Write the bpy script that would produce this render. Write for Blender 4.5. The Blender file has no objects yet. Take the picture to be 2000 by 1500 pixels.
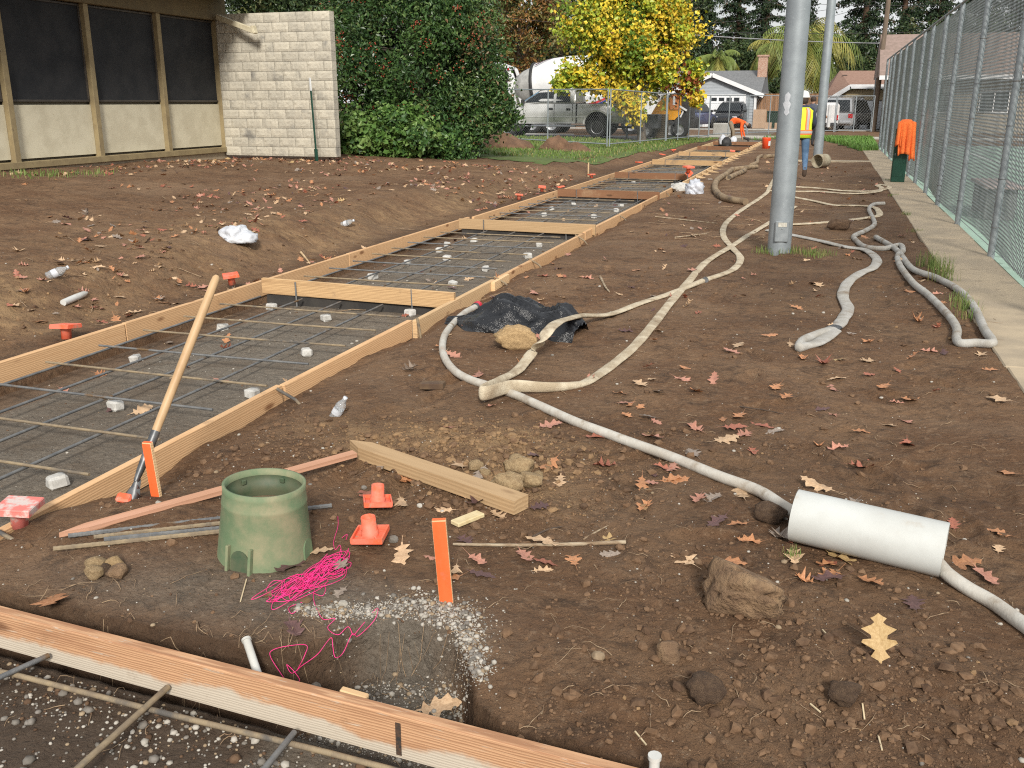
import bpy, math, random
import numpy as np
from mathutils import Vector, Matrix
from math import sin, cos, pi, radians, sqrt, atan, atan2, degrees

random.seed(11); rng = np.random.default_rng(11)
scene = bpy.context.scene
C = scene.collection

# ------------------------------------------------------------------ camera
FPX, HZ, CAMH, VPX = 1850.0, 200.0, 1.55, 1623.0          # focal (px of a 2000 px wide frame), horizon row, eye height, row of the walkway's vanishing point
PITCH = atan((750 - HZ) / FPX)
YAW = atan((VPX - 1000) / sqrt(FPX ** 2 + (750 - HZ) ** 2))
cam_data = bpy.data.cameras.new('camera')
cam = bpy.data.objects.new('camera', cam_data); C.objects.link(cam)
cam_data.sensor_width = 36.0; cam_data.lens = 36.0 * FPX / 2000.0
cam_data.clip_start = 0.05; cam_data.clip_end = 3000
cam.location = (0, 0, CAMH); cam.rotation_euler = (pi / 2 - PITCH, 0, YAW)
scene.camera = cam

# ------------------------------------------------------------------ sky, sun, exposure
SUN_EL, SUN_AZ = radians(33), radians(158)                # azimuth measured clockwise from +Y
world = bpy.data.worlds.new('World'); scene.world = world; world.use_nodes = True
wn, wl = world.node_tree.nodes, world.node_tree.links
for n in list(wn): wn.remove(n)
wo = wn.new('ShaderNodeOutputWorld'); bg = wn.new('ShaderNodeBackground')
sky = wn.new('ShaderNodeTexSky'); sky.sky_type = 'NISHITA'; sky.sun_disc = False
sky.sun_elevation = SUN_EL; sky.sun_rotation = SUN_AZ
sky.air_density = 1.2; sky.dust_density = 3.5; sky.ozone_density = 1.0
wtc = wn.new('ShaderNodeTexCoord'); wnz = wn.new('ShaderNodeTexNoise'); wnz.inputs['Scale'].default_value = 3.0
wnz.inputs['Detail'].default_value = 6; wnz.inputs['Roughness'].default_value = .6
wrp = wn.new('ShaderNodeValToRGB'); wrp.color_ramp.elements[0].position = .30; wrp.color_ramp.elements[1].position = .58
wrp.color_ramp.elements[0].color = (.45, .45, .45, 1); wrp.color_ramp.elements[1].color = (.95, .95, .95, 1)
wmx = wn.new('ShaderNodeMix'); wmx.data_type = 'RGBA'; wmx.inputs['B'].default_value = (8.6, 8.7, 8.8, 1)   # thin bright cloud over most of the sky
wl.new(wtc.outputs['Generated'], wnz.inputs['Vector']); wl.new(wnz.outputs['Fac'], wrp.inputs['Fac'])
wl.new(wrp.outputs['Color'], wmx.inputs['Factor']); wl.new(sky.outputs['Color'], wmx.inputs['A'])
wl.new(wmx.outputs['Result'], bg.inputs['Color']); bg.inputs['Strength'].default_value = 0.078
wl.new(bg.outputs['Background'], wo.inputs['Surface'])
sd = bpy.data.lights.new('sun', 'SUN'); sd.energy = 2.9; sd.angle = radians(11); sd.color = (1.0, .95, .87)
so = bpy.data.objects.new('sun', sd); C.objects.link(so)
sv = Vector((sin(SUN_AZ) * cos(SUN_EL), cos(SUN_AZ) * cos(SUN_EL), sin(SUN_EL)))
so.rotation_euler = sv.to_track_quat('Z', 'Y').to_euler(); so.location = sv * 60
vs = scene.view_settings; vs.view_transform = 'Standard'; vs.look = 'None'; vs.gamma = 1; vs.exposure = 0.45; vs.use_curve_mapping = False
scene.render.engine = 'CYCLES'
scene.cycles.max_bounces = 6; scene.cycles.diffuse_bounces = 2; scene.cycles.transparent_max_bounces = 8
scene.cycles.use_adaptive_sampling = True; scene.cycles.use_denoising = False; scene.cycles.filter_width = 1.15
scene.cycles.sample_clamp_indirect = 4

# ------------------------------------------------------------------ pixel <-> place
_f = np.array([-sin(YAW) * cos(PITCH), cos(YAW) * cos(PITCH), -sin(PITCH)])
_r = np.array([cos(YAW), sin(YAW), 0.0]); _u = np.cross(_r, _f); _o = np.array([0, 0, CAMH])
def ray(px, py): return _f + _r * ((px - 1000) / FPX) + _u * ((750 - py) / FPX)
def at_z(px, py, z=0.0):
    d = ray(px, py); return _o + d * ((z - CAMH) / d[2])
def at_d(px, py, depth): return _o + ray(px, py) * depth
def at_x(px, py, x):
    d = ray(px, py); return _o + d * (x / d[0])
def at_y(px, py, y):
    d = ray(px, py); return _o + d * (y / d[1])

# ------------------------------------------------------------------ noise
def _hash(ix, iy, s):
    n = (ix.astype(np.int64) * 374761393 + iy.astype(np.int64) * 668265263 + s * 974711) & 0x7fffffff
    n = ((n ^ (n >> 13)) * 1274126177) & 0x7fffffff
    return ((n ^ (n >> 16)) & 0xffff) / 65535.0
def vn(x, y, s=0):
    x = np.asarray(x, float); y = np.asarray(y, float)
    ix, iy = np.floor(x), np.floor(y); fx, fy = x - ix, y - iy
    fx = fx * fx * fx * (fx * (fx * 6 - 15) + 10); fy = fy * fy * fy * (fy * (fy * 6 - 15) + 10)
    a, b = _hash(ix, iy, s), _hash(ix + 1, iy, s); c, d = _hash(ix, iy + 1, s), _hash(ix + 1, iy + 1, s)
    return (a + (b - a) * fx) * (1 - fy) + (c + (d - c) * fx) * fy
def fbm(x, y, oct=4, s=0, rough=.5):
    v = 0; a = 1.0; t = 0
    for i in range(oct):
        v = v + a * (vn(x, y, s + i * 17) - .5); t += a; a *= rough; x = x * 2.03 + 5.1; y = y * 2.03 + 1.7
    return v / t
def sst(a, b, x):
    t = np.clip((x - a) / (b - a), 0, 1); return t * t * (3 - 2 * t)

# ------------------------------------------------------------------ objects
def tag(o, label=None, cat=None, group=None, kind=None):
    if label: o['label'] = label
    if cat: o['category'] = cat
    if group: o['group'] = group
    if kind: o['kind'] = kind
    return o
def empty(name, loc=(0, 0, 0), rz=0.0, label=None, cat=None, group=None, rot=None):
    o = bpy.data.objects.new(name, None); C.objects.link(o); o.location = Vector([float(v) for v in loc])
    o.rotation_euler = rot if rot else (0, 0, rz); o.empty_display_size = .1
    return tag(o, label, cat, group)
def link(name, me, parent=None, loc=None, rot=None):
    o = bpy.data.objects.new(name, me); C.objects.link(o)
    if parent is not None: o.parent = parent
    if loc is not None: o.location = Vector([float(v) for v in loc])
    if rot is not None: o.rotation_euler = rot
    return o
def np_mesh(name, co, quads, mats, smooth=False, mat_idx=None, tri=False):
    """mesh from numpy arrays; quads: n x k index array"""
    me = bpy.data.meshes.new(name); co = np.asarray(co, np.float32); quads = np.asarray(quads, np.int32); k = quads.shape[1]; n = len(quads)
    me.vertices.add(len(co)); me.vertices.foreach_set('co', co.ravel())
    me.loops.add(n * k); me.loops.foreach_set('vertex_index', quads.ravel())
    me.polygons.add(n); me.polygons.foreach_set('loop_start', np.arange(n, dtype=np.int32) * k)
    for m in mats: me.materials.append(m)
    if mat_idx is not None: me.polygons.foreach_set('material_index', np.asarray(mat_idx, np.int32))
    me.update(calc_edges=True)
    me.polygons.foreach_set('use_smooth', np.full(n, smooth))
    return me

def R3(ax=0, ay=0, az=0): return (Matrix.Rotation(az, 3, 'Z') @ Matrix.Rotation(ay, 3, 'Y') @ Matrix.Rotation(ax, 3, 'X'))
class MB:
    def __init__(s): s.v = []; s.f = []; s.m = []; s.sm = []
    def add(s, vs, fs, mat=0, smooth=False):
        b = len(s.v); s.v.extend([tuple(v) for v in vs]); s.f.extend([tuple(b + i for i in f) for f in fs])
        s.m.extend([mat] * len(fs)); s.sm.extend([smooth] * len(fs)); return s
    def box(s, c, size, rot=None, mat=0, ch=0.0):
        hx, hy, hz = [q / 2 for q in size]; c = Vector(c); rot = rot or Matrix.Identity(3)
        if ch <= 0:
            vs = [c + rot @ Vector((x * hx, y * hy, z * hz)) for z in (-1, 1) for y in (-1, 1) for x in (-1, 1)]
            return s.add(vs, [(0, 2, 3, 1), (4, 5, 7, 6), (0, 1, 5, 4), (2, 6, 7, 3), (0, 4, 6, 2), (1, 3, 7, 5)], mat)
        ch = min(ch, hx * .9, hy * .9, hz * .9); vs = []; idx = {}
        for sx in (-1, 1):
            for sy in (-1, 1):
                for sz in (-1, 1):
                    for a in range(3):
                        p = [sx * (hx - ch), sy * (hy - ch), sz * (hz - ch)]; p[a] = (sx * hx, sy * hy, sz * hz)[a]
                        idx[(sx, sy, sz, a)] = len(vs); vs.append(c + rot @ Vector(p))
        fs = []
        for a in range(3):
            b_, c_ = (a + 1) % 3, (a + 2) % 3
            for sg in (-1, 1):
                q = []
                for (u, w) in ((-1, -1), (1, -1), (1, 1), (-1, 1)):
                    k = [0, 0, 0]; k[a] = sg; k[b_] = u; k[c_] = w; q.append(idx[(*k, a)])
                fs.append(q if sg > 0 else q[::-1])
            for u in (-1, 1):
                for w in (-1, 1):
                    k1 = [0, 0, 0]; k1[b_] = u; k1[c_] = w
                    k1[a] = -1; A = tuple(k1); k1[a] = 1; B = tuple(k1)
                    q = [idx[(*A, b_)], idx[(*B, b_)], idx[(*B, c_)], idx[(*A, c_)]]
                    fs.append(q if u * w > 0 else q[::-1])
        for sx in (-1, 1):
            for sy in (-1, 1):
                for sz in (-1, 1):
                    q = [idx[(sx, sy, sz, 0)], idx[(sx, sy, sz, 1)], idx[(sx, sy, sz, 2)]]
                    fs.append(q if sx * sy * sz > 0 else q[::-1])
        return s.add(vs, fs, mat)
    def beam(s, p0, p1, w, h, mat=0, ch=0.0, up=(0, 0, 1)):
        p0, p1 = Vector(p0), Vector(p1); d = (p1 - p0); L = d.length; d.normalize(); u = Vector(up)
        sd_ = d.cross(u)
        if sd_.length < 1e-4: sd_ = d.cross(Vector((0, 1, 0)))
        sd_.normalize(); u = sd_.cross(d)
        return s.box((p0 + p1) / 2, (L, w, h), Matrix((d, -sd_, u)).transposed(), mat, ch)
    def tube(s, pts, r, n=8, mat=0, cap=True, smooth=True, flat=None, up=None):
        """r: radius or list; flat: None or list of (wide, high) factors with the high axis kept near world up"""
        P = [Vector([float(q) for q in p]) for p in pts]; m = len(P); vs = []; fs = []
        rr = r if hasattr(r, '__len__') else [r] * m
        prev = None
        for i, p in enumerate(P):
            t = (P[min(i + 1, m - 1)] - P[max(i - 1, 0)])
            if t.length < 1e-9: t = Vector((0, 0, 1))
            t.normalize()
            if flat is not None or up is not None:
                u = Vector(up or (0, 0, 1)); a = t.cross(u)
                if a.length < .05: a = prev if prev is not None else Vector((1, 0, 0))
                a = a - t * a.dot(t); a.normalize()
            elif prev is None:
                a = t.orthogonal().normalized()
            else:
                a = prev - t * prev.dot(t); a.normalize()
            prev = a; b = a.cross(t); b = -b if b.z < 0 and flat is not None else b
            fw, fh = flat[i] if flat is not None else (1, 1)
            for k in range(n):
                th = 2 * pi * k / n; vs.append(p + a * (cos(th) * rr[i] * fw) + b * (sin(th) * rr[i] * fh))
        for i in range(m - 1):
            for k in range(n):
                k2 = (k + 1) % n; fs.append((i * n + k, i * n + k2, (i + 1) * n + k2, (i + 1) * n + k))
        s.add(vs, fs, mat, smooth)
        if cap:
            s.add(vs[:n], [tuple(range(n))[::-1]], mat); s.add(vs[-n:], [tuple(range(n))], mat)
        return s
    def lathe(s, prof, n=16, mat=0, T=None, smooth=True, cap=False):
        T = T or Matrix.Identity(4); vs = []; fs = []; m = len(prof)
        for (r, z) in prof:
            for k in range(n):
                th = 2 * pi * k / n; vs.append(T @ Vector((r * cos(th), r * sin(th), z)))
        for i in range(m - 1):
            for k in range(n):
                k2 = (k + 1) % n; fs.append((i * n + k, i * n + k2, (i + 1) * n + k2, (i + 1) * n + k))
        s.add(vs, fs, mat, smooth)
        if cap:
            s.add(vs[:n], [tuple(range(n))[::-1]], mat); s.add(vs[-n:], [tuple(range(n))], mat)
        return s
    def prism(s, poly, a, b, axis='y', mat=0, T=None):
        """poly of (u,w); axis y: u->x, w->z; axis x: u->y, w->z; axis z: u->x, w->y"""
        def pt(u, w, t):
            p = {'y': (u, t, w), 'x': (t, u, w), 'z': (u, w, t)}[axis]; p = Vector(p)
            return T @ p if T else p
        n = len(poly); vs = [pt(u, w, a) for u, w in poly] + [pt(u, w, b) for u, w in poly]
        fs = [tuple(range(n))[::-1], tuple(range(n, 2 * n))] + [(i, (i + 1) % n, n + (i + 1) % n, n + i) for i in range(n)]
        return s.add(vs, fs, mat)
    def quad(s, a, b, c, d, mat=0): return s.add([a, b, c, d], [(0, 1, 2, 3)], mat)
    def loft(s, rings, mat=0, smooth=True, cap=True):
        n = len(rings[0]); vs = [p for r in rings for p in r]; fs = []
        for i in range(len(rings) - 1):
            for k in range(n):
                k2 = (k + 1) % n; fs.append((i * n + k, i * n + k2, (i + 1) * n + k2, (i + 1) * n + k))
        s.add(vs, fs, mat, smooth)
        if cap: s.add(rings[0], [tuple(range(n))[::-1]], mat); s.add(rings[-1], [tuple(range(n))], mat)
        return s
    def mesh(s, name, mats):
        me = bpy.data.meshes.new(name); me.from_pydata([tuple(v) for v in s.v], [], s.f)
        for m in (mats if isinstance(mats, (list, tuple)) else [mats]): me.materials.append(m)
        me.polygons.foreach_set('material_index', s.m); me.polygons.foreach_set('use_smooth', s.sm); me.update()
        return me
    def build(s, name, mats, parent=None, loc=None, rot=None, fix=True):
        me = s.mesh(name, mats)
        if fix:
            import bmesh
            bm = bmesh.new(); bm.from_mesh(me); bmesh.ops.recalc_face_normals(bm, faces=bm.faces); bm.to_mesh(me); bm.free()
        return link(name, me, parent, loc, rot)
def cat_rom(pts, n=8):
    P = [np.array(p, float) for p in pts]; P = [2 * P[0] - P[1]] + P + [2 * P[-1] - P[-2]]; out = []
    for i in range(1, len(P) - 2):
        a, b, c, d = P[i - 1], P[i], P[i + 1], P[i + 2]
        for k in range(n):
            t = k / n; out.append(.5 * (2 * b + (c - a) * t + (2 * a - 5 * b + 4 * c - d) * t ** 2 + (3 * b - a - 3 * c + d) * t ** 3))
    out.append(P[-2]); return out
def copy_tree(o, parent=None):
    c = o.copy(); C.objects.link(c)
    if parent is not None: c.parent = parent
    for ch in list(o.children): copy_tree(ch, c)
    return c

# ------------------------------------------------------------------ materials
def srgb(r, g, b):
    f = lambda c: (c / 255) / 12.92 if c / 255 <= .04045 else ((c / 255 + .055) / 1.055) ** 2.4
    return (f(r), f(g), f(b))
_M = {}
def M(name, c1, c2=None, scale=6.0, rough=.8, bump=0.0, bscale=40.0, metal=0.0, spec=.5, stretch=None, coords='Object', detail=5, lo=.35, hi=.65,
      c3=None, c3scale=2.0, c3lo=.55, c3hi=.7, vary=0.0, bstretch=None, trans=0.0, alpha=1.0, ior=1.45, coat=0.0, dist=.01, sss=0.0):
    if name in _M: return _M[name]
    m = bpy.data.materials.new(name); m.use_nodes = True; nt = m.node_tree; N, L = nt.nodes, nt.links
    bs = N['Principled BSDF']; bs.inputs['Roughness'].default_value = rough; bs.inputs['Metallic'].default_value = metal
    bs.inputs['Specular IOR Level'].default_value = spec; bs.inputs['IOR'].default_value = ior
    bs.inputs['Transmission Weight'].default_value = trans; bs.inputs['Alpha'].default_value = alpha; bs.inputs['Coat Weight'].default_value = coat
    c1 = (*c1, 1); col = None
    tc = N.new('ShaderNodeTexCoord'); oi = N.new('ShaderNodeObjectInfo')
    vec = tc.outputs[coords]
    if vary or coords == 'Object':
        ad = N.new('ShaderNodeVectorMath'); ad.operation = 'ADD'; ml = N.new('ShaderNodeMath'); ml.operation = 'MULTIPLY'; ml.inputs[1].default_value = 37.0
        L.new(oi.outputs['Random'], ml.inputs[0]); L.new(vec, ad.inputs[0]); L.new(ml.outputs[0], ad.inputs[1]); vec = ad.outputs[0]
    def stretched(st):
        if not st: return vec
        mp = N.new('ShaderNodeMapping'); mp.inputs['Scale'].default_value = st; L.new(vec, mp.inputs['Vector']); return mp.outputs['Vector']
    def noise(sc, v, det=detail):
        n = N.new('ShaderNodeTexNoise'); n.inputs['Scale'].default_value = sc; n.inputs['Detail'].default_value = det; n.inputs['Roughness'].default_value = .62
        L.new(v, n.inputs['Vector']); return n.outputs['Fac']
    def ramp(fac, a, b):
        r = N.new('ShaderNodeMapRange'); r.interpolation_type = 'SMOOTHSTEP'; r.inputs['From Min'].default_value = a; r.inputs['From Max'].default_value = b; L.new(fac, r.inputs['Value']); return r.outputs['Result']
    def mix(f, a, b):
        x = N.new('ShaderNodeMix'); x.data_type = 'RGBA'
        if hasattr(f, 'type') or hasattr(f, 'is_linked'): L.new(f, x.inputs['Factor'])
        else: x.inputs['Factor'].default_value = f
        for q, nm in ((a, 'A'), (b, 'B')):
            if isinstance(q, tuple): x.inputs[nm].default_value = q
            else: L.new(q, x.inputs[nm])
        return x.outputs['Result']
    if c2 is not None:
        col = mix(ramp(noise(scale, stretched(stretch)), lo, hi), c1, (*c2, 1))
        if c3 is not None: col = mix(ramp(noise(c3scale, vec), c3lo, c3hi), col, (*c3, 1))
    if vary:
        h = N.new('ShaderNodeHueSaturation'); mr = N.new('ShaderNodeMapRange'); mr.inputs['To Min'].default_value = 1 - vary; mr.inputs['To Max'].default_value = 1 + vary
        L.new(oi.outputs['Random'], mr.inputs['Value']); L.new(mr.outputs['Result'], h.inputs['Value'])
        if col is None: h.inputs['Color'].default_value = c1
        else: L.new(col, h.inputs['Color'])
        col = h.outputs['Color']
    if col is None: bs.inputs['Base Color'].default_value = c1
    else: L.new(col, bs.inputs['Base Color'])
    if bump:
        b = N.new('ShaderNodeBump'); b.inputs['Strength'].default_value = bump; b.inputs['Distance'].default_value = dist
        L.new(noise(bscale, stretched(bstretch or stretch), 6), b.inputs['Height']); L.new(b.outputs['Normal'], bs.inputs['Normal'])
    m.diffuse_color = c1; _M[name] = m; return m
# ================================================================== TERRAIN
FORM_R, FORM_L = -2.83, -4.75          # inner lines of the walkway forms
def board_back(x): return 1.945 - (x + .3) * .0655
_rx = np.array([-6, -3, -2.49, -2.07, -1.68, -1.5, -1.40, -1.34, -1.27, -1.1, -.97, -.88, -.80, -.70, -.3, .4, 1.5, 6])
_ry = np.array([2.42, 2.24, 2.20, 2.17, 2.17, 2.18, 2.20, 2.30, 2.41, 2.46, 2.42, 2.30, 2.14, 2.06, 2.015, 1.96, 1.9, 1.6])
_dx = np.array([-6, -2.6, -1.6, -1.40, -1.2, -.95, -.8, -.6, 0, 6]); _dd = np.array([.22, .24, .27, .22, .19, .20, .23, .17, .13, .13])
def pit_mask(x, y):
    rim = np.interp(x, _rx, _ry) + .02 * fbm(x * 9, y * 9, 3, 5)
    return sst(-.004, .026, rim - y)
def rough_mask(x, y):
    d = lambda cx, cy, rx, ry: np.exp(-(((x - cx) / rx) ** 2 + ((y - cy) / ry) ** 2))
    m = d(.35, 2.35, .75, .42) + d(-1.45, 3.95, .7, .45) * .9 + d(-1.1, 3.4, .35, .3) * .7 + d(-5.6, 6, .6, 4) * .7 + d(-7.5, 10, 1.5, 4) * .3 + d(-.2, 3.0, .5, .3) * .5 + d(-.6, 2.15, .3, .25) * .4
    m = m + .35 * sst(.05, .25, fbm(x * .8, y * .8, 3, 31))
    return np.clip(m, 0, 1)
_pr = random.Random(4)
PRINTS = [(_pr.uniform(-2.3, .95), 3.2 + 11 * _pr.random() ** 1.3, _pr.gauss(1.4, .5), _pr.uniform(.008, .02)) for _ in range(130)]
def tz(x, y):
    x = np.asarray(x, float); y = np.asarray(y, float)
    R = rough_mask(x, y)
    big = fbm(x * .55, y * .55, 3, 1) * .05; mid = fbm(x * 2.7, y * 2.7, 4, 2) * .035; fine = fbm(x * 13, y * 13, 4, 3) * .014
    rid = (.5 - np.abs(vn(x * 26, y * 26, 9) - .5) * 1.0) * vn(x * 11, y * 11, 12)
    near = np.exp(-np.maximum(y, 0) / 14)
    rid2 = np.abs(vn(x * 39, y * 39, 19) - .5)
    det = big + mid + fine * (1 + 1.6 * R) + R * (.036 * (rid - .25) + .02 * (rid2 - .25)) * near
    # open soil to the right of the walkway
    zr = -.04 + det
    e = np.exp(-((x + 2.80) / .17) ** 2)
    zr = zr - e * (.055 + .07 * sst(-.1, .2, fbm(y * 1.3 + 3, x * .2, 2, 41))) * sst(2.6, 3.3, y)
    zr = zr + .05 * np.exp(-(((x + 2.35) / .55) ** 2 + ((y - 2.75) / .35) ** 2))          # heap by the near corner
    zr = zr + .045 * np.exp(-(((x + 1.5) / .5) ** 2 + ((y - 4.0) / .35) ** 2)) + .05 * np.exp(-(((x - .3) / .6) ** 2 + ((y - 2.55) / .3) ** 2))
    zr = zr + .028 * sst(.6, 1.1, x) * sst(36, 30, y)                                      # dips toward the slab edge
    for (fx, fy, fa, fd) in PRINTS:
        ca_, sa_ = cos(fa), sin(fa); m_ = (np.abs(x - fx) < .4) & (np.abs(y - fy) < .4)
        if m_.any():
            dx_, dy_ = x[m_] - fx, y[m_] - fy; u_ = (dx_ * ca_ + dy_ * sa_) / .15; v_ = (-dx_ * sa_ + dy_ * ca_) / .055; q_ = u_ * u_ + v_ * v_; zr[m_] += -fd * np.exp(-q_ ** 2) + fd * .55 * np.exp(-((np.sqrt(q_) - 1.35) / .3) ** 2)
    # bed of the walkway
    bed = -.155 + fbm(x * 3, y * 3, 3, 6) * .012 + fbm(x * 30, y * 30, 3, 7) * .006 - .045 * sst(-4.3, -4.5, x + .05 * fbm(y * 2, x, 2, 8)) * sst(40, 20, y)
    # left bank
    hb = np.interp(y, [0, 10, 18, 26, 33, 40, 48], [.30, .29, .24, .17, .12, .05, -.02]); he = np.interp(y, [0, 14, 20, 28, 36, 40, 45, 50], [.24, .24, .18, .10, .08, .13, .13, 0])
    edge = -5.25 - .25 * fbm(y * .6, x * .1, 3, 51) - .12 * fbm(y * 3, x, 2, 52)
    s1 = sst(0, -1.05, x - edge); s2 = sst(-6.3, -11.5, x)
    zl = -.075 + hb * s1 + he * s2 + big * 1.5 + mid * 1.9 + fine * 1.8 + .05 * s1 * (1 - s1) * fbm(x * 4, y * 4, 3, 53) * 4
    z = np.where(x > FORM_R - .002, zr, np.where(x < FORM_L - .018, zl, bed))
    z = np.where((y < 2.2) & (x < FORM_R), zr, z)
    # trench behind the near board, the pit, and the bed in front of it
    dep = np.interp(x, _dx, _dd); pm = pit_mask(x, y)
    z = z * (1 - pm) + pm * (np.minimum(z, -.03) - dep + .035 * sst(-1.3, -1.0, x) * sst(2.12, 2.3, y) * sst(-.8, -.95, x))
    yb = board_back(x)
    front = sst(yb - .012, yb - .03, y)
    z = z * (1 - front) + front * (-.165 + fbm(x * 3, y * 3, 3, 16) * .014 + fbm(x * 28, y * 28, 3, 17) * .008)
    # far: everything settles toward the street
    z = z * sst(52, 44, y) + (-.06) * (1 - sst(52, 44, y))
    z = np.where(x > 1.17, np.minimum(z, -.075), z)
    return z
def axis(segs):
    out = [segs[0][0]]
    for (a, b, st) in segs:
        x = a
        while x < b - 1e-6:
            h = st(x) if callable(st) else st; x = min(b, x + h); out.append(x)
    return np.unique(np.round(np.array(out), 5))
gx = axis([(-1500, -100, 350.), (-100, -40, 12.), (-40, -14, 1.2), (-14, -6.6, lambda x: .03 + .012 * (-6.6 - x)), (-6.6, -4.9, .024), (-4.9, -4.72, .01), (-4.72, -2.92, .03),
           (-2.92, -2.80, .008), (-2.80, 1.3, .0125), (1.3, 2, .1), (2, 40, 2.), (40, 100, 20.), (100, 1500, 350.)])
gy = axis([(-400, -40, 120.), (-40, -2, 4.), (-2, 1.1, .15), (1.1, 4.0, .0125), (4.0, 60, lambda y: .0125 * (y / 4) ** 1.55), (60, 200, 20.), (200, 2500, 400.)])
GX, GY = np.meshgrid(gx, gy); GZ = tz(GX, GY)
def gzs(x, y):
    x = np.asarray(x, float); y = np.asarray(y, float)
    i = np.clip(np.searchsorted(gx, x) - 1, 0, len(gx) - 2); j = np.clip(np.searchsorted(gy, y) - 1, 0, len(gy) - 2)
    u = (x - gx[i]) / (gx[i + 1] - gx[i]); v = (y - gy[j]) / (gy[j + 1] - gy[j])
    return (GZ[j, i] * (1 - u) + GZ[j, i + 1] * u) * (1 - v) + (GZ[j + 1, i] * (1 - u) + GZ[j + 1, i + 1] * u) * v
def gz(x, y): return float(gzs(x, y)) if not (1.15 < x < 1.74) else max(float(gzs(x, y)), .001)
def gp(px, py, off=0.0):
    z = 0.0
    for i in range(14):
        p = at_z(px, py, z); z2 = gz(p[0], p[1]); z = z + .6 * (z2 - z)
    p = at_z(px, py, z); return np.array([p[0], p[1], gz(p[0], p[1]) + off])

co = np.stack([GX.ravel(), GY.ravel(), GZ.ravel()], 1); nx, ny = len(gx), len(gy)
ii = (np.arange(ny - 1)[:, None] * nx + np.arange(nx - 1)[None, :]).ravel()
quads = np.stack([ii, ii + 1, ii + 1 + nx, ii + nx], 1)

def soil_material():
    m = bpy.data.materials.new('bare_soil'); m.use_nodes = True; N, L = m.node_tree.nodes, m.node_tree.links; bs = N['Principled BSDF']
    tc = N.new('ShaderNodeTexCoord'); at = N.new('ShaderNodeAttribute'); at.attribute_name = 'soil'; sep = N.new('ShaderNodeSeparateColor'); L.new(at.outputs['Color'], sep.inputs[0])
    def noise(sc, det=6, ro=.6, dist=0.0):
        n = N.new('ShaderNodeTexNoise'); n.inputs['Scale'].default_value = sc; n.inputs['Detail'].default_value = det; n.inputs['Roughness'].default_value = ro; n.inputs['Distortion'].default_value = dist
        L.new(tc.outputs['Object'], n.inputs['Vector']); return n.outputs['Fac']
    def ramp(f, a, b):
        r = N.new('ShaderNodeMapRange'); r.interpolation_type = 'SMOOTHSTEP'; r.inputs['From Min'].default_value = a; r.inputs['From Max'].default_value = b; L.new(f, r.inputs['Value']); return r.outputs['Result']
    def mix(f, a, b):
        x = N.new('ShaderNodeMix'); x.data_type = 'RGBA'
        if isinstance(f, float): x.inputs['Factor'].default_value = f
        else: L.new(f, x.inputs['Factor'])
        for q, nm in ((a, 'A'), (b, 'B')):
            if isinstance(q, tuple): x.inputs[nm].default_value = (*q, 1)
            else: L.new(q, x.inputs[nm])
        return x.outputs['Result']
    def mul(a, b):
        x = N.new('ShaderNodeMath'); x.operation = 'MULTIPLY'
        for i, q in enumerate((a, b)):
            if isinstance(q, float): x.inputs[i].default_value = q
            else: L.new(q, x.inputs[i])
        return x.outputs[0]
    col = mix(ramp(noise(1.6), .36, .66), (.145, .078, .040), (.205, .122, .067))
    col = mix(mul(ramp(noise(6.5, 9, .75, .5), .48, .66), .85), col, (.070, .041, .024))         # damp patches
    col = mix(mul(ramp(noise(30.0, 8, .75), .50, .68), .65), col, (.295, .195, .12))           # dry crumbs
    tan = mix(ramp(noise(9.0), .4, .6), (.34, .22, .115), (.21, .13, .07))
    col = mix(mul(ramp(noise(.55, 5, .6, .6), .5, .68), .55), col, (.245, .16, .098))         # dry trodden stretches
    col = mix(sep.outputs[0], col, tan)
    grey = mix(ramp(noise(55.0, 6, .75), .4, .65), (.165, .146, .118), (.255, .228, .186))
    grey = mix(mul(ramp(noise(1.7, 6, .65, .5), .45, .68), .75), grey, (.15, .12, .088))
    col = mix(sep.outputs[1], col, grey)
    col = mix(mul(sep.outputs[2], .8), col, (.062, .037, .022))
    v = N.new('ShaderNodeTexVoronoi'); v.inputs['Scale'].default_value = 90.0; L.new(tc.outputs['Object'], v.inputs['Vector'])
    spk = mul(ramp(v.outputs['Distance'], .16, .08), ramp(noise(30.0, 3), .56, .66))
    col = mix(mul(spk, .6), col, (.36, .31, .25))
    L.new(col, bs.inputs['Base Color'])
    ro = N.new('ShaderNodeMapRange'); ro.inputs['To Min'].default_value = .95; ro.inputs['To Max'].default_value = .78; L.new(noise(4.0), ro.inputs['Value']); L.new(ro.outputs['Result'], bs.inputs['Roughness'])
    bs.inputs['Specular IOR Level'].default_value = .25
    b1 = N.new('ShaderNodeBump'); b1.inputs['Strength'].default_value = .9; b1.inputs['Distance'].default_value = .02; L.new(noise(48.0, 8, .72), b1.inputs['Height'])
    b2 = N.new('ShaderNodeBump'); b2.inputs['Strength'].default_value = .85; b2.inputs['Distance'].default_value = .045; L.new(noise(11.0, 6, .6, .5), b2.inputs['Height'])
    L.new(b1.outputs['Normal'], b2.inputs['Normal']); L.new(b2.outputs['Normal'], bs.inputs['Normal'])
    return m
SOIL = soil_material()
gm = np_mesh('ground', co, quads, [SOIL], smooth=True)
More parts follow.
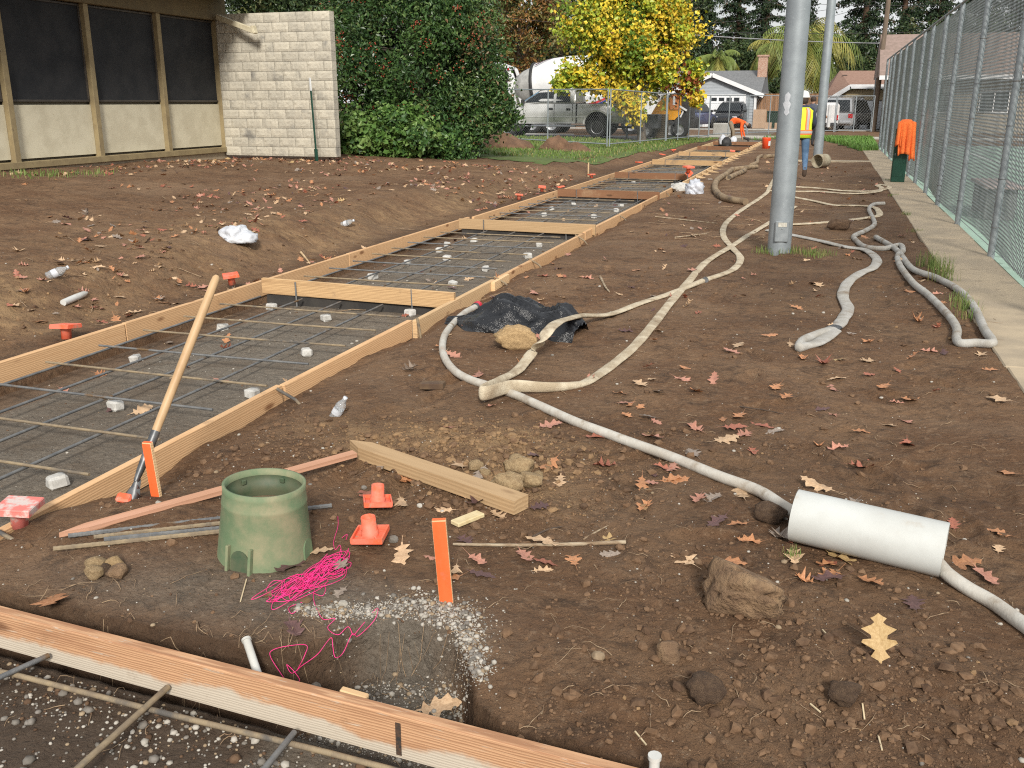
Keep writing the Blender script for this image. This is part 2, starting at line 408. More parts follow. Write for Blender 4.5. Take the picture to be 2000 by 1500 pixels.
def soil_tone(x, y):
    g = lambda cx, cy, rx, ry: np.exp(-(((x - cx) / rx) ** 2 + ((y - cy) / ry) ** 2))
    t = .8 * g(-1.6, 4.05, .6, .33) + .9 * g(-1.1, 3.55, .28, .2) + .75 * g(-5.9, 5.6, .5, .8) + .35 * g(-6.2, 9, 1.2, 3) + .5 * g(-5.6, 14, .5, 4)
    t = t * (1 + 2.5 * fbm(x * 3, y * 3, 4, 61)) + .9 * np.clip(fbm(x * .5, y * .5, 3, 62) - .12, 0, 1)
    yb = board_back(x)
    inbed = ((x < FORM_R) & (x > FORM_L) & (y > 2.25)) | (y < yb)
    gr = inbed * (.85 - .55 * sst(-4.28, -4.48, x) * (y > 2.25)) + .75 * g(-1.12, 2.42, .22, .1) + .6 * g(-1.5, 2.55, .5, .14) * (y > 2.2) + .9 * sst(.05, .09, np.interp(x, _rx, _ry) - y) * sst(-1.38, -1.25, x) * sst(-.82, -.93, x) + .45 * g(-1.9, 2.35, .6, .15)
    dk = .55 * np.exp(-((x + 4.95) / .25) ** 2) + .3 * np.clip(fbm(x * .35, y * .9, 3, 63) * 3, 0, 1) + (1.0 - .75 * sst(-1.4, -1.25, x) * sst(-.85, -.95, x)) * sst(-.05, .02, np.interp(x, _rx, _ry) - y) + .35 * g(-.2, 9.5, .8, 2.2) + .35 * g(.8, 14, .5, 6) + .3 * g(.4, 2.4, .8, .4)  # dark mask; its trench term puts the trench's shade into the soil colour
    return np.clip(t, 0, 1), np.clip(gr, 0, 1), np.clip(dk, 0, 1)
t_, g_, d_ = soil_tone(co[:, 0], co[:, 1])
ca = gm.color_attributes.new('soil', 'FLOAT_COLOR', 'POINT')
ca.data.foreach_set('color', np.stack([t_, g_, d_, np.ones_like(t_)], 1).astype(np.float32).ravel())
ground = link('ground', gm); tag(ground, kind='structure')

# ------------------------------------------------------------------ loose crumbs, pebbles and roots lying on the soil
def ico():
    t = (1 + 5 ** .5) / 2
    v = np.array([(-1, t, 0), (1, t, 0), (-1, -t, 0), (1, -t, 0), (0, -1, t), (0, 1, t), (0, -1, -t), (0, 1, -t), (t, 0, -1), (t, 0, 1), (-t, 0, -1), (-t, 0, 1)], float)
    v /= np.linalg.norm(v[0])
    f = np.array([(0, 11, 5), (0, 5, 1), (0, 1, 7), (0, 7, 10), (0, 10, 11), (1, 5, 9), (5, 11, 4), (11, 10, 2), (10, 7, 6), (7, 1, 8), (3, 9, 4), (3, 4, 2), (3, 2, 6), (3, 6, 8), (3, 8, 9), (4, 9, 5), (2, 4, 11), (6, 2, 10), (8, 6, 7), (9, 8, 1)])
    return v, f
ICO_V, ICO_F = ico()
def scatter_bits(name, x, y, size, mats, squash=.75, jit=.36, sink=.45, idx=None, z=None, smooth=False):
    n = len(x); z = gzs(x, y) if z is None else z
    d = ICO_V[None] * (1 + rng.uniform(-jit, jit, (n, 12, 1)))
    a = rng.uniform(0, 2 * pi, n); s = np.stack([rng.uniform(.75, 1.3, n), rng.uniform(.75, 1.3, n), rng.uniform(squash * .75, squash * 1.25, n)], 1)
    d = d * s[:, None, :]; ca_, sa_ = np.cos(a)[:, None], np.sin(a)[:, None]
    X = d[..., 0] * ca_ - d[..., 1] * sa_; Y = d[..., 0] * sa_ + d[..., 1] * ca_
    P = np.stack([X, Y, d[..., 2]], 2) * size[:, None, None]
    P[..., 0] += x[:, None]; P[..., 1] += y[:, None]; P[..., 2] += (z + size * squash * (1 - sink) * .6)[:, None]
    F = (ICO_F[None] + (np.arange(n) * 12)[:, None, None]).reshape(-1, 3)
    mi = np.repeat(idx if idx is not None else np.zeros(n, int), 20)
    return link(name, np_mesh(name, P.reshape(-1, 3), F, mats, smooth, mi))
def bits_xy(n, boxes, dens=None):
    X, Y = [], []
    tot = sum(b[4] for b in boxes)
    for (x0, x1, y0, y1, w) in boxes:
        k = int(n * w / tot); X.append(rng.uniform(x0, x1, k)); Y.append(rng.uniform(y0, y1, k))
    return np.concatenate(X), np.concatenate(Y)
clod_a = M('soil_clod', (.135, .08, .046), (.195, .122, .073), scale=30, rough=.95, bump=.6, bscale=160, spec=.2, dist=.004)
clod_b = M('soil_clod_tan', (.29, .185, .098), (.20, .125, .07), scale=30, rough=.95, bump=.6, bscale=160, spec=.2, dist=.004)
clod_c = M('soil_clod_dark', (.09, .054, .034), (.14, .088, .054), scale=30, rough=.95, bump=.6, bscale=160, spec=.2, dist=.004)
x, y = bits_xy(92000, [(-2.8, 1.1, 2.0, 4.6, 75), (-2.7, 1.1, 4.6, 9, 14), (-6.6, -4.85, 3.5, 14, 14), (-2.7, 1.1, 9, 20, 8), (-10, -6.6, 6, 18, 10)])
keep = (rng.uniform(0, 1, len(x)) < (.025 + 1.0 * rough_mask(x, y) ** 1.4)) & (y > board_back(x) + .01)
x, y = x[keep], y[keep]
size = np.clip(.0022 * rng.pareto(1.9, len(x)) + .0020, .0020, .019) * (1 + .03 * np.maximum(y - 4, 0))
tn = soil_tone(x, y)[0]; ix = np.where(rng.uniform(0, 1, len(x)) < tn * .9 + .02, 1, np.where(rng.uniform(0, 1, len(x)) < .3, 2, 0))
tag(scatter_bits('soil_crumbs', x, y, size, [clod_a, clod_b, clod_c], idx=ix), 'loose crumbs of brown soil lying over the bare ground', 'soil crumbs', kind='stuff')
peb_w = M('pebble_pale', (.44, .41, .36), (.32, .295, .25), scale=25, rough=.7, spec=.35)
peb_g = M('pebble_grey', (.22, .20, .175), (.14, .125, .105), scale=25, rough=.7, spec=.35)
peb_t = M('pebble_tan', (.34, .26, .17), (.22, .16, .10), scale=25, rough=.75, spec=.35)
x, y = bits_xy(1900, [(-2.8, 1.1, 2.1, 4, 60), (-2.8, 1.1, 4, 9, 25), (-4.7, -2.9, 2.6, 12, 22), (-8, -4.9, 4, 12, 12)])
keep = (y > board_back(x) + .01) & ((y > 3.2) | (rng.uniform(0, 1, len(x)) < .75)); x, y = x[keep], y[keep]
size = np.clip(.0016 * rng.pareto(2.2, len(x)) + .0022, .002, .011) * (1 + .06 * np.maximum(y - 3, 0))
tag(scatter_bits('scattered_pebbles', x, y, size, [peb_w, peb_g, peb_t], idx=rng.choice(3, len(x), p=[.6, .2, .2]), squash=.65, jit=.12, smooth=True), 'small pale pebbles scattered in the brown soil', 'pebbles', kind='stuff')
# the pale gravel spilled round the pit
n = 4000; u = rng.uniform(0, 1, n); path = np.array([(-1.50, 2.40), (-1.34, 2.44), (-1.2, 2.53), (-1.06, 2.58), (-.97, 2.48), (-.9, 2.36), (-.84, 2.24)])
tt = u * (len(path) - 1); k = np.minimum(tt.astype(int), len(path) - 2); fr = (tt - k)[:, None]; c = path[k] * (1 - fr) + path[k + 1] * fr
wd = .028 + .036 * np.exp(-((u - .5) / .25) ** 2); x = c[:, 0] + rng.normal(0, 1, n) * wd; y = c[:, 1] + rng.normal(0, 1, n) * wd * .75
x2 = rng.uniform(-1.34, -.9, 1500); y2 = rng.uniform(2.05, 2.37, 1500); x = np.concatenate([x, x2]); y = np.concatenate([y, y2]); keep = y > board_back(x) + .02; x, y = x[keep], y[keep]
size = np.clip(.0017 * rng.pareto(2.3, len(x)) + .0018, .0015, .010)
tag(scatter_bits('spilled_gravel', x, y, size, [peb_w, peb_g, peb_t], idx=rng.choice(3, len(x), p=[.5, .34, .16]), squash=.75, jit=.2, smooth=True), 'pale grey gravel spilled round the edge of the small pit', 'gravel', kind='stuff')
x = rng.uniform(-2.7, .5, 9000); y = rng.uniform(1.15, 2.06, 9000); band = np.exp(-((board_back(x) - .12 - y) / .13) ** 2)
keep = (y < board_back(x) - .05) & (rng.uniform(0, 1, 9000) < .22 + .8 * band); x, y = x[keep], y[keep]; size = np.clip(.0035 * rng.pareto(2.6, len(x)) + .003, .003, .016)
tag(scatter_bits('base_gravel', x, y, size, [peb_w, peb_g, peb_t, clod_c], idx=rng.choice(4, len(x), p=[.3, .3, .15, .25]), squash=.72, jit=.14, smooth=True), 'rounded base gravel under the rebar in front of the near board', 'gravel', kind='stuff')
x = rng.uniform(FORM_L + .3, FORM_R - .05, 5000); y = 2.4 + 9 * rng.uniform(0, 1, 5000) ** 1.6; size = np.clip(.0009 * rng.pareto(2.6, len(x)) + .0014, .001, .007) * (1 + .12 * np.maximum(y - 4, 0))
tag(scatter_bits('bed_grit', x, y, size, [peb_g, clod_c, peb_w], idx=rng.choice(3, len(x), p=[.45, .5, .05]), squash=.7, jit=.15), 'dark grit compacted in the bed of the walkway', 'grit', kind='stuff')
# dry roots and straws
root_m = M('dry_root', (.36, .26, .16), (.20, .13, .08), scale=40, rough=.9)
mb = MB()
def root_bit(px, py, L, r=.0013, hump=.01):
    p = gp(px, py); a = random.uniform(0, 2 * pi); pts = []
    for i in range(5):
        a += random.uniform(-.5, .5); p = p + np.array([cos(a), sin(a), 0]) * L / 5; pts.append((p[0], p[1], gz(p[0], p[1]) + r + hump * random.random() * (0 < i < 4)))
    mb.tube(pts, [r, r, r, r * .8, r * .5], 4, cap=False)
for i in range(260):
    py = 560 + 900 * random.random() ** .8; root_bit(random.uniform(0 if py > 1000 else 850, 1990), py, random.uniform(.04, .16), random.uniform(.0007, .0017))
for i in range(90): root_bit(random.uniform(1300, 1720), random.uniform(330, 470), random.uniform(.15, .6), random.uniform(.003, .007), .02)
for i in range(60): root_bit(random.uniform(0, 1100), random.uniform(330, 620), random.uniform(.1, .5), random.uniform(.002, .005), .02)
for i in range(60): root_bit(random.uniform(100, 900), random.uniform(1225, 1330), random.uniform(.05, .14), random.uniform(.0007, .0014), .03)
tag(mb.build('dry_roots', root_m, fix=False), 'dry roots and straws lying loose on the soil', 'roots', kind='stuff')
mb = MB()
for (a, b, c, d) in [(1240, 1432, 1262, 1460), (1582, 1378, 1602, 1396), (1684, 1378, 1688, 1410), (1606, 1233, 1618, 1248), (1715, 1440, 1722, 1470), (470, 1178, 482, 1135)]:
    p, q = gp(a, b, .006), gp(c, d, .008); mb.beam(p, q, .004, .003)
tag(mb.build('wood_splinters', M('pale_splinter', (.6, .5, .33), (.5, .4, .25), scale=20, rough=.8), fix=False), 'pale wood splinters and nails dropped on the near soil', 'splinters', kind='stuff')
# ================================================================== FORMWORK
def wood(name, a, b, knot, dark=None, ring=26, rough=.75, stain=None, vary=.1, ringamt=.55):
    """sawn lumber: growth rings drawn out along local X, knots, optional grey stain on the lower edge"""
    m = bpy.data.materials.new(name); m.use_nodes = True; N, L = m.node_tree.nodes, m.node_tree.links; bs = N['Principled BSDF']
    tc = N.new('ShaderNodeTexCoord'); oi = N.new('ShaderNodeObjectInfo'); ml = N.new('ShaderNodeMath'); ml.operation = 'MULTIPLY'; ml.inputs[1].default_value = 23.0
    ad = N.new('ShaderNodeVectorMath'); ad.operation = 'ADD'; L.new(oi.outputs['Random'], ml.inputs[0]); L.new(tc.outputs['Object'], ad.inputs[0]); L.new(ml.outputs[0], ad.inputs[1])
    mp = N.new('ShaderNodeMapping'); mp.inputs['Scale'].default_value = (.6, 7, 7); L.new(ad.outputs[0], mp.inputs['Vector'])
    wv = N.new('ShaderNodeTexWave'); wv.wave_type = 'BANDS'; wv.bands_direction = 'Z'; wv.inputs['Scale'].default_value = ring / 7.0; wv.inputs['Distortion'].default_value = 5.5; wv.inputs['Detail'].default_value = 3; wv.inputs['Detail Scale'].default_value = 1.2
    L.new(mp.outputs['Vector'], wv.inputs['Vector'])
    def noise(sc, v, det=5):
        n = N.new('ShaderNodeTexNoise'); n.inputs['Scale'].default_value = sc; n.inputs['Detail'].default_value = det; n.inputs['Roughness'].default_value = .65; L.new(v, n.inputs['Vector']); return n.outputs['Fac']
    def ramp(f, lo, hi):
        r = N.new('ShaderNodeMapRange'); r.interpolation_type = 'SMOOTHSTEP'; r.inputs['From Min'].default_value = lo; r.inputs['From Max'].default_value = hi; L.new(f, r.inputs['Value']); return r.outputs['Result']
    def mix(f, p, q):
        x = N.new('ShaderNodeMix'); x.data_type = 'RGBA'
        if isinstance(f, float): x.inputs['Factor'].default_value = f
        else: L.new(f, x.inputs['Factor'])
        for s, nm in ((p, 'A'), (q, 'B')):
            if isinstance(s, tuple): x.inputs[nm].default_value = (*s, 1)
            else: L.new(s, x.inputs[nm])
        return x.outputs['Result']
    def mth(op, p, q):
        x = N.new('ShaderNodeMath'); x.operation = op
        for i, s in enumerate((p, q)):
            if isinstance(s, float): x.inputs[i].default_value = s
            else: L.new(s, x.inputs[i])
        return x.outputs[0]
    col = mix(mth('MULTIPLY', ramp(wv.outputs['Fac'], .45, .95), ringamt), a, b)
    col = mix(mth('MULTIPLY', ramp(noise(3.0, mp.outputs['Vector']), .45, .75), .6), col, b)
    mk = N.new('ShaderNodeMapping'); mk.inputs['Scale'].default_value = (1.7, 5, 5); L.new(ad.outputs[0], mk.inputs['Vector'])
    vo = N.new('ShaderNodeTexVoronoi'); vo.inputs['Scale'].default_value = 1.3; L.new(mk.outputs['Vector'], vo.inputs['Vector'])
    col = mix(mth('MULTIPLY', ramp(vo.outputs['Distance'], .17, .06), .85), col, knot)
    if dark: col = mix(ramp(noise(2.4, ad.outputs[0], 6), .52, .72), col, dark)
    if stain:
        sc_, z0, amp, fade = stain; sp = N.new('ShaderNodeSeparateXYZ'); L.new(tc.outputs['Object'], sp.inputs[0])
        nn = noise(2.1, ad.outputs[0], 7); zz = mth('ADD', sp.outputs['Z'], mth('MULTIPLY', mth('SUBTRACT', nn, .5), -amp))
        col = mix(mth('MULTIPLY', ramp(zz, z0 + fade, z0 - fade), .9), col, sc_)
        sp2 = ramp(noise(16.0, mp.outputs['Vector'], 6), .60, .68); col = mix(mth('MULTIPLY', sp2, .6), col, sc_)
    # smears of dirt
    col = mix(mth('MULTIPLY', ramp(noise(7.0, ad.outputs[0], 7), .6, .78), .55), col, (.20, .125, .075))
    h = N.new('ShaderNodeHueSaturation'); mr = N.new('ShaderNodeMapRange'); mr.inputs['To Min'].default_value = 1 - vary; mr.inputs['To Max'].default_value = 1 + vary
    L.new(oi.outputs['Random'], mr.inputs['Value']); L.new(mr.outputs['Result'], h.inputs['Value']); L.new(col, h.inputs['Color']); L.new(h.outputs['Color'], bs.inputs['Base Color'])
    bs.inputs['Roughness'].default_value = rough; bs.inputs['Specular IOR Level'].default_value = .3
    bp = N.new('ShaderNodeBump'); bp.inputs['Strength'].default_value = .35; bp.inputs['Distance'].default_value = .002; L.new(mth('ADD', wv.outputs['Fac'], noise(60.0, mp.outputs['Vector'])), bp.inputs['Height']); L.new(bp.outputs['Normal'], bs.inputs['Normal'])
    _M[name] = m; return m
FIR = wood('fresh_fir', (.66, .42, .225), (.54, .315, .155), (.20, .085, .035))
FIR_PALE = wood('pale_fir', (.70, .49, .275), (.60, .385, .20), (.25, .12, .05))
FIR_OLD = wood('used_fir', (.56, .37, .19), (.27, .155, .075), (.12, .06, .03), dark=(.30, .215, .135))
FIR_RED = wood('red_brown_board', (.24, .12, .062), (.155, .075, .04), (.08, .04, .02), dark=(.30, .19, .11))
FIR_NEAR = wood('concrete_stained_board', (.56, .33, .185), (.27, .12, .06), (.17, .08, .04), stain=((.52, .47, .385), -.012, .17, .012), ring=38, ringamt=.6, vary=.02)
TIMBER = wood('weathered_stake_wood', (.44, .30, .165), (.34, .22, .115), (.18, .10, .05), ring=18)
STEEL = M('dark_rebar_steel', (.125, .13, .135), (.20, .20, .195), scale=14, rough=.55, metal=.25, bump=.8, bscale=1.0, bstretch=(220, 1, 1), dist=.003, c3=(.16, .10, .05), c3scale=5, c3lo=.56, c3hi=.7)
RUST = M('rusty_rebar_steel', (.29, .225, .14), (.20, .155, .105), scale=18, rough=.75, bump=.8, bscale=1.0, bstretch=(220, 1, 1), dist=.003, c3=(.085, .08, .075), c3scale=4, c3lo=.5, c3hi=.66)

def bar_obj(name, p0, p1, w, h, mat, parent=None, ch=.003, label=None, cat=None, group=None, roll=0.0, taper=0.0, zoff=0.0):
    """a straight square-sawn piece with its length along local X; w across, h up"""
    p0, p1 = Vector([float(v) for v in p0]), Vector([float(v) for v in p1]); d = p1 - p0; L = d.length
    mb = MB()
    if taper:
        mb.prism([(0, 0), (taper, -w / 2), (L, -w / 2), (L, w / 2), (taper, w / 2)], -h / 2 + zoff, h / 2 + zoff, axis='z')
    else:
        mb.box((L / 2, 0, zoff), (L, w, h), ch=ch)
    o = mb.build(name, mat, parent); o.location = p0
    rm = Matrix((d.normalized(), Vector((0, 0, 1)).cross(d.normalized()).normalized(), d.normalized().cross(Vector((0, 0, 1)).cross(d.normalized()).normalized()))).transposed() @ Matrix.Rotation(roll, 3, 'X')
    o.rotation_euler = rm.to_euler()
    return tag(o, label, cat, group)
TH, HB = .038, .14
ORD = ['nearest', 'second', 'third', 'fourth', 'fifth', 'sixth', 'seventh', 'eighth', 'ninth', 'tenth', 'eleventh', 'twelfth']
def nth(i): return ORD[i] if i < len(ORD) else '%dth' % (i + 1)
lefts = [(2.3, 5.55, -.03, -.01), (5.56, 9.05, -.01, 0), (9.06, 12.68, 0, .03), (12.72, 17.1, .09, .13), (17.14, 21.9, .2, .22), (22.35, 27.5, .22, .24), (27.52, 31.9, .25, .28), (31.94, 36.2, .3, .34), (36.25, 42.0, .36, .38)]
for i, (a, b, xa, xb) in enumerate(lefts):
    za, zb = random.uniform(-.006, .006), random.uniform(-.006, .006)
    bar_obj('form_board', (FORM_L - TH / 2 + xa * .9, a, -HB / 2 + za), (FORM_L - TH / 2 + xb * .9, b, -HB / 2 + zb), TH, HB, FIR if i < 6 else FIR_PALE,
            label='%s fir form board along the walkway side toward the building' % ('nearest' if i == 0 else nth(i) + ' nearest' if i < 8 else 'farthest'), cat='board', group='form boards of the walkway')
rights = [(2.1, 4.52, -.05, -.045, 0), (4.56, 6.30, -.05, -.02, 0), (6.33, 8.12, .005, .005, 1), (8.30, 11.5, .005, .03, 0), (11.53, 15.2, .03, .05, 0), (15.24, 18.85, .05, .09, 0), (19.25, 24.2, .08, .1, 2), (24.22, 29.5, .1, .14, 2), (29.53, 35, .14, .17, 2), (35.05, 41.6, .17, .2, 2)]
for i, (a, b, xa, xb, k) in enumerate(rights):
    za, zb = random.uniform(-.008, .008), random.uniform(-.008, .008)
    bar_obj('form_board', (FORM_R + TH / 2 + xa, a, -HB / 2 + za), (FORM_R + TH / 2 + xb, b, -HB / 2 + zb), TH, HB, [FIR, FIR_PALE, FIR_PALE][k],
            label='%s fir form board along the walkway side toward the hoses' % ('nearest' if i == 0 else nth(i) + ' nearest' if i < 9 else 'farthest'), cat='board', group='form boards of the walkway')
bar_obj('splice_block', (FORM_R + .058, 8.02, -.06), (FORM_R + .058, 8.45, -.055), TH, .10, FIR_PALE, label='short pale splice block joining two form boards beside dry leaves', cat='wood block')
# bulkhead boards hung across the walkway
bulk = [(7.17, FIR_OLD, -4.62, -2.80), (11.95, TIMBER, -4.60, -2.72), (16.75, FIR_RED, -4.54, -2.70), (21.3, FIR_RED, -4.46, -2.75), (26.4, FIR_OLD, -4.50, -2.62), (31.0, FIR_OLD, -4.45, -2.6), (35.2, FIR_RED, -4.4, -2.6), (39.6, FIR_RED, -4.35, -2.6)]
bl = ['honey brown bulkhead board across the walkway, nearest the camera', 'pale grey stained bulkhead board across the walkway, second from the camera', 'red brown bulkhead board across the walkway, third from the camera',
      'red brown bulkhead board with the orange flag at its end, fourth from the camera', 'pale bulkhead board across the walkway, fifth from the camera', 'pale bulkhead board across the walkway, sixth from the camera', 'red brown bulkhead board just before the bending worker', 'red brown bulkhead board behind the bending worker, farthest']
for i, (y, mt, x0, x1) in enumerate(bulk):
    t = empty('bulkhead_board', (x0, y, 0), label=bl[i], cat='board', group='bulkhead boards across the walkway')
    tl = random.uniform(-.02, .02)
    bar_obj('plank', (0, 0, -.005 + .012 * (i == 0)), (x1 - x0, -.03 + tl, -.012), TH, .135, mt, t)
    for f in (.19, .79):
        mb = MB(); mb.tube([(f * (x1 - x0), -.035, .06), (f * (x1 - x0) + .003, -.036, -.1), (f * (x1 - x0) + .005, -.037, -.17)], .008, 6); mb.build('steel_pin', STEEL, t)
    mb = MB(); mb.box(((x1 - x0) / 2, .0, -.115), ((x1 - x0) * .96, .012, .085)); mb.build('gap_strip', M('gap_black', (.03, .028, .027), (.05, .045, .04), rough=.95), t)  # near black strip filling the gap below the plank
# rebar mats, one for each bay
bays = [(2.35, 7.08), (7.3, 11.85), (12.1, 16.65), (16.9, 21.2), (21.5, 26.3), (26.6, 30.9), (31.2, 35.1)]
rbn = 0
for i, (a, b) in enumerate(bays):
    t = empty('rebar_mat', (0, 0, 0), label='tied rebar mat in the %s bay of the walkway' % (nth(i)), cat='rebar mat', group='rebar mats in the walkway bays'); t.location = (-3.8, a, -.08)
    sh = .03 * i
    for x in (-4.62, -4.21, -3.83, -3.43, -3.06 if i > 1 else -3.43):
        if x == -3.43 and x in [-3.43] and i <= 1 and rbn == (i, 'd'): continue
        mb = MB(); mb.tube([(x + 3.8 + sh + random.uniform(-.01, .01), -.05, 0), (x + 3.8 + sh + .012, (b - a) / 2, -.004), (x + 3.8 + sh + random.uniform(-.01, .01), b - a + .03, 0)], .0082, 6); mb.build('rebar', STEEL if i or x < -4 else (STEEL if random.random() < .7 else RUST), t)
        if x == -3.43: rbn = (i, 'd')
    y = 2.74 - a if i == 0 else .25
    while y < b - a - .1:
        mb = MB(); xe = .74 + random.uniform(-.03, .05); j = random.uniform(-.02, .02)
        mb.tube([(-.9 + random.uniform(-.02, .02), y + j, .015), (0, y, .012), (xe, y - j, .015)], .0082, 6); mb.build('rebar', RUST if random.random() < .55 else STEEL, t); y += .49
DOBIE = M('spacer_concrete', (.56, .55, .52), (.44, .43, .40), scale=30, rough=.9, bump=.4, bscale=120, dist=.004)
dob = [(112, 945), (227, 796), (263, 692), (435, 635), (493, 771), (599, 690), (637, 624), (530, 592), (801, 613), (884, 557), (948, 527), (728, 543), (796, 515), (873, 506), (858, 491), (873, 476), (925, 471), (953, 452), (1031, 502), (1053, 480), (1108, 462),
       (1133, 387), (1077, 409), (1062, 421), (1203, 412), (1213, 402), (1247, 391), (1160, 424), (1120, 401), (1237, 357), (1280, 352), (1315, 362), (1300, 346), (1312, 322), (1370, 326), (1345, 322)]
dcount = {}
dmesh = []
for k in range(4):
    mb = MB(); mb.box((0, 0, 0), (.085, .075, .062), ch=.012); v = [Vector(q) * random.uniform(.88, 1.1) for q in mb.v]; mb.v = v; dmesh.append(mb.mesh('spacer_block', DOBIE))
for (px, py) in sorted(dob, key=lambda q: -q[1]):
    p = at_z(px, py, -.14); bay = next((k for k, (a, b) in enumerate(bays) if p[1] < b + .15), 6)
    dcount[bay] = dcount.get(bay, 0) + 1
    z = gz(p[0], p[1]); o = link('spacer_block', dmesh[random.randrange(4)], loc=(p[0], p[1], z + .028), rot=(random.uniform(-.12, .12), random.uniform(-.12, .12), random.uniform(0, 3)))
    s_ = random.uniform(.85, 1.1); o.scale = (s_, s_, s_)
    tag(o, 'white concrete spacer block, %s from the camera in the %s rebar bay' % (('first' if dcount[bay] == 1 else nth(dcount[bay] - 1)), nth(bay)), 'spacer block', 'white spacer blocks under the rebar')
# rebar pins driven beside the forms on the hose side
pins = [(.02, 2.52, 'by the pink safety cap'), (.05, 4.45, 'below the shovel'), (.05, 6.28, 'at the first board step'), (.05, 8.2, 'at the splice block'), (.05, 9.3, 'beyond the splice block'), (.06, 11.2, 'by the second bulkhead board'), (.07, 13.6, 'between the second and third bulkhead'), (.07, 17.6, 'before the plastic bag')]
for i, (dx, y, wh) in enumerate(pins):
    x = FORM_R + TH + dx; mb = MB()
    if i in (0, 1, 3, 4, 5, 6, 7): mb.tube([(x - .075, y - .02, .012), (x + .03, y, -.05), (x + .10, y + .02, -.14)], .0095, 7)
    else: mb.tube([(x - .02, y, .03), (x, y, -.08), (x + .01, y, -.2)], .0095, 7)
    tag(mb.build('rebar_pin', RUST), 'rusty rebar pin bracing the form board ' + wh, 'rebar pin', 'rebar pins along the form boards')
# timber kickers on the far boards
KW = M('pale_kicker_wood', (.60, .44, .26), (.48, .33, .18), scale=8, rough=.8)
for i in range(22):
    y = 19.6 + i * .98; x = FORM_R + TH + .09 + .004 * (y - 19); t = MB()
    t.beam((x, y, -.01), (x + .32 + .1 * random.random(), y + random.uniform(-.15, .1), -.09), .03, .045, ch=.003)
    t.beam((x + .012, y + .02, .03), (x + .012, y + .02, -.2), .03, .045)
    tag(t.build('form_kicker', KW), 'pale wooden kicker bracing the far form board, %s from the camera' % ('first' if i == 0 else nth(i) if i < 12 else '%dth' % (i + 1)), 'kicker', 'wooden kickers behind the far form boards')

# ------------------------------------------------------------------ the near board and its rebar
p0 = Vector((-3.3, board_back(-3.3) - TH / 2, -.068)); p1 = Vector((.6, board_back(.6) - TH / 2, -.068))
nb = bar_obj('near_form_board', p0, p1, TH, .135, FIR_NEAR, ch=.004, label='concrete stained form board crossing the near corner', cat='board')
nb['label'] = 'concrete stained form board crossing the bottom of the picture'
mk = MB(); mk.box((2.36, -TH / 2 - .0008, -.005), (.016, .0016, .1)); mk.build('painted_mark', M('black_paint_mark', (.03, .028, .026), (.09, .05, .03), scale=90, rough=.8), nb)
bar_obj('wooden_wedge', (-1.15, board_back(-1.15) + .014, -.025), (-1.07, board_back(-1.07) + .022, -.035), .022, .05, FIR_PALE, label='small wooden wedge stuck behind the near board at the pit', cat='wedge')
nm = empty('rebar_mat', (-1.2, 1.8, -.10), label='tied rebar mat in the bed in front of the near board', cat='rebar mat', group='rebar mats in the walkway bays')
def px_bar(pts, z, r, mat, parent):
    mb = MB(); W = [at_z(a, b, z) for a, b in pts]; mb.tube([Vector(w) - parent.location for w in W], r, 8); return mb.build('rebar', mat, parent)
px_bar([(-60, 1300), (30, 1318), (330, 1395), (640, 1470), (800, 1512)], -.115, .0085, RUST, nm)
px_bar([(-60, 1350), (95, 1280)], -.098, .0085, STEEL, nm); px_bar([(140, 1512), (328, 1342)], -.098, .0095, RUST, nm); px_bar([(505, 1515), (575, 1430)], -.098, .0085, STEEL, nm)

# ------------------------------------------------------------------ caps
CAPO = M('orange_cap_plastic', (.86, .13, .05), (.74, .20, .13), scale=14, rough=.6, c3=(.40, .25, .17), c3scale=26, c3lo=.52, c3hi=.72)
CAPP = M('faded_cap_plastic', (.72, .20, .17), (.62, .52, .48), scale=22, rough=.7, lo=.42, hi=.6)
def cap_mesh(mat, flip=False, s=1.0):
    mb = MB(); mb.box((0, 0, 0), (.115 * s, .115 * s, .009 * s), ch=.003)
    for a, b in ((1, 0), (-1, 0), (0, 1), (0, -1)):
        mb.box((a * .055 * s, b * .055 * s, -.010 * s), (.115 * s if b else .006, .103 * s if a else .006, .016 * s))
    mb.lathe([(.032 * s, -.004), (.031 * s, -.025 * s), (.027 * s, -.028 * s), (.026 * s, -.078 * s), (.0225 * s, -.078 * s), (.022 * s, -.01 * s), (0, -.01 * s)], 16)
    for k in range(4):
        a = k * pi / 2 + pi / 4; mb.prism([(.02 * s, -.005 * s), (.046 * s, -.005 * s), (.024 * s, -.016 * s)], -.0025, .0025, T=Matrix.Rotation(a, 4, 'Z'))
    return mb.mesh('rebar_cap', mat)
cap_o, cap_p = cap_mesh(CAPO), cap_mesh(CAPP)
def cap(loc, rot, me, label, s=1.0, pin=False):
    t = empty('rebar_protector', loc, label=label, cat='rebar cap', group='orange rebar safety caps'); t.rotation_euler = rot; t.scale = (s, s, s)
    link('cap_body', me, t)
    if pin: mb = MB(); mb.tube([(0, 0, -.02), (0, 0, -.42)], .0075, 6); mb.build('rebar_pin', STEEL, t)
    return t
p = gp(738, 995); cap((p[0], p[1], p[2] + .03), (pi - .10, .06, .5), cap_o, 'orange rebar cap lying upside down, nearer the timber')
p = gp(724, 1062); cap((p[0], p[1], p[2] + .03), (pi + .03, -.06, .2), cap_o, 'orange rebar cap lying upside down, nearer the pink string', 1.05)
p = at_z(36, 985, .075); cap(p, (.0, .08, .35), cap_p, 'faded pink rebar cap set on a pin at the near corner of the form', 1.2, True)
